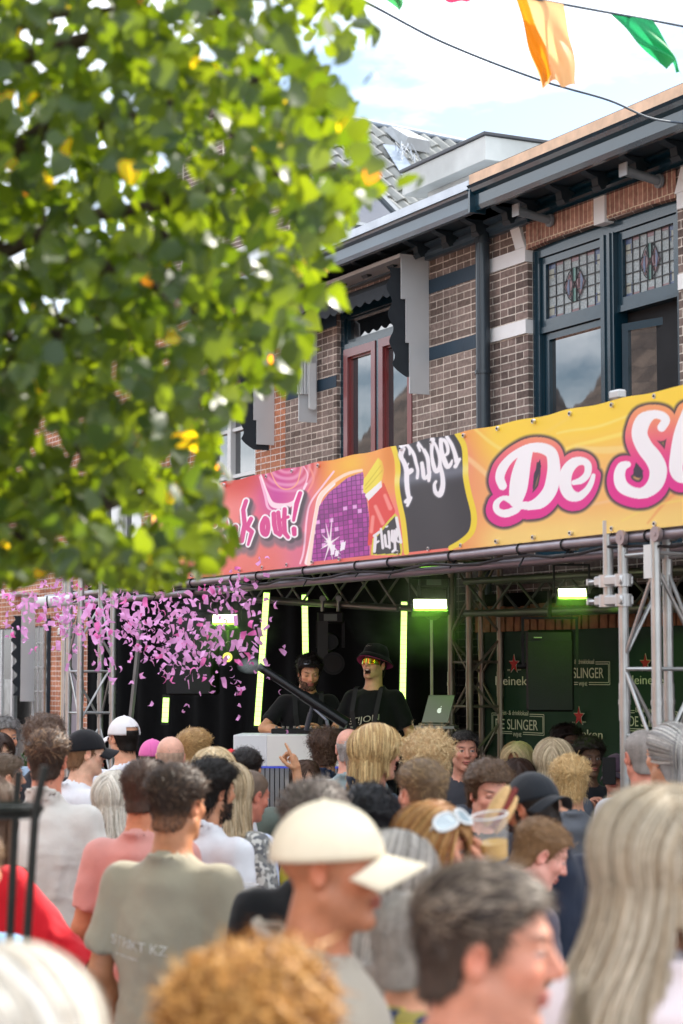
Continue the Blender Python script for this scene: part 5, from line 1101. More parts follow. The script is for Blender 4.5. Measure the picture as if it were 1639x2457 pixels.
g_ = np.sin(ctr2[:, 0]*4.1+1)*np.sin(ctr2[:, 1]*3.7+.5)+.5*np.sin(ctr2[:, 0]*9-ctr2[:, 1]*7); keep_ = g_ > -.55; ctr2 = ctr2[keep_]; n2 = len(ctr2); sel = r2.integers(0, n, n2)
V2 = ctr2[:, None]+(Vt[sel]-ctr[sel][:, None])*1.5; Q2 = (LF[None]+(np.arange(n2)*len(LV))[:, None, None]).reshape(-1, 3)
fastmesh('crown', V2.reshape(-1, 3), Q2, lm, shade_tree, np.repeat(col[sel], len(LV), 0), smooth=True)
# ================================================================== PEOPLE
class Vol:
    def __init__(s, xs, ys, zs):
        s.x, s.y, s.z = [np.asarray(a, np.float32) for a in (xs, ys, zs)]; s.V = np.full((len(xs), len(ys), len(zs)), .3, np.float32)
    def sl(s, lo, hi):
        r = []
        for a, l, h in zip((s.x, s.y, s.z), lo, hi): r.append(slice(max(0, int(np.searchsorted(a, l))-1), int(np.searchsorted(a, h))+1))
        return tuple(r)
    def grid(s, S): return s.x[S[0]][:, None, None], s.y[S[1]][None, :, None], s.z[S[2]][None, None, :]
    def op(s, fn, lo, hi, k=.01, sub=False, pad=.035):
        S = s.sl([a-pad-k for a in lo], [a+pad+k for a in hi]); A = s.V[S]
        if A.size == 0: return
        d = fn(*s.grid(S))
        if sub: d = -d; h = np.clip(.5-.5*(A-d)/k, 0, 1); s.V[S] = A*(1-h)+d*h+k*h*(1-h)
        else: h = np.clip(.5+.5*(A-d)/k, 0, 1); s.V[S] = A*(1-h)+d*h-k*h*(1-h)
    def ell(s, c, r, k=.01, sub=False, R=None):
        c = np.array(c, float); r = np.array(r, float); m = max(r)
        def fn(X, Y, Z):
            X, Y, Z = X-c[0], Y-c[1], Z-c[2]
            if R is not None: X, Y, Z = R[0][0]*X+R[1][0]*Y+R[2][0]*Z, R[0][1]*X+R[1][1]*Y+R[2][1]*Z, R[0][2]*X+R[1][2]*Y+R[2][2]*Z
            k0 = np.sqrt((X/r[0])**2+(Y/r[1])**2+(Z/r[2])**2); k1 = np.sqrt((X/r[0]**2)**2+(Y/r[1]**2)**2+(Z/r[2]**2)**2)+1e-9
            return k0*(k0-1)/k1
        q = r if R is None else np.array([m]*3); s.op(fn, c-q, c+q, k, sub)
    def cone(s, a, b, ra, rb, k=.01, sub=False, flat=None):
        a = np.array(a, float); b = np.array(b, float); d = b-a; L = d@d+1e-9; m = max(ra, rb)
        def fn(X, Y, Z):
            t = np.clip(((X-a[0])*d[0]+(Y-a[1])*d[1]+(Z-a[2])*d[2])/L, 0, 1)
            return np.sqrt((X-a[0]-t*d[0])**2+(Y-a[1]-t*d[1])**2+(Z-a[2]-t*d[2])**2)-(ra+(rb-ra)*t)
        s.op(fn, np.minimum(a, b)-m, np.maximum(a, b)+m, k, sub)
    def mesh(s):
        V = s.V; S = V < 0; nx, ny, nz_ = V.shape
        acc = S[:-1, :-1, :-1].astype(np.int8)
        for i in (0, 1):
            for j in (0, 1):
                for k in (0, 1):
                    if i or j or k: acc = acc+S[i:nx-1+i, j:ny-1+j, k:nz_-1+k]
        act = (acc > 0) & (acc < 8); I, J, K = np.nonzero(act)
        if len(I) == 0: return np.zeros((0, 3)), np.zeros((0, 4), int)
        idx = np.full(act.shape, -1, np.int64); idx[I, J, K] = np.arange(len(I)); P = np.zeros((len(I), 3)); cnt = np.zeros(len(I))
        cr = [(i, j, k) for i in (0, 1) for j in (0, 1) for k in (0, 1)]
        for a in cr:
            for ax in range(3):
                if a[ax]: continue
                b = list(a); b[ax] = 1; va = V[I+a[0], J+a[1], K+a[2]]; vb = V[I+b[0], J+b[1], K+b[2]]; m = (va < 0) != (vb < 0)
                t = np.where(m, va/(va-vb+1e-12), 0)
                p = [s.x[I+a[0]], s.y[J+a[1]], s.z[K+a[2]]]; g = (s.x, s.y, s.z)[ax]; n0 = (I, J, K)[ax]
                p[ax] = g[n0]+t*(g[np.minimum(n0+1, len(g)-1)]-g[n0])
                for q in range(3): P[:, q] += np.where(m, p[q], 0)
                cnt += m
        P /= cnt[:, None]; Q = []
        for ax in range(3):
            A = [slice(None)]*3; B = [slice(None)]*3; A[ax] = slice(0, -1); B[ax] = slice(1, None)
            sa, sb = S[tuple(A)], S[tuple(B)]; e = sa != sb; i, j, k = np.nonzero(e); u, v = [q for q in range(3) if q != ax]
            c = [i, j, k]; ok = (c[u] > 0) & (c[v] > 0) & (c[u] < V.shape[u]-1) & (c[v] < V.shape[v]-1); c = [q[ok] for q in c]; inside = sa[c[0], c[1], c[2]]
            def cell(du, dv): cc = [q.copy() for q in c]; cc[u] = cc[u]-du; cc[v] = cc[v]-dv; return idx[cc[0], cc[1], cc[2]]
            q = np.stack([cell(1, 1), cell(0, 1), cell(0, 0), cell(1, 0)], 1); flip = inside if ax != 1 else ~inside
            q[~flip] = q[~flip][:, ::-1]; Q.append(q)
        Q = np.concatenate(Q); Q = Q[(Q >= 0).all(1)]
        return P, Q
def rot3(rx=0, ry=0, rz=0): return np.array(Euler((rx, ry, rz)).to_matrix())
def fbm(P, sc, seed=0, oct=3):
    r = np.random.default_rng(seed); v = 0; amp = 1
    for o in range(oct):
        for _ in range(3):
            d = r.normal(0, 1, 3); v = v+amp*np.sin(P@(d*sc)+r.uniform(0, 6.28))
        sc *= 2.1; amp *= .5
    return v/4
def vnormals(V, Q):
    n = np.zeros_like(V); f = np.cross(V[Q[:, 2]]-V[Q[:, 0]], V[Q[:, 3]]-V[Q[:, 1]])
    for k in range(4): np.add.at(n, Q[:, k], f)
    return n/(np.linalg.norm(n, axis=1, keepdims=True)+1e-12)
HZ = 1.625                     # head centre height of the template (1.74 m tall)
def axis(pts): return np.unique(np.round(np.concatenate([np.arange(a, b, c) for a, b, c in pts]), 5))
TPL = {}
def template(kind):
    """kind = (sex, mouth): one continuous body, head to feet, facing +Y, head centre at HZ"""
    if kind in TPL: return TPL[kind]
    sex, mouth = kind; f = sex == 'f'
    v = Vol(axis([(-.26, -.1, .02), (-.1, .1, .0042), (.1, .28, .02)]), axis([(-.17, -.13, .015), (-.13, .135, .0042), (.135, .30, .015)]), axis([(-.02, 1.42, .026), (1.42, 1.77, .0042)]))
    h = lambda x, y, z: (x, y, HZ+z); j = .92 if f else 1
    v.ell(h(0, -.012, .036), (.074, .096, .080), .01)
    v.ell(h(0, .030, -.030), (.058*j, .058, .076), .03)
    for s in (-1, 1):
        v.cone(h(s*.052*j, -.002, -.05), h(s*.020*j, .062, -.096), .018*j, .015*j, .022)
        v.ell(h(s*.040*j, .058, -.018), (.021, .02, .019), .018)
        v.ell(h(s*.074, -.012, -.004), (.010, .019, .031), .006, R=rot3(math.radians(-12), 0, s*math.radians(-24)))
        v.ell(h(s*.081, -.006, -.002), (.006, .010, .018), .005, sub=True)
    v.ell(h(0, .066, -.099), (.022*j, .017, .016), .016)
    v.ell(h(0, .070, .030), (.048, .020, .012 if not f else .009), .016)
    for s in (-1, 1): v.ell(h(s*.032, .095, .008), (.019, .016, .013), .012, sub=True)
    v.cone(h(0, .084, .016), h(0, .104*1.0, -.022), .0085*j, .0125*j, .010)
    for s in (-1, 1): v.ell(h(s*.0125, .092, -.026), (.008, .010, .008), .006)
    for s in (-1, 1):
        v.ell(h(s*.032, .072, .007), (.0135, .0125, .0115), .003)
        v.ell(h(s*.032, .079, .013), (.015, .009, .0055), .004)
    if mouth == 'open':
        v.ell(h(0, .082, -.052), (.024, .012, .006), .008); v.ell(h(0, .076, -.092), (.022, .012, .007), .008)
        v.ell(h(0, .088, -.070), (.019, .030, .016), .004, sub=True); v.ell(h(0, .084, -.060), (.014, .006, .004), .002)
    else:
        w = .028 if mouth == 'smile' else .023
        v.ell(h(0, .086, -.056), (w, .0095, .0055), .006); v.ell(h(0, .084, -.067), (w*.88, .0095, .0065), .006); v.ell(h(0, .102, -.0612), (w*.95, .010, .0016), .003, sub=True)
    # neck, shoulders, trunk, legs
    nr = .050 if f else .060; sh = .86 if f else 1
    v.cone(h(0, -.018, -.075), h(0, -.045, -.215), nr, nr*1.12, .03)
    for s in (-1, 1):
        v.cone(h(0, -.052, -.20), h(s*.135*sh, -.045, -.255), nr*.8, .045, .05)
        v.ell((s*.165*sh, -.03, 1.365), (.052, .055, .06), .05)
    v.ell((0, -.015, 1.25), (.165*sh, .105, .20), .06); v.ell((0, -.005, 1.05), (.14*sh, .10, .17), .07); v.ell((0, -.01, .93), (.165, .112, .14), .06)
    if f:
        for s in (-1, 1): v.ell((s*.07, .085, 1.24), (.065, .05, .06), .03)
    for s in (-1, 1):
        v.cone((s*.085, -.01, .88), (s*.095, 0, .50), .088, .056, .03); v.cone((s*.095, 0, .50), (s*.10, -.03, .10), .056, .036, .02)
        v.ell((s*.10, .04, .035), (.042, .13, .042), .02)
    P, Q = v.mesh(); TPL[kind] = (P, Q); return P, Q
def skincol(P, tone, o):
    """tint lips, cheeks, brows, eyes, stubble on the template by place"""
    L = P-np.array([0, 0, HZ]); x, y, z = np.abs(L[:, 0]), L[:, 1], L[:, 2]; base = np.array(lin(tone)); c = np.repeat(base[None], len(P), 0)
    def mixc(w, col): 
        nonlocal c
        c = c*(1-w[:, None])+np.array(col)*w[:, None]
    g = lambda d, r: np.exp(-(d/r)**2)
    red = base*np.array([1.1, .72, .70])
    mixc(.45*g(np.hypot(x-.043, z+.022), .022)*(y > .03), red); mixc(.5*g(np.sqrt(x**2+(z+.024)**2+(y-.105)**2), .018), red); mixc(.55*g(np.sqrt(((x-.078)*.7)**2+(z+.002)**2+(y+.01)**2), .028)*(y < .03)*(x > .068), red)
    mixc(.3*(z < -.11)*1.0, base*np.array([.95, .8, .74]))
    st = o.get('stubble', 0)
    if st:
        bc = np.array(lin(o.get('beardcol', o.get('hair', '4a3a2e')))); w = st*np.clip((-.038-z)/.016, 0, 1)*np.clip((z+.135)/.02, 0, 1)*np.clip((y+.0)/.02, 0, 1); w2 = st*np.clip((x-.052)/.008, 0, 1)*np.clip((.0-z)/.02, 0, 1)*np.clip((y+.0)/.012, 0, 1)*np.clip((.045-y)/.02, 0, 1)*(z > -.11)
        n = .8+.2*fbm(P, 400, 3, 1); mixc(np.clip(np.maximum(w, w2)*n, 0, .95), bc)
    lipc = np.array(lin(o.get('lip', 'b5605a')))
    if o.get('mouth') == 'open':
        mixc(1.0*((x < .023) & (np.abs(z+.070) < .015) & (y < .088) & (y > .04)), (.035, .012, .012)); mixc(.6*((x < .026) & (y > .075) & ((np.abs(z+.052) < .006) | (np.abs(z+.092) < .006))), lipc)
        mixc(.95*((x < .013) & (np.abs(z+.0575) < .0028) & (y > .05) & (y < .10)), (.7, .68, .62))
    else:
        mixc(.75*np.clip((.0125-np.abs(z+.0615))/.003, 0, 1)*np.clip((.027-x)/.004, 0, 1)*np.clip((y-.077)/.004, 0, 1), lipc)
        mixc(.8*((np.abs(z+.0612) < .0022) & (x < .03) & (y > .065)), (.08, .03, .025))
    ex = np.hypot((x-.032)/.0135, (z-.0065)/.0062); e = (ex < 1)*(y > .068)*(y < .10)
    if o.get('eyes', 'open') == 'open':
        mixc(.9*e, (.55, .52, .5)); mixc(.95*(np.hypot(x-.032, z-.0065) < .0062)*e, (.05, .035, .025))
    else: mixc(.75*(np.hypot((x-.032)/.0145, (z-.002)/.003) < 1)*(y > .068), (.07, .035, .03))
    mixc(.5*(np.hypot((x-.032)/.017, (z-.0135)/.003) < 1)*(y > .07), (.05, .03, .025))
    hb = np.array(lin(o.get('brow', o.get('hair', '4a3a2e'))))
    mixc(.85*np.clip(1.3-np.hypot((x-.033)/.020, (z-.0285-.12*(x-.02))/.0055)*1.0, 0, 1)*(y > .055), hb*.8)
    return c
def headfn(o):
    """rotation of the head about the neck, blended in down the neck; returns function on template points"""
    R = rot3(0, 0, -math.radians(o.get('hyaw', 0))) @ rot3(-math.radians(o.get('pitch', 0)), 0, 0) @ rot3(0, math.radians(o.get('roll', 0)), 0); pv = np.array([0, -.03, HZ-.13])
    hs = np.array(o.get('hscale', (1, 1, 1)))
    def fn(P, full=False):
        w = np.ones(len(P)) if full else np.clip((P[:, 2]-(HZ-.21))/.12, 0, 1); w = w*w*(3-2*w)
        C0 = (P-pv)*(1+(hs-1)*w[:, None]); return C0*(1-w[:, None])+(C0@R.T)*w[:, None]+pv
    return fn
def armchain(side, pose, f):
    s = side; sh = np.array([s*(.175 if not f else .152), -.03, 1.385])
    e, w = pose; return sh, np.array([e[0]*s, e[1], e[2]]), np.array([w[0]*s, w[1], w[2]])
POSES = {'down': ((.235, -.06, 1.10), (.225, .10, .88)), 'bent': ((.245, -.04, 1.11), (.14, .24, 1.10)), 'cup': ((.235, -.0, 1.11), (.17, .27, 1.22)), 'fold': ((.25, .02, 1.12), (.05, .22, 1.13)), 'raise': ((.31, .18, 1.42), (.24, .20, 1.68)),
         'drink': ((.26, .14, 1.20), (.12, .26, 1.44)), 'mixer': ((.27, .03, 1.12), (.20, .27, 1.05)), 'phone': ((.25, .12, 1.18), (.12, .25, 1.42)), 'point': ((.25, .2, 1.36), (.20, .22, 1.62))}
def arm_mesh(side, pose, f, fine, grip=None, slim=1.0):
    sh, el, wr = armchain(side, pose, f); fo = (wr-el)/np.linalg.norm(wr-el)
    vs = .0052 if fine else .0085
    # hand frame: fo = fingers, pn = palm normal (inwards), th = thumb side
    up = np.array([0, 0, 1.]); pn = np.array([-side*1., 0, 0])
    if grip == 'grab': pn = np.array([-side*.5, .2, -.8])
    if grip == 'flat': pn = np.array([0, 0, -1.])
    pn = pn-fo*(pn@fo); pn /= np.linalg.norm(pn); th = np.cross(fo, pn)*1.0
    if th@up < 0 and grip != 'flat': th = -th
    if grip == 'flat' and th[0]*side > 0: th = -th
    curl = {'grab': 1.0, 'flat': .35, 'point': 1.3, None: .45, 'cup': .95, 'claw': .75}[grip]
    L = lambda a, b, c: wr+fo*a+th*b+pn*c
    segs = []; palm = [(L(.0, 0, 0), L(.03, .004, .0), .021, .026), (L(.03, .018, 0), L(.082, .030, .003), .018, .0125), (L(.03, .002, 0), L(.088, .010, .003), .019, .013), (L(.03, -.014, 0), L(.084, -.010, .003), .018, .0125), (L(.028, -.02, 0), L(.074, -.028, .003), .016, .0115)]
    for k, (b0, b1, ln) in enumerate(((.084, .031, .076), (.091, .0105, .084), (.087, -.0105, .078), (.077, -.029, .062))):
        p = L(b0, b1, .004); a = .25; c_u = curl
        if grip == 'point' and k == 0: c_u = .05
        if grip == 'point' and k > 0: c_u = 1.5
        for q, fr in enumerate((.44, .31, .25)):
            a += c_u*(.55 if q == 0 else .75); d = fo*math.cos(a)+pn*math.sin(a); d = d+th*.06*(1.5-k)*(1-min(1, c_u)); d /= np.linalg.norm(d); p2 = p+d*ln*fr
            segs.append((p, p2, .0092-.0011*q-(.001 if k == 3 else 0), .0084-.0011*q-(.001 if k == 3 else 0))); p = p2
    p = L(.022, .024, .006); d = fo*.55+th*.62+pn*(.25+.35*min(1, curl)); 
    for q, ln in enumerate((.036, .032, .027)):
        d = d/np.linalg.norm(d); p2 = p+d*ln; segs.append((p, p2, .0125-.0015*q, .011-.0015*q)); p = p2; d = d+fo*.5-th*.25+pn*.2
    al = [sh, el, wr]+[q for g in segs for q in g[:2]]; lo = np.min(al, 0)-.075; hi = np.max(al, 0)+.075
    v = Vol(*[np.arange(lo[i], hi[i], vs) for i in range(3)]); r0 = (.047 if not f else .038)*slim
    v.cone(sh, el, r0, r0*.80, .01); mid_ = el+(wr-el)*.3; v.cone(el, mid_, r0*.80, r0*.86, .02); v.cone(mid_, wr, r0*.86, r0*.50, .02)
    for a, b, r1, r2 in palm: v.cone(a, b, r1, r2, .010, )
    for a, b, r1, r2 in segs: v.cone(a, b, r1, r2, .004)
    P, Q = v.mesh(); return P, Q, (sh, el, wr, fo, pn, th)
def shirt_mesh(o, f, arms, style):
    v = Vol(np.arange(-.42, .43, .0125), np.arange(-.22, .42, .0125), np.arange(.74, 1.56, .0125)); sh = .86 if f else 1; t = o.get('loose', .018); fat = o.get('fat', 0)
    v.ell((0, -.015, 1.25), (.165*sh+t, .108+t, .215), .06); v.ell((0, -.0+fat*.5, 1.06), (.148*sh+t+fat, .112+t+fat, .22), .08); v.ell((0, -.01, .93), (.165+t, .115+t, .16), .06)
    for s in (-1, 1):
        v.cone((0, -.050, HZ-.205), (s*.135*sh, -.042, HZ-.252), .052, .052, .05); v.ell((s*.16*sh, -.03, 1.37), (.062, .064, .064), .05)
        if f: v.ell((s*.07, .085, 1.24), (.075, .06, .07), .03)
    for s, (S0, E0, W0, *_r) in arms.items():
        S0, E0, W0 = map(np.array, (S0, E0, W0))
        if style == 'tank': continue
        if style in ('long', 'puff'):
            rr = .064 if style == 'long' else .095
            v.cone(S0, E0, .062, rr*.9, .03); v.cone(E0, W0, rr*.9, rr*.62, .03)
        else:
            q = S0+(E0-S0)*o.get('sleeve', .72); v.cone(S0, q, .062, .060 if not f else .052, .03)
    # hem cut and neck opening
    v.op(lambda X, Y, Z: o.get('hem', .86)-Z+0*X+0*Y, (-1, -1, .7), (1, 1, .90), .004, sub=False) if False else None
    hem = o.get('hem', .86); S = v.grid((slice(None),)*3); v.V = np.maximum(v.V, hem-S[2]+0*v.V)
    if style not in ('long', 'puff', 'tank'):
        for s, (S0, E0, W0, *_r) in arms.items():
            S0, E0 = np.array(S0), np.array(E0); d = (E0-S0)/np.linalg.norm(E0-S0); q = S0+(E0-S0)*(o.get('sleeve', .72)+.03)
            side = (S[0]-.19*s*sh)*s > -.01
            far_ = (S[0]-q[0])*d[0]+(S[1]-q[1])*d[1]+(S[2]-q[2])*d[2]
            near = np.sqrt((S[0]-q[0])**2+(S[1]-q[1])**2+(S[2]-q[2])**2) < .11
            v.V = np.where(near & side, np.maximum(v.V, far_), v.V)
    v.cone((0, -.05, HZ-.185), (0, -.05, HZ-.23), .062 if f else .070, .10, .04)
    v.cone((0, -.02, HZ-.12), (0, -.044, HZ-.205), .054 if f else .064, .050 if f else .060, .006, sub=True)
    if style == 'tank':
        v.ell((0, .03, 1.47), (.09, .10, .09), .02, sub=True)
    # collar ring
    c = np.array([0, -.038, HZ-.178-.012*(style not in ('collar', 'jacket'))]); tl = math.radians(20); ct, stt = math.cos(tl), math.sin(tl); tall = .022 if style in ('collar', 'jacket') else .006; rad = (.058 if f else .067)+(.004 if tall > .01 else 0)
    def ringf(X, Y, Z):
        x, y, z = X-c[0], Y-c[1], Z-c[2]; y2 = y*ct-z*stt*-1*1.0; z2 = z*ct+y*stt
        return np.sqrt(np.maximum(np.abs(np.sqrt(x*x+(y2*.92)**2)-rad-.35*np.maximum(0, -z2+0)), 0)**2+np.maximum(np.abs(z2-tall*.6)-tall, 0)**2)-.0068
    if style != 'tank': v.op(ringf, (-.1, -.14, 1.36), (.1, .08, 1.5), .006)
    P, Q = v.mesh(); N = vnormals(P, Q)
    sd = o.get('seed', 0); w = np.clip((1.40-P[:, 2])/.2, .25, 1)
    fold = fbm(P*np.array([1.6, 1.6, .45]), 16, sd, 3)*.011*w+np.maximum(0, fbm(P*np.array([1, 1, 1.7]), 22, sd+5, 2))*.010*w
    P = P+N*fold[:, None]*(1.6 if style in ('puff', 'jacket', 'collar') else 1)
    return P, Q
HAIRM = None
def cap_fn(o):
    """hair thickness by place (head coordinates) for the hair shell"""
    st = o.get('hstyle', 'short')
    return {'buzz': (.004, .006), 'fade': (.0015, .015), 'short': (.004, .014), 'thick': (.012, .026), 'curly': (.016, .034), 'long': (.014, .022), 'bob': (.03, .032), 'pony': (.008, .014), 'capped': (.006, .008), 'bald': (.0015, -.006)}[st]
def hair_mesh(o, rg):
    st = o.get('hstyle', 'short'); lo_t, hi_t = cap_fn(o); vs = .0065
    v = Vol(np.arange(-.135, .14, vs), np.arange(-.165, .15, vs), np.arange(-.15, .18, vs)); X, Y, Z = v.grid((slice(None),)*3)
    c0 = np.array([0, -.012, .036]); r = np.array([.0745, .0965, .0805])
    q0 = np.sqrt((X/r[0])**2+((Y-c0[1])/r[1])**2+((Z-c0[2])/r[2])**2); q1 = np.sqrt((X/r[0]**2)**2+((Y-c0[1])/r[1]**2)**2+((Z-c0[2])/r[2]**2)**2)+1e-9; d = q0*(q0-1)/q1
    f_ = o.get('sex') == 'f'
    # back of the skull runs down to the nape
    a, b = np.array([0, -.035, .0]), np.array([0, -.045, -.085]); dd = b-a; t = np.clip(((Y-a[1])*dd[1]+(Z-a[2])*dd[2])/(dd@dd), 0, 1); dn = np.sqrt(X**2+(Y-a[1]-t*dd[1])**2+(Z-a[2]-t*dd[2])**2)-((.070-.012*t) if st in ('long', 'bob', 'pony', 'curly') or f_ else (.061-.008*t))
    h = np.clip(.5+.5*(d-dn)/.02, 0, 1); d = d*(1-h)+dn*h-.02*h*(1-h)
    k = np.clip((Z-o.get('fadez', .01))/.06, 0, 1); k = k*k*(3-2*k); top = np.clip((Y+.02)/.09, 0, 1)*o.get('quiff', .35)
    th = lo_t+(hi_t-lo_t)*k*(1+top)
    G = np.stack([X+0*d, Y+0*d, Z+0*d], -1).reshape(-1, 3); amp = {'curly': .012, 'thick': .007, 'long': .003, 'bob': .003, 'fade': .0022, 'short': .0028}.get(st, .001)*o.get('messy', 1); fr = {'curly': 75, 'thick': 45}.get(st, 38)
    nzv = fbm(G*np.array([1, .75, 1]), fr, o.get('seed', 0), 2).reshape(d.shape); th = th+amp*nzv*k
    hl = np.interp(Y.ravel()+0*Y.ravel(), *zip(*o.get('hairline', [(-.14, -.098 if f_ or st in ('long', 'bob', 'pony', 'curly', 'thick') else -.078), (-.06, -.090 if f_ else -.070), (-.035, -.05), (-.018, .005), (.004, .012), (.012, -.02 if o.get('sideburn', 1) else .02), (.026, -.01 if o.get('sideburn', 1) else .03), (.032, .035), (.055, .062), (.075, .072), (.1, .074), (.13, .074)])))
    hl = hl[None, :, None]+.010*np.clip(np.abs(X)/.06, 0, 1)*0
    if st == 'bald': hl = np.where(Z > .052+.1*X*0, 9, hl); 
    cut = hl-Z+.003*nzv
    if st == 'bald': cut = np.maximum(cut, Z-.045-.02*np.clip(-Y/.1, 0, 1)-.004*nzv)
    V0 = np.maximum(d-th, cut*.8); V0 = np.maximum(V0, -(d+.016))
    if o.get('cap') or o.get('hat'): V0 = np.maximum(V0, Z-.045+0*V0)
    v.V = V0.astype(np.float32)
    P, Q = v.mesh()
    if len(P) == 0: return P, Q, None
    N = vnormals(P, Q); base = np.array(lin(o.get('hair', '4a3a2e'))); cols = np.repeat(base[None], len(P), 0)*(1+.22*fbm(P*np.array([1.5, 1, .5]), 90, 4, 2))[:, None]
    if o.get('sidecol'): w = np.clip((.045-P[:, 2])/.03, 0, 1)[:, None]; cols = cols*(1-w)+np.array(lin(o['sidecol']))*w
    if st in ('fade',): w = np.clip((-.005-P[:, 2])/.07, 0, .65)[:, None]; cols = cols*(1-w)+np.array(lin(o.get('skin', 'd9a384')))*.8*w
    # strands as thin ribbons
    n = o.get('nstr', 1500 if st not in ('long', 'bob', 'pony') else 1900); out = np.nonzero((N@np.array([0, 0, 0])+1 > 0) & (np.sum((P-c0)*N, 1) > .02))[0]
    if st in ('buzz', 'bald', 'capped'): n = 350
    SV, SQ, SC_ = [P], [Q], [cols]; base_i = len(P)
    if st in ('long', 'pony'): out = out[(P[out, 2] > -.02)]
    if len(out) == 0: return P, Q, cols
    pick = rg.choice(out, n); p = P[pick]+rg.normal(0, .002, (n, 3)); nn = N[pick]; ln = {'curly': .035, 'thick': .045, 'short': .032, 'fade': .030, 'buzz': .009, 'bald': .012, 'capped': .02}.get(st, .05)*o.get('slen', 1)
    flow = np.array(o.get('flow', (0, .5, .15))); tg = np.repeat(flow[None], n, 0)+0
    side_w = np.clip((.04-p[:, 2])/.05, 0, 1)[:, None]; tg = tg*(1-side_w)+np.array([0, -.35, -1.])*side_w
    if st in ('curly',): tg = rg.normal(0, 1, (n, 3))
    tg = tg+rg.normal(0, .28*o.get('messy', 1), (n, 3)); tg = tg-nn*np.sum(tg*nn, 1, keepdims=True); tg /= np.linalg.norm(tg, axis=1, keepdims=True)+1e-9
    if st == 'capped': ok_ = p[:, 2] < .012
    if st == 'capped': p[~ok_] = p[ok_][rg.integers(0, max(1, ok_.sum()), (~ok_).sum())] if ok_.any() else p[~ok_]
    lift = {'curly': .8, 'thick': .42, 'short': .32, 'fade': .32, 'buzz': .9, 'bald': .2, 'capped': .05}.get(st, .1)
    S_ = 5
    if st in ('long', 'bob', 'pony'): S_ = o.get('segs', 16 if st == 'long' else 8)
    wdt = o.get('swid', .0021 if st not in ('long', 'bob', 'pony') else .0042); lnn = ln*rg.uniform(.6, 1.25, n)*(np.clip(.28+(p[:, 2]+.03)/.09, .28, 1) if st in ('short', 'fade', 'buzz') else 1); path = [p]; cur = p.copy()
    clump = fbm(p, 60, 8, 1); fly = rg.uniform(0, 1, n) < .07
    if st not in ('long', 'bob', 'pony'): lnn = lnn*np.where(fly, 1.35, 1)
    if st in ('long', 'bob', 'pony'):
        tot = o.get('hlen', .38 if st == 'long' else .17); step = tot/S_*rg.uniform(.82, 1.08, n)[:, None]; part = np.sign(p[:, 0]+.002+1e-4)
        if st == 'pony': tgt = np.array([0, -.115, .02])
        shell = rg.uniform(.006, .022, n)+.006*clump; flare = rg.uniform(.2, 1, n)
        for q in range(1, S_+1):
            rel = (cur-c0); nn2 = rel/r**2; nn2 /= np.linalg.norm(nn2, axis=1, keepdims=True)
            if st == 'pony' and q <= S_*.5: dv = (tgt-cur); dv /= np.linalg.norm(dv, axis=1, keepdims=True)+1e-6
            else:
                dv = np.stack([part*.55*np.clip((cur[:, 2]-.02)/.06, 0, 1), -.25*np.clip((cur[:, 2])/.08, 0, 1)+np.where(cur[:, 1] > .02, -.35, 0)*np.clip((.03-cur[:, 2])/.03, 0, 1), -1+0*part], 1)
                dv[:, 0] += .05*np.sin(q*.9+clump*6)*o.get('wavy', 1); dv[:, 1] += .05*np.cos(q*.8+clump*5)*o.get('wavy', 1)
            above = cur[:, 2] > -.02
            dt = dv-nn2*np.sum(dv*nn2, 1, keepdims=True)*np.where(above, 1, .0)[:, None]; dt /= np.linalg.norm(dt, axis=1, keepdims=True)+1e-9
            cur = cur+dt*step
            # stay outside the head shell and outside the shoulders
            rel = cur-c0; kk = np.sqrt(((rel/(r+shell[:, None]))**2).sum(1)); push = (kk < 1) & (cur[:, 2] > -.06); cur[push] = c0+rel[push]/kk[push, None]
            fl_ = np.clip((-.0-cur[:, 2])/.16, 0, 1)*np.clip((.30+cur[:, 2])/.1, 0, 1); cur[:, 0] += part*.004*flare*fl_*o.get('flare', 1); cur[:, 1] -= .003*flare*fl_*(cur[:, 1] < .03)
            lowm = cur[:, 2] < -.03; rx = np.hypot(cur[:, 0]/.072, (cur[:, 1]+.035)/.075); m = lowm & (rx < 1); cur[m, 0] /= rx[m]; cur[m, 1] = (cur[m, 1]+.035)/rx[m]-.035
            front = lowm & (cur[:, 1] > .035) & (np.abs(cur[:, 0]) < .07); cur[front, 0] = np.sign(cur[front, 0])*.072
            sh_ = np.clip((-.20-cur[:, 2]), 0, 1); m = (cur[:, 2] < -.19) & (np.abs(cur[:, 0]) < .19); back = cur[:, 1] < -.02
            cur[m & back, 1] = np.minimum(cur[m & back, 1], -.105-.25*np.clip(-.19-cur[m & back, 2], 0, .2)); cur[m & ~back, 1] = np.maximum(cur[m & ~back, 1], .075+.3*np.clip(-.19-cur[m & ~back, 2], 0, .2))
            path.append(cur.copy())
        if st == 'pony': pass
    else:
        for q in range(1, S_+1):
            tt = q/S_; dv = tg+nn*(lift*np.where(fly & (st != 'capped'), 3, 1))[:, None]*(1-tt*1.1)+np.array([0, 0, -.12*tt])
            if st in ('curly', 'thick') or o.get('wavy'): dv = dv+.5*o.get('wavy', 1)*np.stack([np.sin(q*1.6+clump*9), np.cos(q*1.6+clump*7), np.sin(q*1.2+clump*5)], 1)
            dv /= np.linalg.norm(dv, axis=1, keepdims=True); cur = cur+dv*(lnn/S_)[:, None]; path.append(cur.copy())
    path = np.array(path)      # S+1,n,3
    sidev = np.cross(path[min(2, S_)]-path[0], nn+rg.normal(0, .35, (n, 3))); sidev /= np.linalg.norm(sidev, axis=1, keepdims=True)+1e-9
    k_ = S_+1; VV = np.zeros((n, k_, 2, 3)); taper = np.array([1]*(k_-1)+[.25])
    for q in range(k_):
        for s in (0, 1): VV[:, q, s] = path[q]+sidev*(wdt*taper[q]*(s-.5))
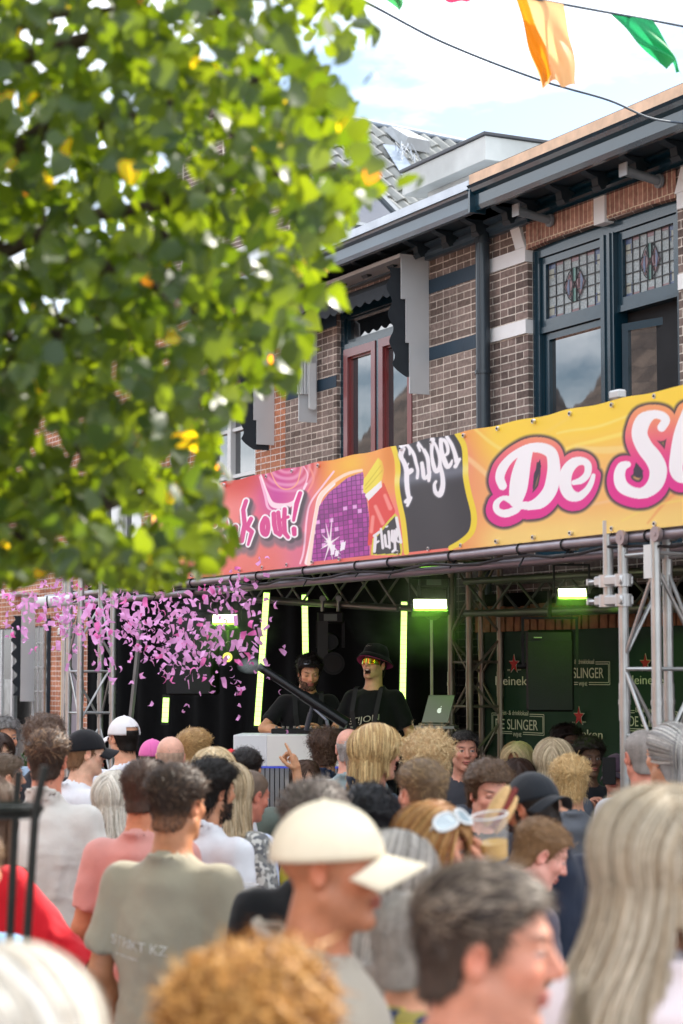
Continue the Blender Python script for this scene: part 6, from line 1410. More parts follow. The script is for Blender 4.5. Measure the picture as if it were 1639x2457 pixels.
    ids = np.arange(n)[:, None]*k_*2+base_i; qd = []
    for q in range(S_): qd.append(np.stack([ids[:, 0]+2*q, ids[:, 0]+2*q+1, ids[:, 0]+2*q+3, ids[:, 0]+2*q+2], 1))
    var = (1+.09*clump+rg.normal(0, .11, n))[:, None]; sc = np.repeat(base[None], n, 0)*var
    if o.get('streak'): m = rg.uniform(0, 1, n) < o.get('streakf', .35); sc[m] = np.array(lin(o['streak']))*var[m]
    if o.get('sidecol'): w = np.clip((.045-p[:, 2])/.03, 0, 1)[:, None]; sc = sc*(1-w)+np.array(lin(o['sidecol']))*w*var
    SV.append(VV.reshape(-1, 3)); SQ.append(np.concatenate(qd)); SC_.append(np.repeat(sc, k_*2, 0))
    return np.concatenate(SV), np.concatenate(SQ), np.clip(np.concatenate(SC_), .004, 1)
hairmat = None
def get_hairmat():
    m = mat('hair', rough=.5, attr='col', var=.12, scale=60, spec=.3, trans=.07); return m
skinm = mat('skin', rough=.5, attr='col', var=.13, scale=32, bump=.2, bscale=160, sss=.12, spec=.4)
def cloth(name, col, rough=.85, var=.08, pattern=None):
    key = 'cloth_'+name+str(col)+str(pattern)
    if key in MATS: return MATS[key]
    m = mat(key, col, rough, var=.12, scale=5, bump=.7, bscale=9, sheen=.15, spec=.2); n = m.node_tree; B = n.nodes['Principled BSDF']
    if pattern == 'plaid':
        t = n.nodes.new('ShaderNodeTexCoord'); sp = n.nodes.new('ShaderNodeSeparateXYZ'); n.links.new(t.outputs['Object'], sp.inputs[0]); prev = None
        mixn = n.nodes.new('ShaderNodeMixRGB'); mixn.inputs[1].default_value = (.62, .50, .04, 1); mixn.inputs[2].default_value = (.02, .035, .10, 1)
        ws = []
        for k, i in ((0, 0), (1, 2)):
            mm = n.nodes.new('ShaderNodeMath'); mm.operation = 'MULTIPLY'; n.links.new(sp.outputs[i], mm.inputs[0]); mm.inputs[1].default_value = 95
            sn = n.nodes.new('ShaderNodeMath'); sn.operation = 'SINE'; n.links.new(mm.outputs[0], sn.inputs[0]); g = n.nodes.new('ShaderNodeMath'); g.operation = 'GREATER_THAN'; n.links.new(sn.outputs[0], g.inputs[0]); g.inputs[1].default_value = .1; ws.append(g)
        ad = n.nodes.new('ShaderNodeMath'); ad.operation = 'ADD'; n.links.new(ws[0].outputs[0], ad.inputs[0]); n.links.new(ws[1].outputs[0], ad.inputs[1]); hf = n.nodes.new('ShaderNodeMath'); hf.operation = 'MULTIPLY'; n.links.new(ad.outputs[0], hf.inputs[0]); hf.inputs[1].default_value = .5
        n.links.new(hf.outputs[0], mixn.inputs[0]); n.links.new(mixn.outputs[0], B.inputs['Base Color'])
    if pattern in ('floral', 'dots'):
        t = n.nodes.new('ShaderNodeTexCoord'); vo = n.nodes.new('ShaderNodeTexVoronoi'); vo.inputs['Scale'].default_value = 28 if pattern == 'floral' else 60; n.links.new(t.outputs['Object'], vo.inputs[0]); rp2 = n.nodes.new('ShaderNodeValToRGB'); rp2.color_ramp.interpolation = 'CONSTANT'
        e = rp2.color_ramp.elements; cs = [(0, '1d6f6c'), (.35, 'd1763a'), (.6, '20464f'), (.8, 'b9482f')] if pattern == 'floral' else [(0, '8b8b88'), (.4, 'c9c9c4'), (.7, '6b6d70')]
        e[0].position = 0; e[0].color = (*lin(cs[0][1]), 1); e[1].position = cs[1][0]; e[1].color = (*lin(cs[1][1]), 1)
        for p_, c_c in cs[2:]: q = e.new(p_); q.color = (*lin(c_c), 1)
        sp = n.nodes.new('ShaderNodeSeparateColor'); n.links.new(vo.outputs['Color'], sp.inputs[0]); n.links.new(sp.outputs[0], rp2.inputs[0]); n.links.new(rp2.outputs[0], B.inputs['Base Color'])
    return m
def xf(pts, M): 
    A = np.array(M); return np.asarray(pts)@A[:3, :3].T+A[:3, 3]
ARMC = {}
PEOPLE = []
def ell_pt(a, e, r, c=(0, -.012, .036)):
    return np.array([c[0]+r[0]*math.cos(e)*math.sin(a), c[1]+r[1]*math.cos(e)*math.cos(a), c[2]+r[2]*math.sin(e)])
def grid_mesh(fn, na, nb, a0, a1, b0, b1, thick=0):
    V = [fn(a0+(a1-a0)*i/na, b0+(b1-b0)*j/nb) for i in range(na+1) for j in range(nb+1)]; Q = []
    for i in range(na):
        for j in range(nb): k = i*(nb+1)+j; Q.append((k, k+1, k+nb+2, k+nb+1))
    V = np.array(V); Q = np.array(Q)
    if thick:
        N = vnormals(V, Q); V2 = V-N*thick; n = len(V); Q2 = Q[:, ::-1]+n; ed = []
        for i in range(na): ed += [(i*(nb+1), (i+1)*(nb+1), (i+1)*(nb+1)+n, i*(nb+1)+n), (i*(nb+1)+nb, i*(nb+1)+nb+n, (i+1)*(nb+1)+nb+n, (i+1)*(nb+1)+nb)]
        for j in range(nb): ed += [(j, j+n, j+1+n, j+1), (na*(nb+1)+j, na*(nb+1)+j+1, na*(nb+1)+j+1+n, na*(nb+1)+j+n)]
        V = np.concatenate([V, V2]); Q = np.concatenate([Q, Q2, np.array(ed)])
    return V, Q
def person(label, px, ytop, Y, yaw, **o):
    """px, ytop: where the crown of the head stands; yaw: 0 = turned away, 90 = facing right, 180 = towards the camera"""
    f = o.get('sex', 'm') == 'f'; rg = np.random.default_rng(o.setdefault('seed', len(PEOPLE)*7+3)); floor = o.get('floor', 0.0)
    top = at(px, ytop, Y); hair_h = {'curly': .03, 'thick': .022, 'fade': .016, 'short': .013}.get(o.get('hstyle', 'short'), .008)
    if o.get('cap'): hair_h = .016
    sc = (top.z-floor-hair_h)/1.74; root = empty('person', (top.x, Y, floor), -math.radians(yaw)); root.scale = (sc, sc, sc)
    tag(root, label, 'person', o.get('group', 'crowd in the street')); PEOPLE.append((top.x, Y, label))
    P, Q = template((o.get('sex', 'm'), o.get('mouth', 'closed'))); col = skincol(P, o.get('skin', 'd9a384'), o); hf = headfn(o)
    A = {}; parts = [(hf(P), Q, col)]; pose = o.get('arms', ('down', 'down'))
    for side, pn_ in ((-1, pose[0]), (1, pose[1])):
        grip = o.get('grip', (None, None))[0 if side < 0 else 1]; pp = POSES[pn_] if isinstance(pn_, str) else pn_
        if isinstance(pp, dict):
            w_ = at(*pp['world']); a_ = -math.radians(yaw); dx, dy = w_.x-top.x, w_.y-Y; lx, ly, lz = (dx*math.cos(-a_)-dy*math.sin(-a_))/sc, (dx*math.sin(-a_)+dy*math.cos(-a_))/sc, (w_.z-floor)/sc
            pp = (pp['elbow'], (lx*side, ly, lz))
        key = (side, str(pp), f, grip, o.get('fine', False))
        if key not in ARMC: ARMC[key] = arm_mesh(side, pp, f, o.get('fine', False), grip)
        p_, q_, A[side] = ARMC[key]; bc = np.repeat(np.array(lin(o.get('armskin', o.get('skin', 'd9a384'))))[None], len(p_), 0)
        if o.get('tattoo') == side: w_ = (fbm(p_, 60, 2, 2) > -.1)*(p_[:, 2] < 1.3); bc[w_] *= .22
        parts.append((p_, q_, bc))
    off = 0; VV, QQ, CC = [], [], []
    for p_, q_, c_c in parts: VV.append(p_); QQ.append(q_+off); CC.append(c_c); off += len(p_)
    fastmesh('body', np.concatenate(VV), np.concatenate(QQ), skinm, root, np.concatenate(CC))
    st = o.get('top', 'tee'); P2, Q2 = shirt_mesh(o, f, A, st); nm = {'tee': 't_shirt', 'collar': 'shirt', 'jacket': 'jacket', 'long': 'pullover', 'puff': 'jacket', 'tank': 'tank_top'}[st]
    sh = fastmesh(nm, P2, Q2, cloth(nm, o.get('topcol', 'dddddd'), pattern=o.get('pattern')), root)
    # trousers and shoes
    key = 'legs'
    if key not in TPL:
        v = Vol(np.arange(-.26, .27, .017), np.arange(-.19, .2, .017), np.arange(.04, 1.06, .017)); v.ell((0, -.01, .94), (.178, .127, .15), .06)
        for s in (-1, 1): v.cone((s*.088, -.01, .86), (s*.098, 0, .5), .098, .075, .03); v.cone((s*.098, 0, .5), (s*.10, -.02, .08), .075, .062, .02)
        a_ = v.mesh(); v = Vol(np.arange(-.18, .19, .012), np.arange(-.14, .22, .012), np.arange(-.01, .14, .012))
        for s in (-1, 1): v.ell((s*.10, .045, .036), (.05, .14, .045), .02); v.cone((s*.10, -.03, .04), (s*.10, -.03, .11), .045, .045, .02)
        S = v.grid((slice(None),)*3); v.V = np.maximum(v.V, .0-S[2]+0*v.V); TPL[key] = (a_, v.mesh())
    (lp_, lq_), (sp_, sq_) = TPL[key]
    fastmesh('trousers', lp_, lq_, cloth('trousers', o.get('legs', '2b2f3a')), root); fastmesh('shoes', sp_, sq_, cloth('shoes', o.get('shoes', '3a3a3c')), root)
    HM = lambda pts: hf(np.asarray(pts)+np.array([0, 0, HZ]), True)
    if o.get('hstyle', 'short') != 'none':
        hv, hq, hc = hair_mesh(o, rg)
        if hc is not None: fastmesh('hair', HM(hv), hq, get_hairmat(), root, hc)
    if o.get('beard'):
        L = P-np.array([0, 0, HZ]); N = vnormals(P, Q); w = (L[:, 2] < -.046) & (L[:, 2] > -.125) & (L[:, 1] > -.01) & (N[:, 2] > -.9) & ~((np.abs(L[:, 0]) < .022) & (np.abs(L[:, 2]+.061) < .010))
        w |= (np.abs(L[:, 0]) > .055) & (L[:, 2] < .0) & (L[:, 2] > -.06) & (L[:, 1] > .005) & (L[:, 1] < .03); ids = np.nonzero(w)[0]
        n = 900; pk = rg.choice(ids, n); p = L[pk]; nn = N[pk]; ln = o['beard']*rg.uniform(.6, 1.2, n)[:, None]; d = nn*.7+np.array([0, .1, -.9])+rg.normal(0, .25, (n, 3)); d /= np.linalg.norm(d, axis=1, keepdims=True)
        sv = np.cross(d, nn+rg.normal(0, .3, (n, 3))); sv /= np.linalg.norm(sv, axis=1, keepdims=True)+1e-9; v3 = np.stack([p-sv*.0016, p+sv*.0016, p+d*ln+sv*.0008, p+d*ln-sv*.0008], 1).reshape(-1, 3); q3 = np.arange(n*4).reshape(-1, 4)
        bc = np.array(lin(o.get('beardcol', o.get('hair', '4a3a2e'))))*(1+rg.normal(0, .15, n))[:, None]; fastmesh('beard', HM(v3), q3, get_hairmat(), root, np.repeat(np.clip(bc, .003, 1), 4, 0))
    if o.get('cap'): build_cap(o, root, HM)
    if o.get('glasses'): build_glasses(o, root, HM)
    if o.get('hat'): build_bucket(o, root, HM)
    root['_'] = 0; del root['_']
    return root, A, sc
def build_cap(o, root, HM):
    c = o['cap']; colm = cloth('cap', c.get('col', 'e9e2d2')); back = c.get('back', False); s = -1 if back else 1; tilt = c.get('tilt', 0)
    R = np.array(Euler((math.radians(tilt), 0, math.radians(180 if back else 0)+math.radians(c.get('turn', 0)))).to_matrix()); ce = np.array([0, -.012, .036])
    put_ = lambda V: HM((np.asarray(V)-ce)@R.T+ce)
    rr = (.089, .111, .107)
    def crown(a, e):
        p = ell_pt(a, e, rr, (0, -.010, .020)); k = 1-.016*math.exp(-(math.sin(3*a)/.10)**2)*math.cos(e); return np.array([p[0]*k, p[1]*k, p[2]])
    z0 = -.02
    V, Q = grid_mesh(crown, 96, 14, -math.pi, math.pi, z0, math.pi/2-.01, thick=.003)
    if back or c.get('strap'):   # opening above the strap
        cc = V[Q].mean(1); m = (np.abs(np.arctan2(cc[:, 0], -cc[:, 1]+-.01)) < .42) & (cc[:, 2] < .062) & (cc[:, 2] > .022) & (cc[:, 1] < 0); Q = Q[~m]
    cp = fastmesh('cap', put_(V), Q, colm, root)
    L, wd = c.get('brim', .078), .078
    def brim(u, v_):
        x = u*wd; y0 = math.sqrt(max(0, 1-(x/.092)**2))*.108-.012; y = y0+v_*(L*(1-.35*u*u)); return np.array([x, y, .018-.034*u*u*1.0-.022*v_-.6*(x*x)*v_])
    V, Q = grid_mesh(brim, 22, 8, -1, 1, 0, 1, thick=.004); fastmesh('brim', put_(V), Q, cloth('cap_brim', c.get('brimcol', c.get('col', 'e9e2d2'))), cp)
    b = MB(); b.tube((0, -.010, .126), (0, -.010, .131), .008, .005, n=12); fastmesh('button', put_(b.v), np.array([f for f in b.f if len(f) == 4]), colm, cp)
    if c.get('text'):
        ang = math.radians(c.get('tang', 180)); T = text(None, c['text'], -c.get('tw', .035)/2, 0, c.get('th', .012), mat('cap_text'+c.get('tcol', '222222'), c.get('tcol', '222222'), .7), 0, width=c.get('tw', .035), bold=.0006, name='cap_lettering')
        n = len(T.data.vertices); v = np.zeros(n*3, np.float32); T.data.vertices.foreach_get('co', v); v = v.reshape(-1, 3); out = []
        for x, y, z in v:
            a = ang+x/.095; e = .28+c.get('te', 0)+z/.11; p = ell_pt(a, e, np.array(rr)*1.012+.0012, (0, -.010, .020)); out.append(p)
        # keep reading direction when seen from outside
        T.data.vertices.foreach_set('co', put_(out).astype(np.float32).ravel()); T.parent = cp
    if c.get('badge'):
        a0 = math.radians(c['badge'][0]); e0 = c['badge'][1]; rad = c['badge'][2]; V = [ell_pt(a0, e0, np.array(rr)+.002, (0, -.010, .020))]; 
        for k in range(18): t = k*math.pi/9; V.append(ell_pt(a0+rad/.1*math.cos(t), e0+rad/.1*math.sin(t), np.array(rr)+.0025, (0, -.010, .020)))
        Q = [(0, 1+k, 1+(k+1) % 18, 0) for k in range(18)]; me = MB(); me.add(put_(V), [(0, 1+k, 1+(k+1) % 18) for k in range(18)]); me.build('badge', mat('badge_white', (.75, .76, .8), .5), cp)
    if c.get('sticker'):
        V = [brim(.35+.22*math.cos(t), .5+.28*math.sin(t))+np.array([0, 0, -.006 if c.get('under') else .003]) for t in [k*math.pi/8 for k in range(16)]]; me = MB(); me.add(put_(V), [tuple(range(16))]); me.build('sticker', mat('sticker_silver', (.6, .62, .62), .3, .2), cp)
def build_glasses(o, root, HM):
    g = o['glasses']; up = g.get('up', False); fm = mat('frame_'+g.get('frame', '111111'), g.get('frame', '111111'), .35)
    if g.get('lens') == 'mirror':
        lm_ = MATS.get('mirror_lens')
        if lm_ is None:
            lm_ = bpy.data.materials.new('mirror_lens'); MATS['mirror_lens'] = lm_; lm_.use_nodes = True; n = lm_.node_tree; B = n.nodes['Principled BSDF']; B.inputs['Metallic'].default_value = .85; B.inputs['Roughness'].default_value = .12
            t = n.nodes.new('ShaderNodeTexCoord'); w = n.nodes.new('ShaderNodeTexWave'); w.inputs['Scale'].default_value = 9; w.inputs['Distortion'].default_value = 3; rp3 = n.nodes.new('ShaderNodeValToRGB'); e = rp3.color_ramp.elements
            e[0].color = (*lin('f7a21f'), 1); e[1].color = (*lin('e8e04a'), 1); q = e.new(.35); q.color = (*lin('f06a2a'), 1); q = e.new(.7); q.color = (*lin('6fc24a'), 1)
            n.links.new(t.outputs['Object'], w.inputs[0]); n.links.new(w.outputs[0], rp3.inputs[0]); n.links.new(rp3.outputs[0], B.inputs['Base Color']); n.links.new(rp3.outputs[0], B.inputs['Emission Color']); B.inputs['Emission Strength'].default_value = .0
    else: lm_ = glassmat('lens_'+g.get('lens', 'dark'), {'dark': (.02, .02, .025), 'clear': (.35, .33, .32), 'blue': (.35, .45, .5), 'olive': (.16, .13, .02)}[g.get('lens', 'dark')], .05) if 'lens_'+g.get('lens', 'dark') not in MATS else MATS['lens_'+g.get('lens', 'dark')]
    R = np.array(Euler((math.radians(52 if up else 0), 0, 0)).to_matrix()); sh = np.array([0, -.012, .03]) if up else np.zeros(3)
    def pos(V):
        V = np.asarray(V); 
        if up: V = (V-np.array([0, -.012, .03]))@R.T*np.array([1.06, 1.10, 1.10])+np.array([0, -.012, .03])
        return HM(V)
    W_ = g.get('w', .030); H_g = g.get('h', .022)
    if g.get('shape') == 'visor':
        fn = lambda a, e: np.array([.083*math.sin(a), -.002+.103*math.cos(a)+.004-.18*e*e*0, .008+e*(1-.35*abs(a))-(.006 if abs(a) < .12 and e < 0 else 0)]); V, Q = grid_mesh(fn, 30, 6, -1.12, 1.12, -.031, .024, thick=.002); fr = fastmesh('sunglasses', pos(V), Q, lm_, root)
        V, Q = grid_mesh(lambda a, e: fn(a, e)+np.array([.002*math.sin(a), .002, 0]), 30, 1, -1.13, 1.13, .022, .028, thick=.003); fastmesh('frame', pos(V), Q, fm, fr)
    else:
        fr = None; q = MB()
        for s in (-1, 1):
            ring = []; cxx = s*.034
            for k in range(20):
                t = k*math.pi/10; ex = 2.6; cx_ = math.copysign(abs(math.cos(t))**(2/ex), math.cos(t)); sx_ = math.copysign(abs(math.sin(t))**(2/ex), math.sin(t)); x = cxx+W_*cx_; ring.append((x, .104-.9*x*x*6.0, .006+H_g*sx_))
            q.path(ring+[ring[0]], g.get('thick', .0022), n=6)
            lens = MB(); lens.add([pos([p])[0] for p in ring], [tuple(range(20))]); lens_o = lens.build('lens', lm_, root); 
            if fr is None: fr = lens_o; keep = [lens_o]
            else: keep.append(lens_o)
        q.tube((-.006, .108, .010), (.006, .108, .010), g.get('thick', .0022), n=6)
        for s in (-1, 1): q.path([(s*.064, .082, .012), (s*.078, .03, .010), (s*.080, -.01, .006)], g.get('thick', .0022)*.8, n=6)
        q.v = [tuple(p) for p in pos(q.v)]; fo_ = q.build('glasses', fm, root, True)
        for k in keep: k.parent = fo_
def build_bucket(o, root, HM):
    prof = [(.0, .152), (.045, .152), (.068, .144), (.082, .118), (.090, .086), (.093, .066), (.112, .044), (.130, .020)]
    def fn(a, t):
        i = min(len(prof)-2, int(t)); k = t-i; r = prof[i][0]*(1-k)+prof[i+1][0]*k; z = prof[i][1]*(1-k)+prof[i+1][1]*k
        return np.array([r*math.sin(a)*1.0, r*math.cos(a)*1.16-.010, z+.006*math.sin(a*2+.6)*(t > 5)+(.014*math.cos(a) if t > 5.5 else 0)])
    V, Q = grid_mesh(fn, 40, 14, -math.pi, math.pi, 0.02, 7, thick=.003); ht = fastmesh('bucket_hat', HM(V), Q, cloth('bucket_hat', '15161a'), root)
    V, Q = grid_mesh(lambda a, t: fn(a, t)*np.array([.985, .985, 1])+np.array([0, 0, -.0045]), 40, 6, -math.pi, math.pi, 4.4, 6.98); fastmesh('hat_lining', HM(V), Q, cloth('hat_lining', 'c0407f', var=.35), ht)
# ---- the two performers
POSES['djL'] = ((.33, .08, 1.20), (.13, .24, 1.165)); POSES['djR'] = ((.27, .10, 1.16), (.10, .30, 1.18)); POSES['mc'] = ((.29, -.04, 1.12), (.25, .17, .98)); POSES['mcR'] = ((.25, .12, 1.14), (.08, .33, 1.14))
def print_text(root, s, x, z, h, w, m, y, name='lettering', back=False, my=0):
    T = text(None, s, x, z, h, m, 0, width=w, bold=.001, name=name, my=my); sh = [c for c in root.children if c.name.split('.')[0] in ('t_shirt', 'shirt', 'jacket', 'pullover')][0]
    me = sh.data; n = len(me.vertices); v = np.zeros(n*3, np.float32); me.vertices.foreach_get('co', v); v = v.reshape(-1, 3); k = len(T.data.vertices); t = np.zeros(k*3, np.float32); T.data.vertices.foreach_get('co', t); t = t.reshape(-1, 3)
    sg = -1 if back else 1; V = v[v[:, 1]*sg > -.02]; out = t.copy()
    for i in range(k):
        x_ = -t[i, 0] if not back else t[i, 0]; d = (V[:, 0]-x_)**2+(V[:, 2]-t[i, 2])**2; q = np.argsort(d)[:4]; ys = (V[q, 1]*sg).max(); out[i] = (x_, sg*(ys+.012), t[i, 2])
    T.data.vertices.foreach_set('co', out.astype(np.float32).ravel()); T.parent = sh
wt = mat('white_print', 'e8e4cf', .7); wt2 = mat('faded_white_print', 'f2f2ee', .7)
dj, A1, s1 = person('bearded performer in black T-shirt and bib straps looking down, sunglasses on his head', 738, 1566, 14.25, 176, floor=.5, group='performers on the stage', pitch=18, hyaw=-8, mouth='smile', eyes='closed', hair='1d1613', hstyle='thick', quiff=.3, stubble=.8, beard=.007, beardcol='1d1613', skin='dca380', armskin='d09a74', topcol='101113', loose=.03,
    arms=('djR', 'djL'), grip=('claw', 'claw'), fine=True, glasses=dict(up=True, lens='dark', w=.026, h=.016), legs='101113', fat=.01)
mc, A2, s2 = person('shouting performer in black bucket hat and mirrored orange visor glasses', 893, 1556, 14.1, 205, floor=.5, group='performers on the stage', pitch=-14, hyaw=6, mouth='open', hair='2a211b', hstyle='capped', stubble=.25, skin='e4b08e', armskin='d29c76', topcol='111215', loose=.03,
    arms=('mc', 'mcR'), grip=('claw', 'grab'), fine=True, glasses=dict(shape='visor', lens='mirror'), hat=True, legs='14151a')
for root in (dj, mc):
    q = MB()
    for s in (-1, 1): q.add([(s*.055-.018, .118, 1.05), (s*.055+.018, .118, 1.05), (s*.095+.018, .09, 1.40), (s*.095-.018, .09, 1.40), (s*.10-.018, .03, 1.475), (s*.10+.018, .03, 1.475), (s*.055-.018, .150, 1.05), (s*.055+.018, .150, 1.05), (s*.095+.018, .142, 1.30), (s*.095-.018, .142, 1.30), (s*.10+.018, .07, 1.462), (s*.10-.018, .07, 1.462)], [(6, 7, 8, 9), (9, 8, 10, 11), (11, 10, 5, 4)])
    q.add([(-.12, .152, 1.10), (.12, .152, 1.10), (.13, .155, .9), (-.13, .155, .9)], [(0, 1, 2, 3)]); q.build('bib_straps', mat('black_bib', (.005, .005, .006), .7, bump=.3), root)
print_text(dj, 'T.J.M', -.085, 1.185, .042, .15, wt, .13); print_text(dj, 'CREW', -.02, 1.13, .016, .06, wt, .13)
print_text(mc, "ST!JON", -.13, 1.20, .045, .24, wt, .13, my=.15)
T = text(None, 'STIJON', -.03, 0, .016, wt, 0, width=.06, bold=.0005, name='hat_lettering'); ht = [c for c in mc.children if c.name.startswith('bucket')][0]
v = np.array([tuple(x.co) for x in T.data.vertices]); hf_ = headfn(dict(pitch=-14, hyaw=6)); a_ = .25-v[:, 0]/.09
T.data.vertices.foreach_set('co', hf_(np.stack([.0835*np.sin(a_), .0965*np.cos(a_)-.010, HZ+.110+v[:, 2]], 1), True).astype(np.float32).ravel()); T.parent = ht
# ---- the crowd: far rows first
S1, S2, S3 = 'e0b093', 'd39c7c', 'c98a6a'
P_ = person
P_('grey bearded man in light blue shirt at the far left edge', 12, 1722, 12.6, 150, hair='8b8a88', hstyle='thick', stubble=.9, beard=.02, beardcol='9a9a98', skin=S2, topcol='9fb6cc', top='collar', streak='4d4a48')
P_('young dark haired woman at the left edge looking right', -8, 1762, 11.4, 140, sex='f', hair='3a2a22', hstyle='long', skin=S1, topcol='2b2a30', hlen=.3)
P_('tall man with tousled wavy brown hair rising behind a brown haired boy', 108, 1716, 10.8, 8, hair='5d4a3e', hstyle='curly', streak='7a6454', topcol='262a31', skin=S2)
P_('man in black cap worn forward with small white lettering, looking right', 207, 1747, 10.4, 60, hair='7a5a40', hstyle='capped', skin='e2b398', topcol='e6e8ee', hyaw=8, cap=dict(col='17181c', text='HUGO', tang=-62, tw=.042, th=.013, tcol='c9ccd2', tilt=4), swid=.003, streak='8f6c4c')
P_('dark haired man in white cap with a strap opening at the back, looking left', 296, 1716, 11.8, -38, hair='17120f', hstyle='capped', skin='d9a384', topcol='e4e7f0', cap=dict(col='e4e4e6', text='POLO', tang=158, tw=.04, th=.011, te=.1, strap=True), nstr=600)
P_('person in bright pink cap almost hidden behind a bald head', 366, 1771, 12.2, 0, hair='5b4436', hstyle='capped', topcol='c7c9cf', cap=dict(col='e872b4', badge=(0, .5, .02)))
P_('bald man with a shiny head turned away', 409, 1764, 10.6, -8, hair='b79a86', hstyle='bald', skin='dba791', topcol='8d8f96')
P_('young man with short golden blond hair looking right', 468, 1748, 10.9, 42, hair='a98658', hstyle='short', streak='c9a66e', quiff=.3, skin=S1, topcol='3d4653')
P_('person in red cap with round white badge in front of the booth', 553, 1795, 11.3, -30, hair='3a2a22', hstyle='capped', topcol='30343c', cap=dict(col='d2202a', badge=(-40, .35, .016)))
rh, A3, s3 = P_('man in olive jacket raising a pointing finger towards the stage', 592, 1793, 9.9, 18, hair='1f1a18', hstyle='fade', quiff=.5, skin='c99470', topcol='66726a', top='jacket', arms=('down', 'point'), grip=(None, 'point'), fine=True, hyaw=-10)
P_('girl with brown hair peering back from in front of the booth', 733, 1828, 11.8, 165, sex='f', hair='4f3a2c', hstyle='long', skin=S1, topcol='d8cf4a', hlen=.3)
P_('person with wavy dark brown hair and navy shirt in front of the booth', 783, 1748, 12.3, 12, hair='4b372b', hstyle='curly', streak='6b5240', slen=1.5, topcol='27324a', top='collar')
P_('grey haired man with a thinning pink crown, further of two grey heads', 838, 1746, 11.6, 5, hair='9b9490', hstyle='bald', skin='d99f8a', topcol='8a9a9c', streak='b9b2ac')
P_('grey haired man with close cropped sides, nearer of two grey heads', 862, 1765, 10.6, 14, hair='8f8984', hstyle='short', skin='d7937a', topcol='2e4a5c', streak='b5aea8', quiff=0, slen=.6)
P_('boy with straight straw blond hair and navy collar looking right', 905, 1747, 9.4, 62, hair='b08f60', hstyle='bob', streak='dcc08a', streakf=.5, hlen=.10, segs=6, skin='e0a890', topcol='242b3b', top='collar', nstr=2200, wavy=.3)
P_('person with big curly pale blond hair turned to the stage', 1030, 1757, 9.0, 20, hair='bfa074', hstyle='curly', streak='e3cda0', streakf=.5, slen=1.5, skin=S1, topcol='2b3442', nstr=2200)
P_('dark haired man facing the camera beside the green cloth', 1114, 1752, 11.6, 172, hair='2a2726', hstyle='short', skin='c98f78', topcol='3b3c42', streak='55504c', quiff=.5)
P_('elderly fair haired woman in glasses looking left at the green cloth', 1240, 1787, 12.3, 205, sex='f', hair='c9b48a', hstyle='bob', skin='c98d70', topcol='5b5f66', glasses=dict(frame='2a2522', lens='clear'), hlen=.12, segs=6)
P_('brown haired person turned to the stage behind the smiling young man', 1243, 1824, 10.6, 0, sex='f', hair='3a2820', hstyle='long', topcol='43302c', hlen=.25)
P_('dark haired person in the shade below the lettered cloth', 1361, 1738, 12.9, 150, hair='241a17', hstyle='thick', skin='5f4436', topcol='1f2024')  # stage shade put into the dark skin colour
P_('dark curly haired man in the shade right of the sunglasses woman', 1413, 1768, 12.2, 165, hair='2c2521', hstyle='curly', skin='6d5140', topcol='22242a')  # skin colour darkened to carry the shade
P_('ash blond woman with gold sunglasses pushed up on her hair', 1330, 1780, 10.6, 10, sex='f', hair='b3a083', hstyle='bob', streak='d9c9a8', topcol='5a5f69', glasses=dict(up=True, frame='d8b96a', lens='clear', thick=.003), hlen=.18)
P_('person with short tousled blond hair behind the black backwards cap', 1368, 1812, 9.6, 0, hair='c2a06c', hstyle='thick', streak='e0c592', streakf=.5, topcol='6b7078')
P_('person in plum coloured cap holding a phone behind the right truss tower', 1478, 1806, 11.2, 200, hair='3a2c2a', hstyle='capped', skin='c98f78', topcol='3b3742', cap=dict(col='4a3a48'), arms=('phone', 'phone'), grip=('grab', 'grab'), fine=True)
P_('man with cropped grey hair and sunburnt neck in a light grey T-shirt', 1540, 1750, 9.1, -14, hair='948d88', hstyle='buzz', skin='d18a74', topcol='b9bac0', loose=.03)
P_('woman with silver hair tied in a ponytail at the right edge', 1602, 1745, 8.3, -32, sex='f', hair='9d9b9a', hstyle='pony', streak='cbc8c2', streakf=.5, hlen=.5, segs=16, skin=S2, topcol='c9c9cd', nstr=2600, glasses=None)
# middle rows
P_('youth with shaved sides in a dark navy top at the left edge', 14, 1808, 10.0, 62, hair='6b5a4a', hstyle='fade', skin='d2a184', topcol='39405a', quiff=.2)
P_('brown haired young man in a pale grey linen shirt, back to the camera', 116, 1752, 8.5, 4, hair='4a372c', hstyle='short', streak='8a6c50', streakf=.35, skin='d08a70', topcol='d8d6d0', top='collar', loose=.05, quiff=.1, sidecol='3a2c24', slen=1.2, wavy=.3, hem=.80)
P_('white haired woman with a bob in a black top', 278, 1860, 9.0, 14, sex='f', hair='cfc8ba', hstyle='bob', streak='ece7dc', streakf=.5, skin='d69a80', topcol='15161c', hlen=.15, nstr=2600)
P_('man in a salmon pink T-shirt with sunglasses on his brown hair', 348, 1822, 7.6, 14, hair='4c3a30', hstyle='short', skin='c8835f', topcol='d79a92', glasses=dict(up=True, lens='olive', frame='222222'), quiff=.3, loose=.02, hem=.8)
P_('bearded man with thick black hair in a white shirt', 508, 1820, 8.0, 38, hair='16120f', hstyle='thick', beard=.012, stubble=.95, beardcol='1a1512', skin='c08a6a', topcol='e6e8ee', top='collar', hyaw=12)
P_('woman with long pale blond hair and a speckled grey top', 553, 1836, 8.7, 20, sex='f', hair='b39d7c', hstyle='long', streak='d6c3a2', streakf=.45, pattern='dots', topcol='9a9a98', hlen=.36)
P_('blonde woman whose hair just shows above the black haired man', 512, 1804, 9.3, 0, sex='f', hair='cdb58c', hstyle='bob', streak='e8d6b0', topcol='dcdde2')
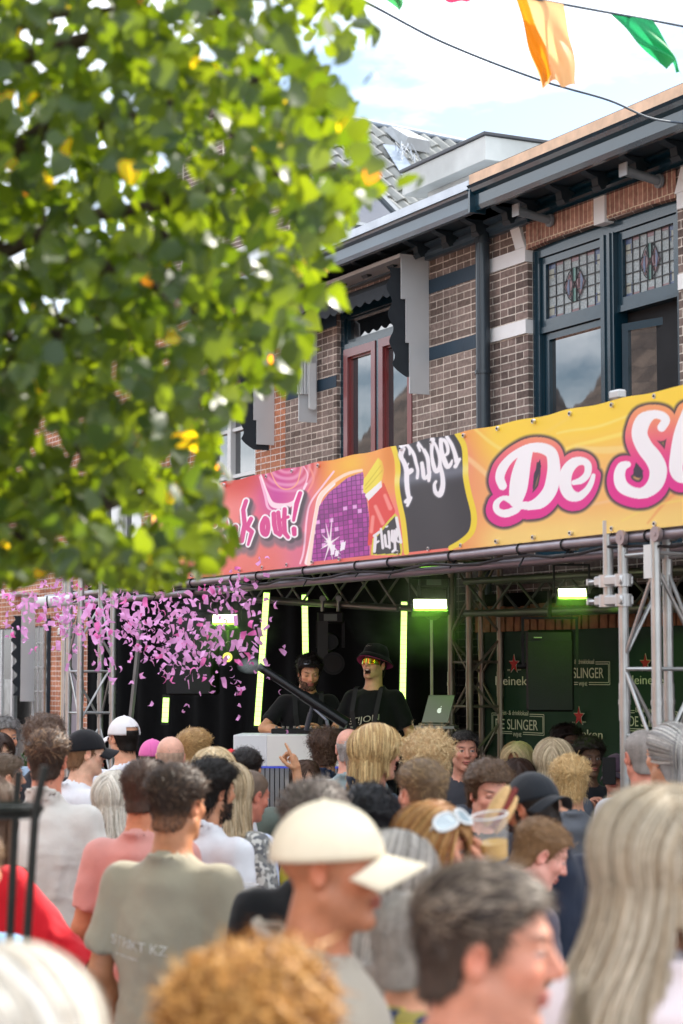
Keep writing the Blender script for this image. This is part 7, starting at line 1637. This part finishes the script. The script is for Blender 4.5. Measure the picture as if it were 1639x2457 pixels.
P_('man with cropped grey brown hair and a tattooed arm in a bluish white T-shirt', 588, 1842, 8.8, 48, hair='6a594c', hstyle='buzz', skin='c9806a', topcol='c9d3ea', pitch=14, tattoo=1, arms=('bent', 'down'), loose=.035)
P_('man with wavy grey brown thinning hair in a black top', 752, 1872, 5.8, 6, hair='5c524c', hstyle='thick', streak='8b8078', topcol='15171b', skin='cf9a80', loose=.03, quiff=0)
P_('person with glossy black curly hair between the cap and the blond fade', 884, 1883, 6.6, 10, hair='14151a', hstyle='curly', topcol='23252b', skin=S3, slen=.8)
P_('young man with dark blond hair and faded sides looking left', 1012, 1820, 7.1, -28, hair='75604a', hstyle='fade', streak='a98f6a', streakf=.4, skin='dba088', topcol='30343d', quiff=.35, fadez=.015)
P_('smiling curly haired young man facing the camera with lowered eyes', 1166, 1818, 8.2, 172, hair='54402f', hstyle='curly', streak='7b624a', skin='dfa48e', topcol='2c303a', mouth='smile', eyes='closed', pitch=10, hyaw=-10, brow='3a2a20', slen=.7, nstr=1500)
P_('bearded man in a backwards black cap and navy T-shirt, head bowed left', 1296, 1842, 6.9, -34, hair='2a211c', hstyle='capped', skin='bd7c5c', topcol='1e2738', beard=.014, stubble=.9, beardcol='241b17', pitch=16, cap=dict(col='23272d', back=True, tilt=0, sticker=True, brim=.07, turn=-14), loose=.03, hyaw=-14)
P_('pink cheeked child with light brown hair looking down to the right', 1262, 1950, 6.5, 70, hair='8a6a4a', hstyle='short', skin='e0a595', topcol='5a5560', pitch=24, hyaw=10)
wsg, A4, s4 = P_('ginger blonde woman with white sunglasses on her head looking right', 1040, 1925, 5.6, 138, sex='f', hair='9a6a3c', hstyle='long', streak='c39a62', streakf=.4, skin='dc9c7e', topcol='8a5c3a', glasses=dict(up=True, frame='dfe2e2', lens='blue', thick=.0042, w=.031, h=.024), pitch=10, roll=8, hlen=.42, fine=True, grip=('cup', None), arms=(dict(world=(1150, 2085, 5.62), elbow=(.25, .12, 1.14)), 'down'))
P_('woman with long silver grey hair and pale scarf in profile beside the cream cap', 948, 2003, 4.75, 92, sex='f', hair='98928b', hstyle='long', streak='c4bdb4', streakf=.4, skin='d99b86', topcol='8c7f76', hlen=.36, nstr=2600)
# front rows
bk, A5, s5 = P_('man in a beige grey T-shirt with faint white back print and short dark hair', 424, 1832, 6.3, 20, hair='3a2d25', hstyle='fade', streak='6a5444', streakf=.2, skin='bf8460', topcol='a49d8a', loose=.028, quiff=.15, fadez=.0, hem=.78, nstr=3000, hyaw=10)
print_text(bk, 'STRIKT KZ', -.165, 1.205, .030, .215, wt2, .1, back=True, my=-.12); print_text(bk, 'amsterdam', -.15, 1.172, .011, .10, wt2, .1, back=True, my=-.12)
P_('man in profile with a cream baseball cap and beige jacket', 796, 1916, 3.88, 98, hair='6e6258', hstyle='none', skin='b57655', topcol='a8a193', top='jacket', stubble=.22, beardcol='8a6a58', cap=dict(col='e2d6bc', tilt=3, brim=.085), hyaw=2, loose=.03, lip='a8564a', brow='7a6a5c')
P_('dark brown haired man in profile with sunlit face in a white T-shirt', 1158, 2070, 2.98, 94, hair='3d332d', hstyle='short', messy=.5, slen=.8, sidecol='4a3f38', streak='9a8b7a', streakf=.4, skin='c98d74', topcol='dfe1e6', hyaw=4, stubble=.15, quiff=.1, nstr=4200, pitch=3)
P_('woman with very long straight grey blonde hair filling the right edge', 1582, 1903, 3.6, -6, sex='f', flare=3.2, hscale=(1.1, 1.08, 1.0), hair='a3937b', hstyle='long', streak='c3b8a3', streakf=.4, hlen=.62, segs=22, nstr=11000, topcol='d9ced0', wavy=.7, swid=.0024, slen=1)
P_('white haired person at the bottom left corner, close to the camera', 0, 2312, 2.35, 8, sex='f', hair='b5aea2', hstyle='bob', streak='e6e1d6', streakf=.55, wavy=2.5, messy=2, topcol='e8e8ec', hlen=.2, nstr=2600, skin=S1, hscale=(1.12, 1.08, 1.0))
P_('person with curly ginger blond hair at the bottom centre', 598, 2298, 2.65, 4, sex='f', hair='8a5a24', hstyle='thick', streak='d3a05a', streakf=.5, slen=1.7, wavy=1.3, messy=2.4, topcol='b98a4a', nstr=4200, skin=S2, hscale=(1.0, 1.0, .98), swid=.003)
P_('person in a bright red puffed jacket at the left edge', -30, 1868, 6.8, 30, sex='f', hair='5a4436', hstyle='long', topcol='d8202e', top='puff', arms=('down', ((.33, .05, 1.10), (.34, .22, .95))), skin=S2, loose=.05)
P_('person in a light blue top at the left edge below the red jacket', -60, 1990, 5.6, 20, sex='f', hair='7a6048', hstyle='short', topcol='7fb3e0', arms=('down', 'down'), skin=S2)
P_('person in yellow and navy checked shirt below the silver haired woman', 990, 2140, 4.35, 40, sex='f', hair='98928b', hstyle='short', topcol='c9a21e', pattern='plaid', skin=S2)
# ---- held things
def cup(label, pos, h=.12, r=.038, tilt=(0, 0, 0), beer=.4, Rt=None):
    t = empty('plastic_cup', pos); t.rotation_euler = tilt; tag(t, label, 'cup')
    gl = MATS.get('clear_plastic') or glassmat('clear_plastic', (.7, .72, .72), .1); gl.node_tree.nodes['Principled BSDF'].inputs['Alpha'].default_value = .22; gl.node_tree.nodes['Principled BSDF'].inputs['IOR'].default_value = 1.45
    q = MB(); q.tube((0, 0, 0), (0, 0, h), r*.72, r, n=28, caps=False); q.tube((0, 0, 0), (0, 0, .003), r*.72, n=28); q.build('wall', gl, t, True)
    q = MB(); q.path([(r*math.cos(a), r*math.sin(a), h) for a in [k*math.pi/14 for k in range(29)]], .0025, n=6); q.build('rim', mat('cup_rim', (.8, .82, .82), .3), t, True)
    q = MB(); q.tube((0, 0, .004), (0, 0, h*beer), r*.70, r*(.72+.28*beer)-.002, n=28); q.build('beer', mat('beer', 'd9a82a', .2), t, True)
cup('clear plastic cup with a little beer held up in front of the smiling young man', at(1188, 2062, 5.6), tilt=(math.radians(8), math.radians(-8), 0), r=.052, h=.125)
cup('clear plastic cup held at waist height beside the tattooed arm', at(592, 2195, 7.4), tilt=(0, 0, 0), r=.042, h=.11, beer=.3)
def lone_arm(root_label, px, py, Y): pass
# bread roll with sausage
br = empty('bread_roll', at(1203, 1940, 5.75)); br.rotation_euler = (math.radians(0), math.radians(32), math.radians(10)); br.scale = (.8, .8, .8); tag(br, 'pale split bread roll with a dark red sausage, held up beside the black cap', 'bread roll')
bm_m = mat('bread_crust', 'd9b27a', .7, var=.2, scale=18, bump=.2)
v = Vol(np.arange(-.05, .05, .004), np.arange(-.05, .05, .004), np.arange(-.1, .1, .004)); v.ell((-.018, 0, 0), (.026, .03, .085), .01); P0_, Q0_ = v.mesh(); fastmesh('bun_half', P0_, Q0_, bm_m, br)
v = Vol(np.arange(-.05, .07, .004), np.arange(-.05, .05, .004), np.arange(-.1, .1, .004)); v.ell((.026, 0, -.01), (.02, .028, .078), .01); P0_, Q0_ = v.mesh(); fastmesh('bun_half', P0_, Q0_, bm_m, br)
q = MB(); q.path([(.004, -.012, -.08), (.006, -.016, -.03), (.006, -.016, .03), (.004, -.012, .088)], [.011, .014, .014, .010], n=12); q.build('sausage', mat('sausage', '7a1f14', .3), br, True)
# phone of the person in the plum cap
pp_ = empty('phone', at(1462, 1850, 11.0)); tag(pp_, 'dark phone held up by the person in the plum cap', 'phone'); q = MB(); q.box(-.037, .037, 0, .009, -.075, .075, bev=.004); q.build('case', blackp, pp_); q = MB(); q.box(-.032, .032, .009, .0095, -.068, .068); q.build('screen', mat('phone_screen', (.02, .02, .03), .1), pp_)
# black wrought iron stand at the left edge, near the camera
sn = empty('iron_stand', (at(30, 2000, 4.6).x, 4.6, 0)); tag(sn, 'black wrought iron stand with a flat ring at the left edge', 'stand'); ir = mat('wrought_iron', (.015, .018, .017), .4, .4, bump=.2)
def lc(px, py, Y): p = at(px, py, Y); return Vector((p.x-sn.location.x, p.y-4.6, p.z))
zr = at(30, 1940, 4.6).z
q = MB(); q.path([(.08*math.cos(a)-.02, .08*math.sin(a), zr) for a in [k*math.pi/16 for k in range(33)]], .012, n=8); q.build('ring', ir, sn, True)
q = MB(); q.tube((-.01, 0, zr-.02), (-.01, 0, zr-.008), .074, n=28); q.build('tray', ir, sn)
for a, b, c_c in ((lc(108, 1838, 4.5), lc(85, 1945, 4.5), lc(62, 2290, 4.5)), (lc(45, 1850, 4.75), lc(38, 1935, 4.75), lc(22, 2290, 4.75)), (lc(-60, 1850, 4.6), lc(-45, 1940, 4.6), lc(-30, 2290, 4.6))):
    e = c_c+(c_c-b)*((c_c.z)/(b.z-c_c.z)); q = MB(); q.path([a, b, c_c, e], .0098, n=10); q.build('leg', ir, sn, True)
# shrub by the shop
sh_ = empty('potted_shrub', at(50, 1815, 15.0)); sh_.location.z = 0; tag(sh_, 'small green potted shrub by the far left shopfront', 'plant'); sh_.location.y = 15.5; sh_.location.x = at(50, 1815, 15.5).x
q = MB(); q.tube((0, 0, 0), (0, 0, .45), .16, .2, n=20); q.build('pot', mat('dark_pot', (.03, .03, .03), .6), sh_, True)
r3 = np.random.default_rng(9); n = 700; pc = r3.normal(0, 1, (n, 3)); pc /= np.linalg.norm(pc, axis=1, keepdims=True); pc *= r3.uniform(.5, 1, (n, 1))*np.array([.3, .3, .5]); pc[:, 2] += .95; d1 = r3.normal(0, 1, (n, 3)); d1 /= np.linalg.norm(d1, axis=1, keepdims=True); d2 = np.cross(d1, r3.normal(0, 1, (n, 3))); d2 /= np.linalg.norm(d2, axis=1, keepdims=True)
V = np.stack([pc-d1*.04, pc+d2*.012, pc+d1*.04, pc-d2*.012], 1).reshape(-1, 3); fastmesh('foliage', V, np.arange(n*4).reshape(-1, 4), mat('shrub_leaf', '3a5a2c', .5, var=.3), sh_)
for i in range(len(PEOPLE)):
    for j in range(i):
        d = math.hypot(PEOPLE[i][0]-PEOPLE[j][0], PEOPLE[i][1]-PEOPLE[j][1])
        if d < .34: print('CLOSE %.2f | %s | %s' % (d, PEOPLE[i][2][:40], PEOPLE[j][2][:40]))
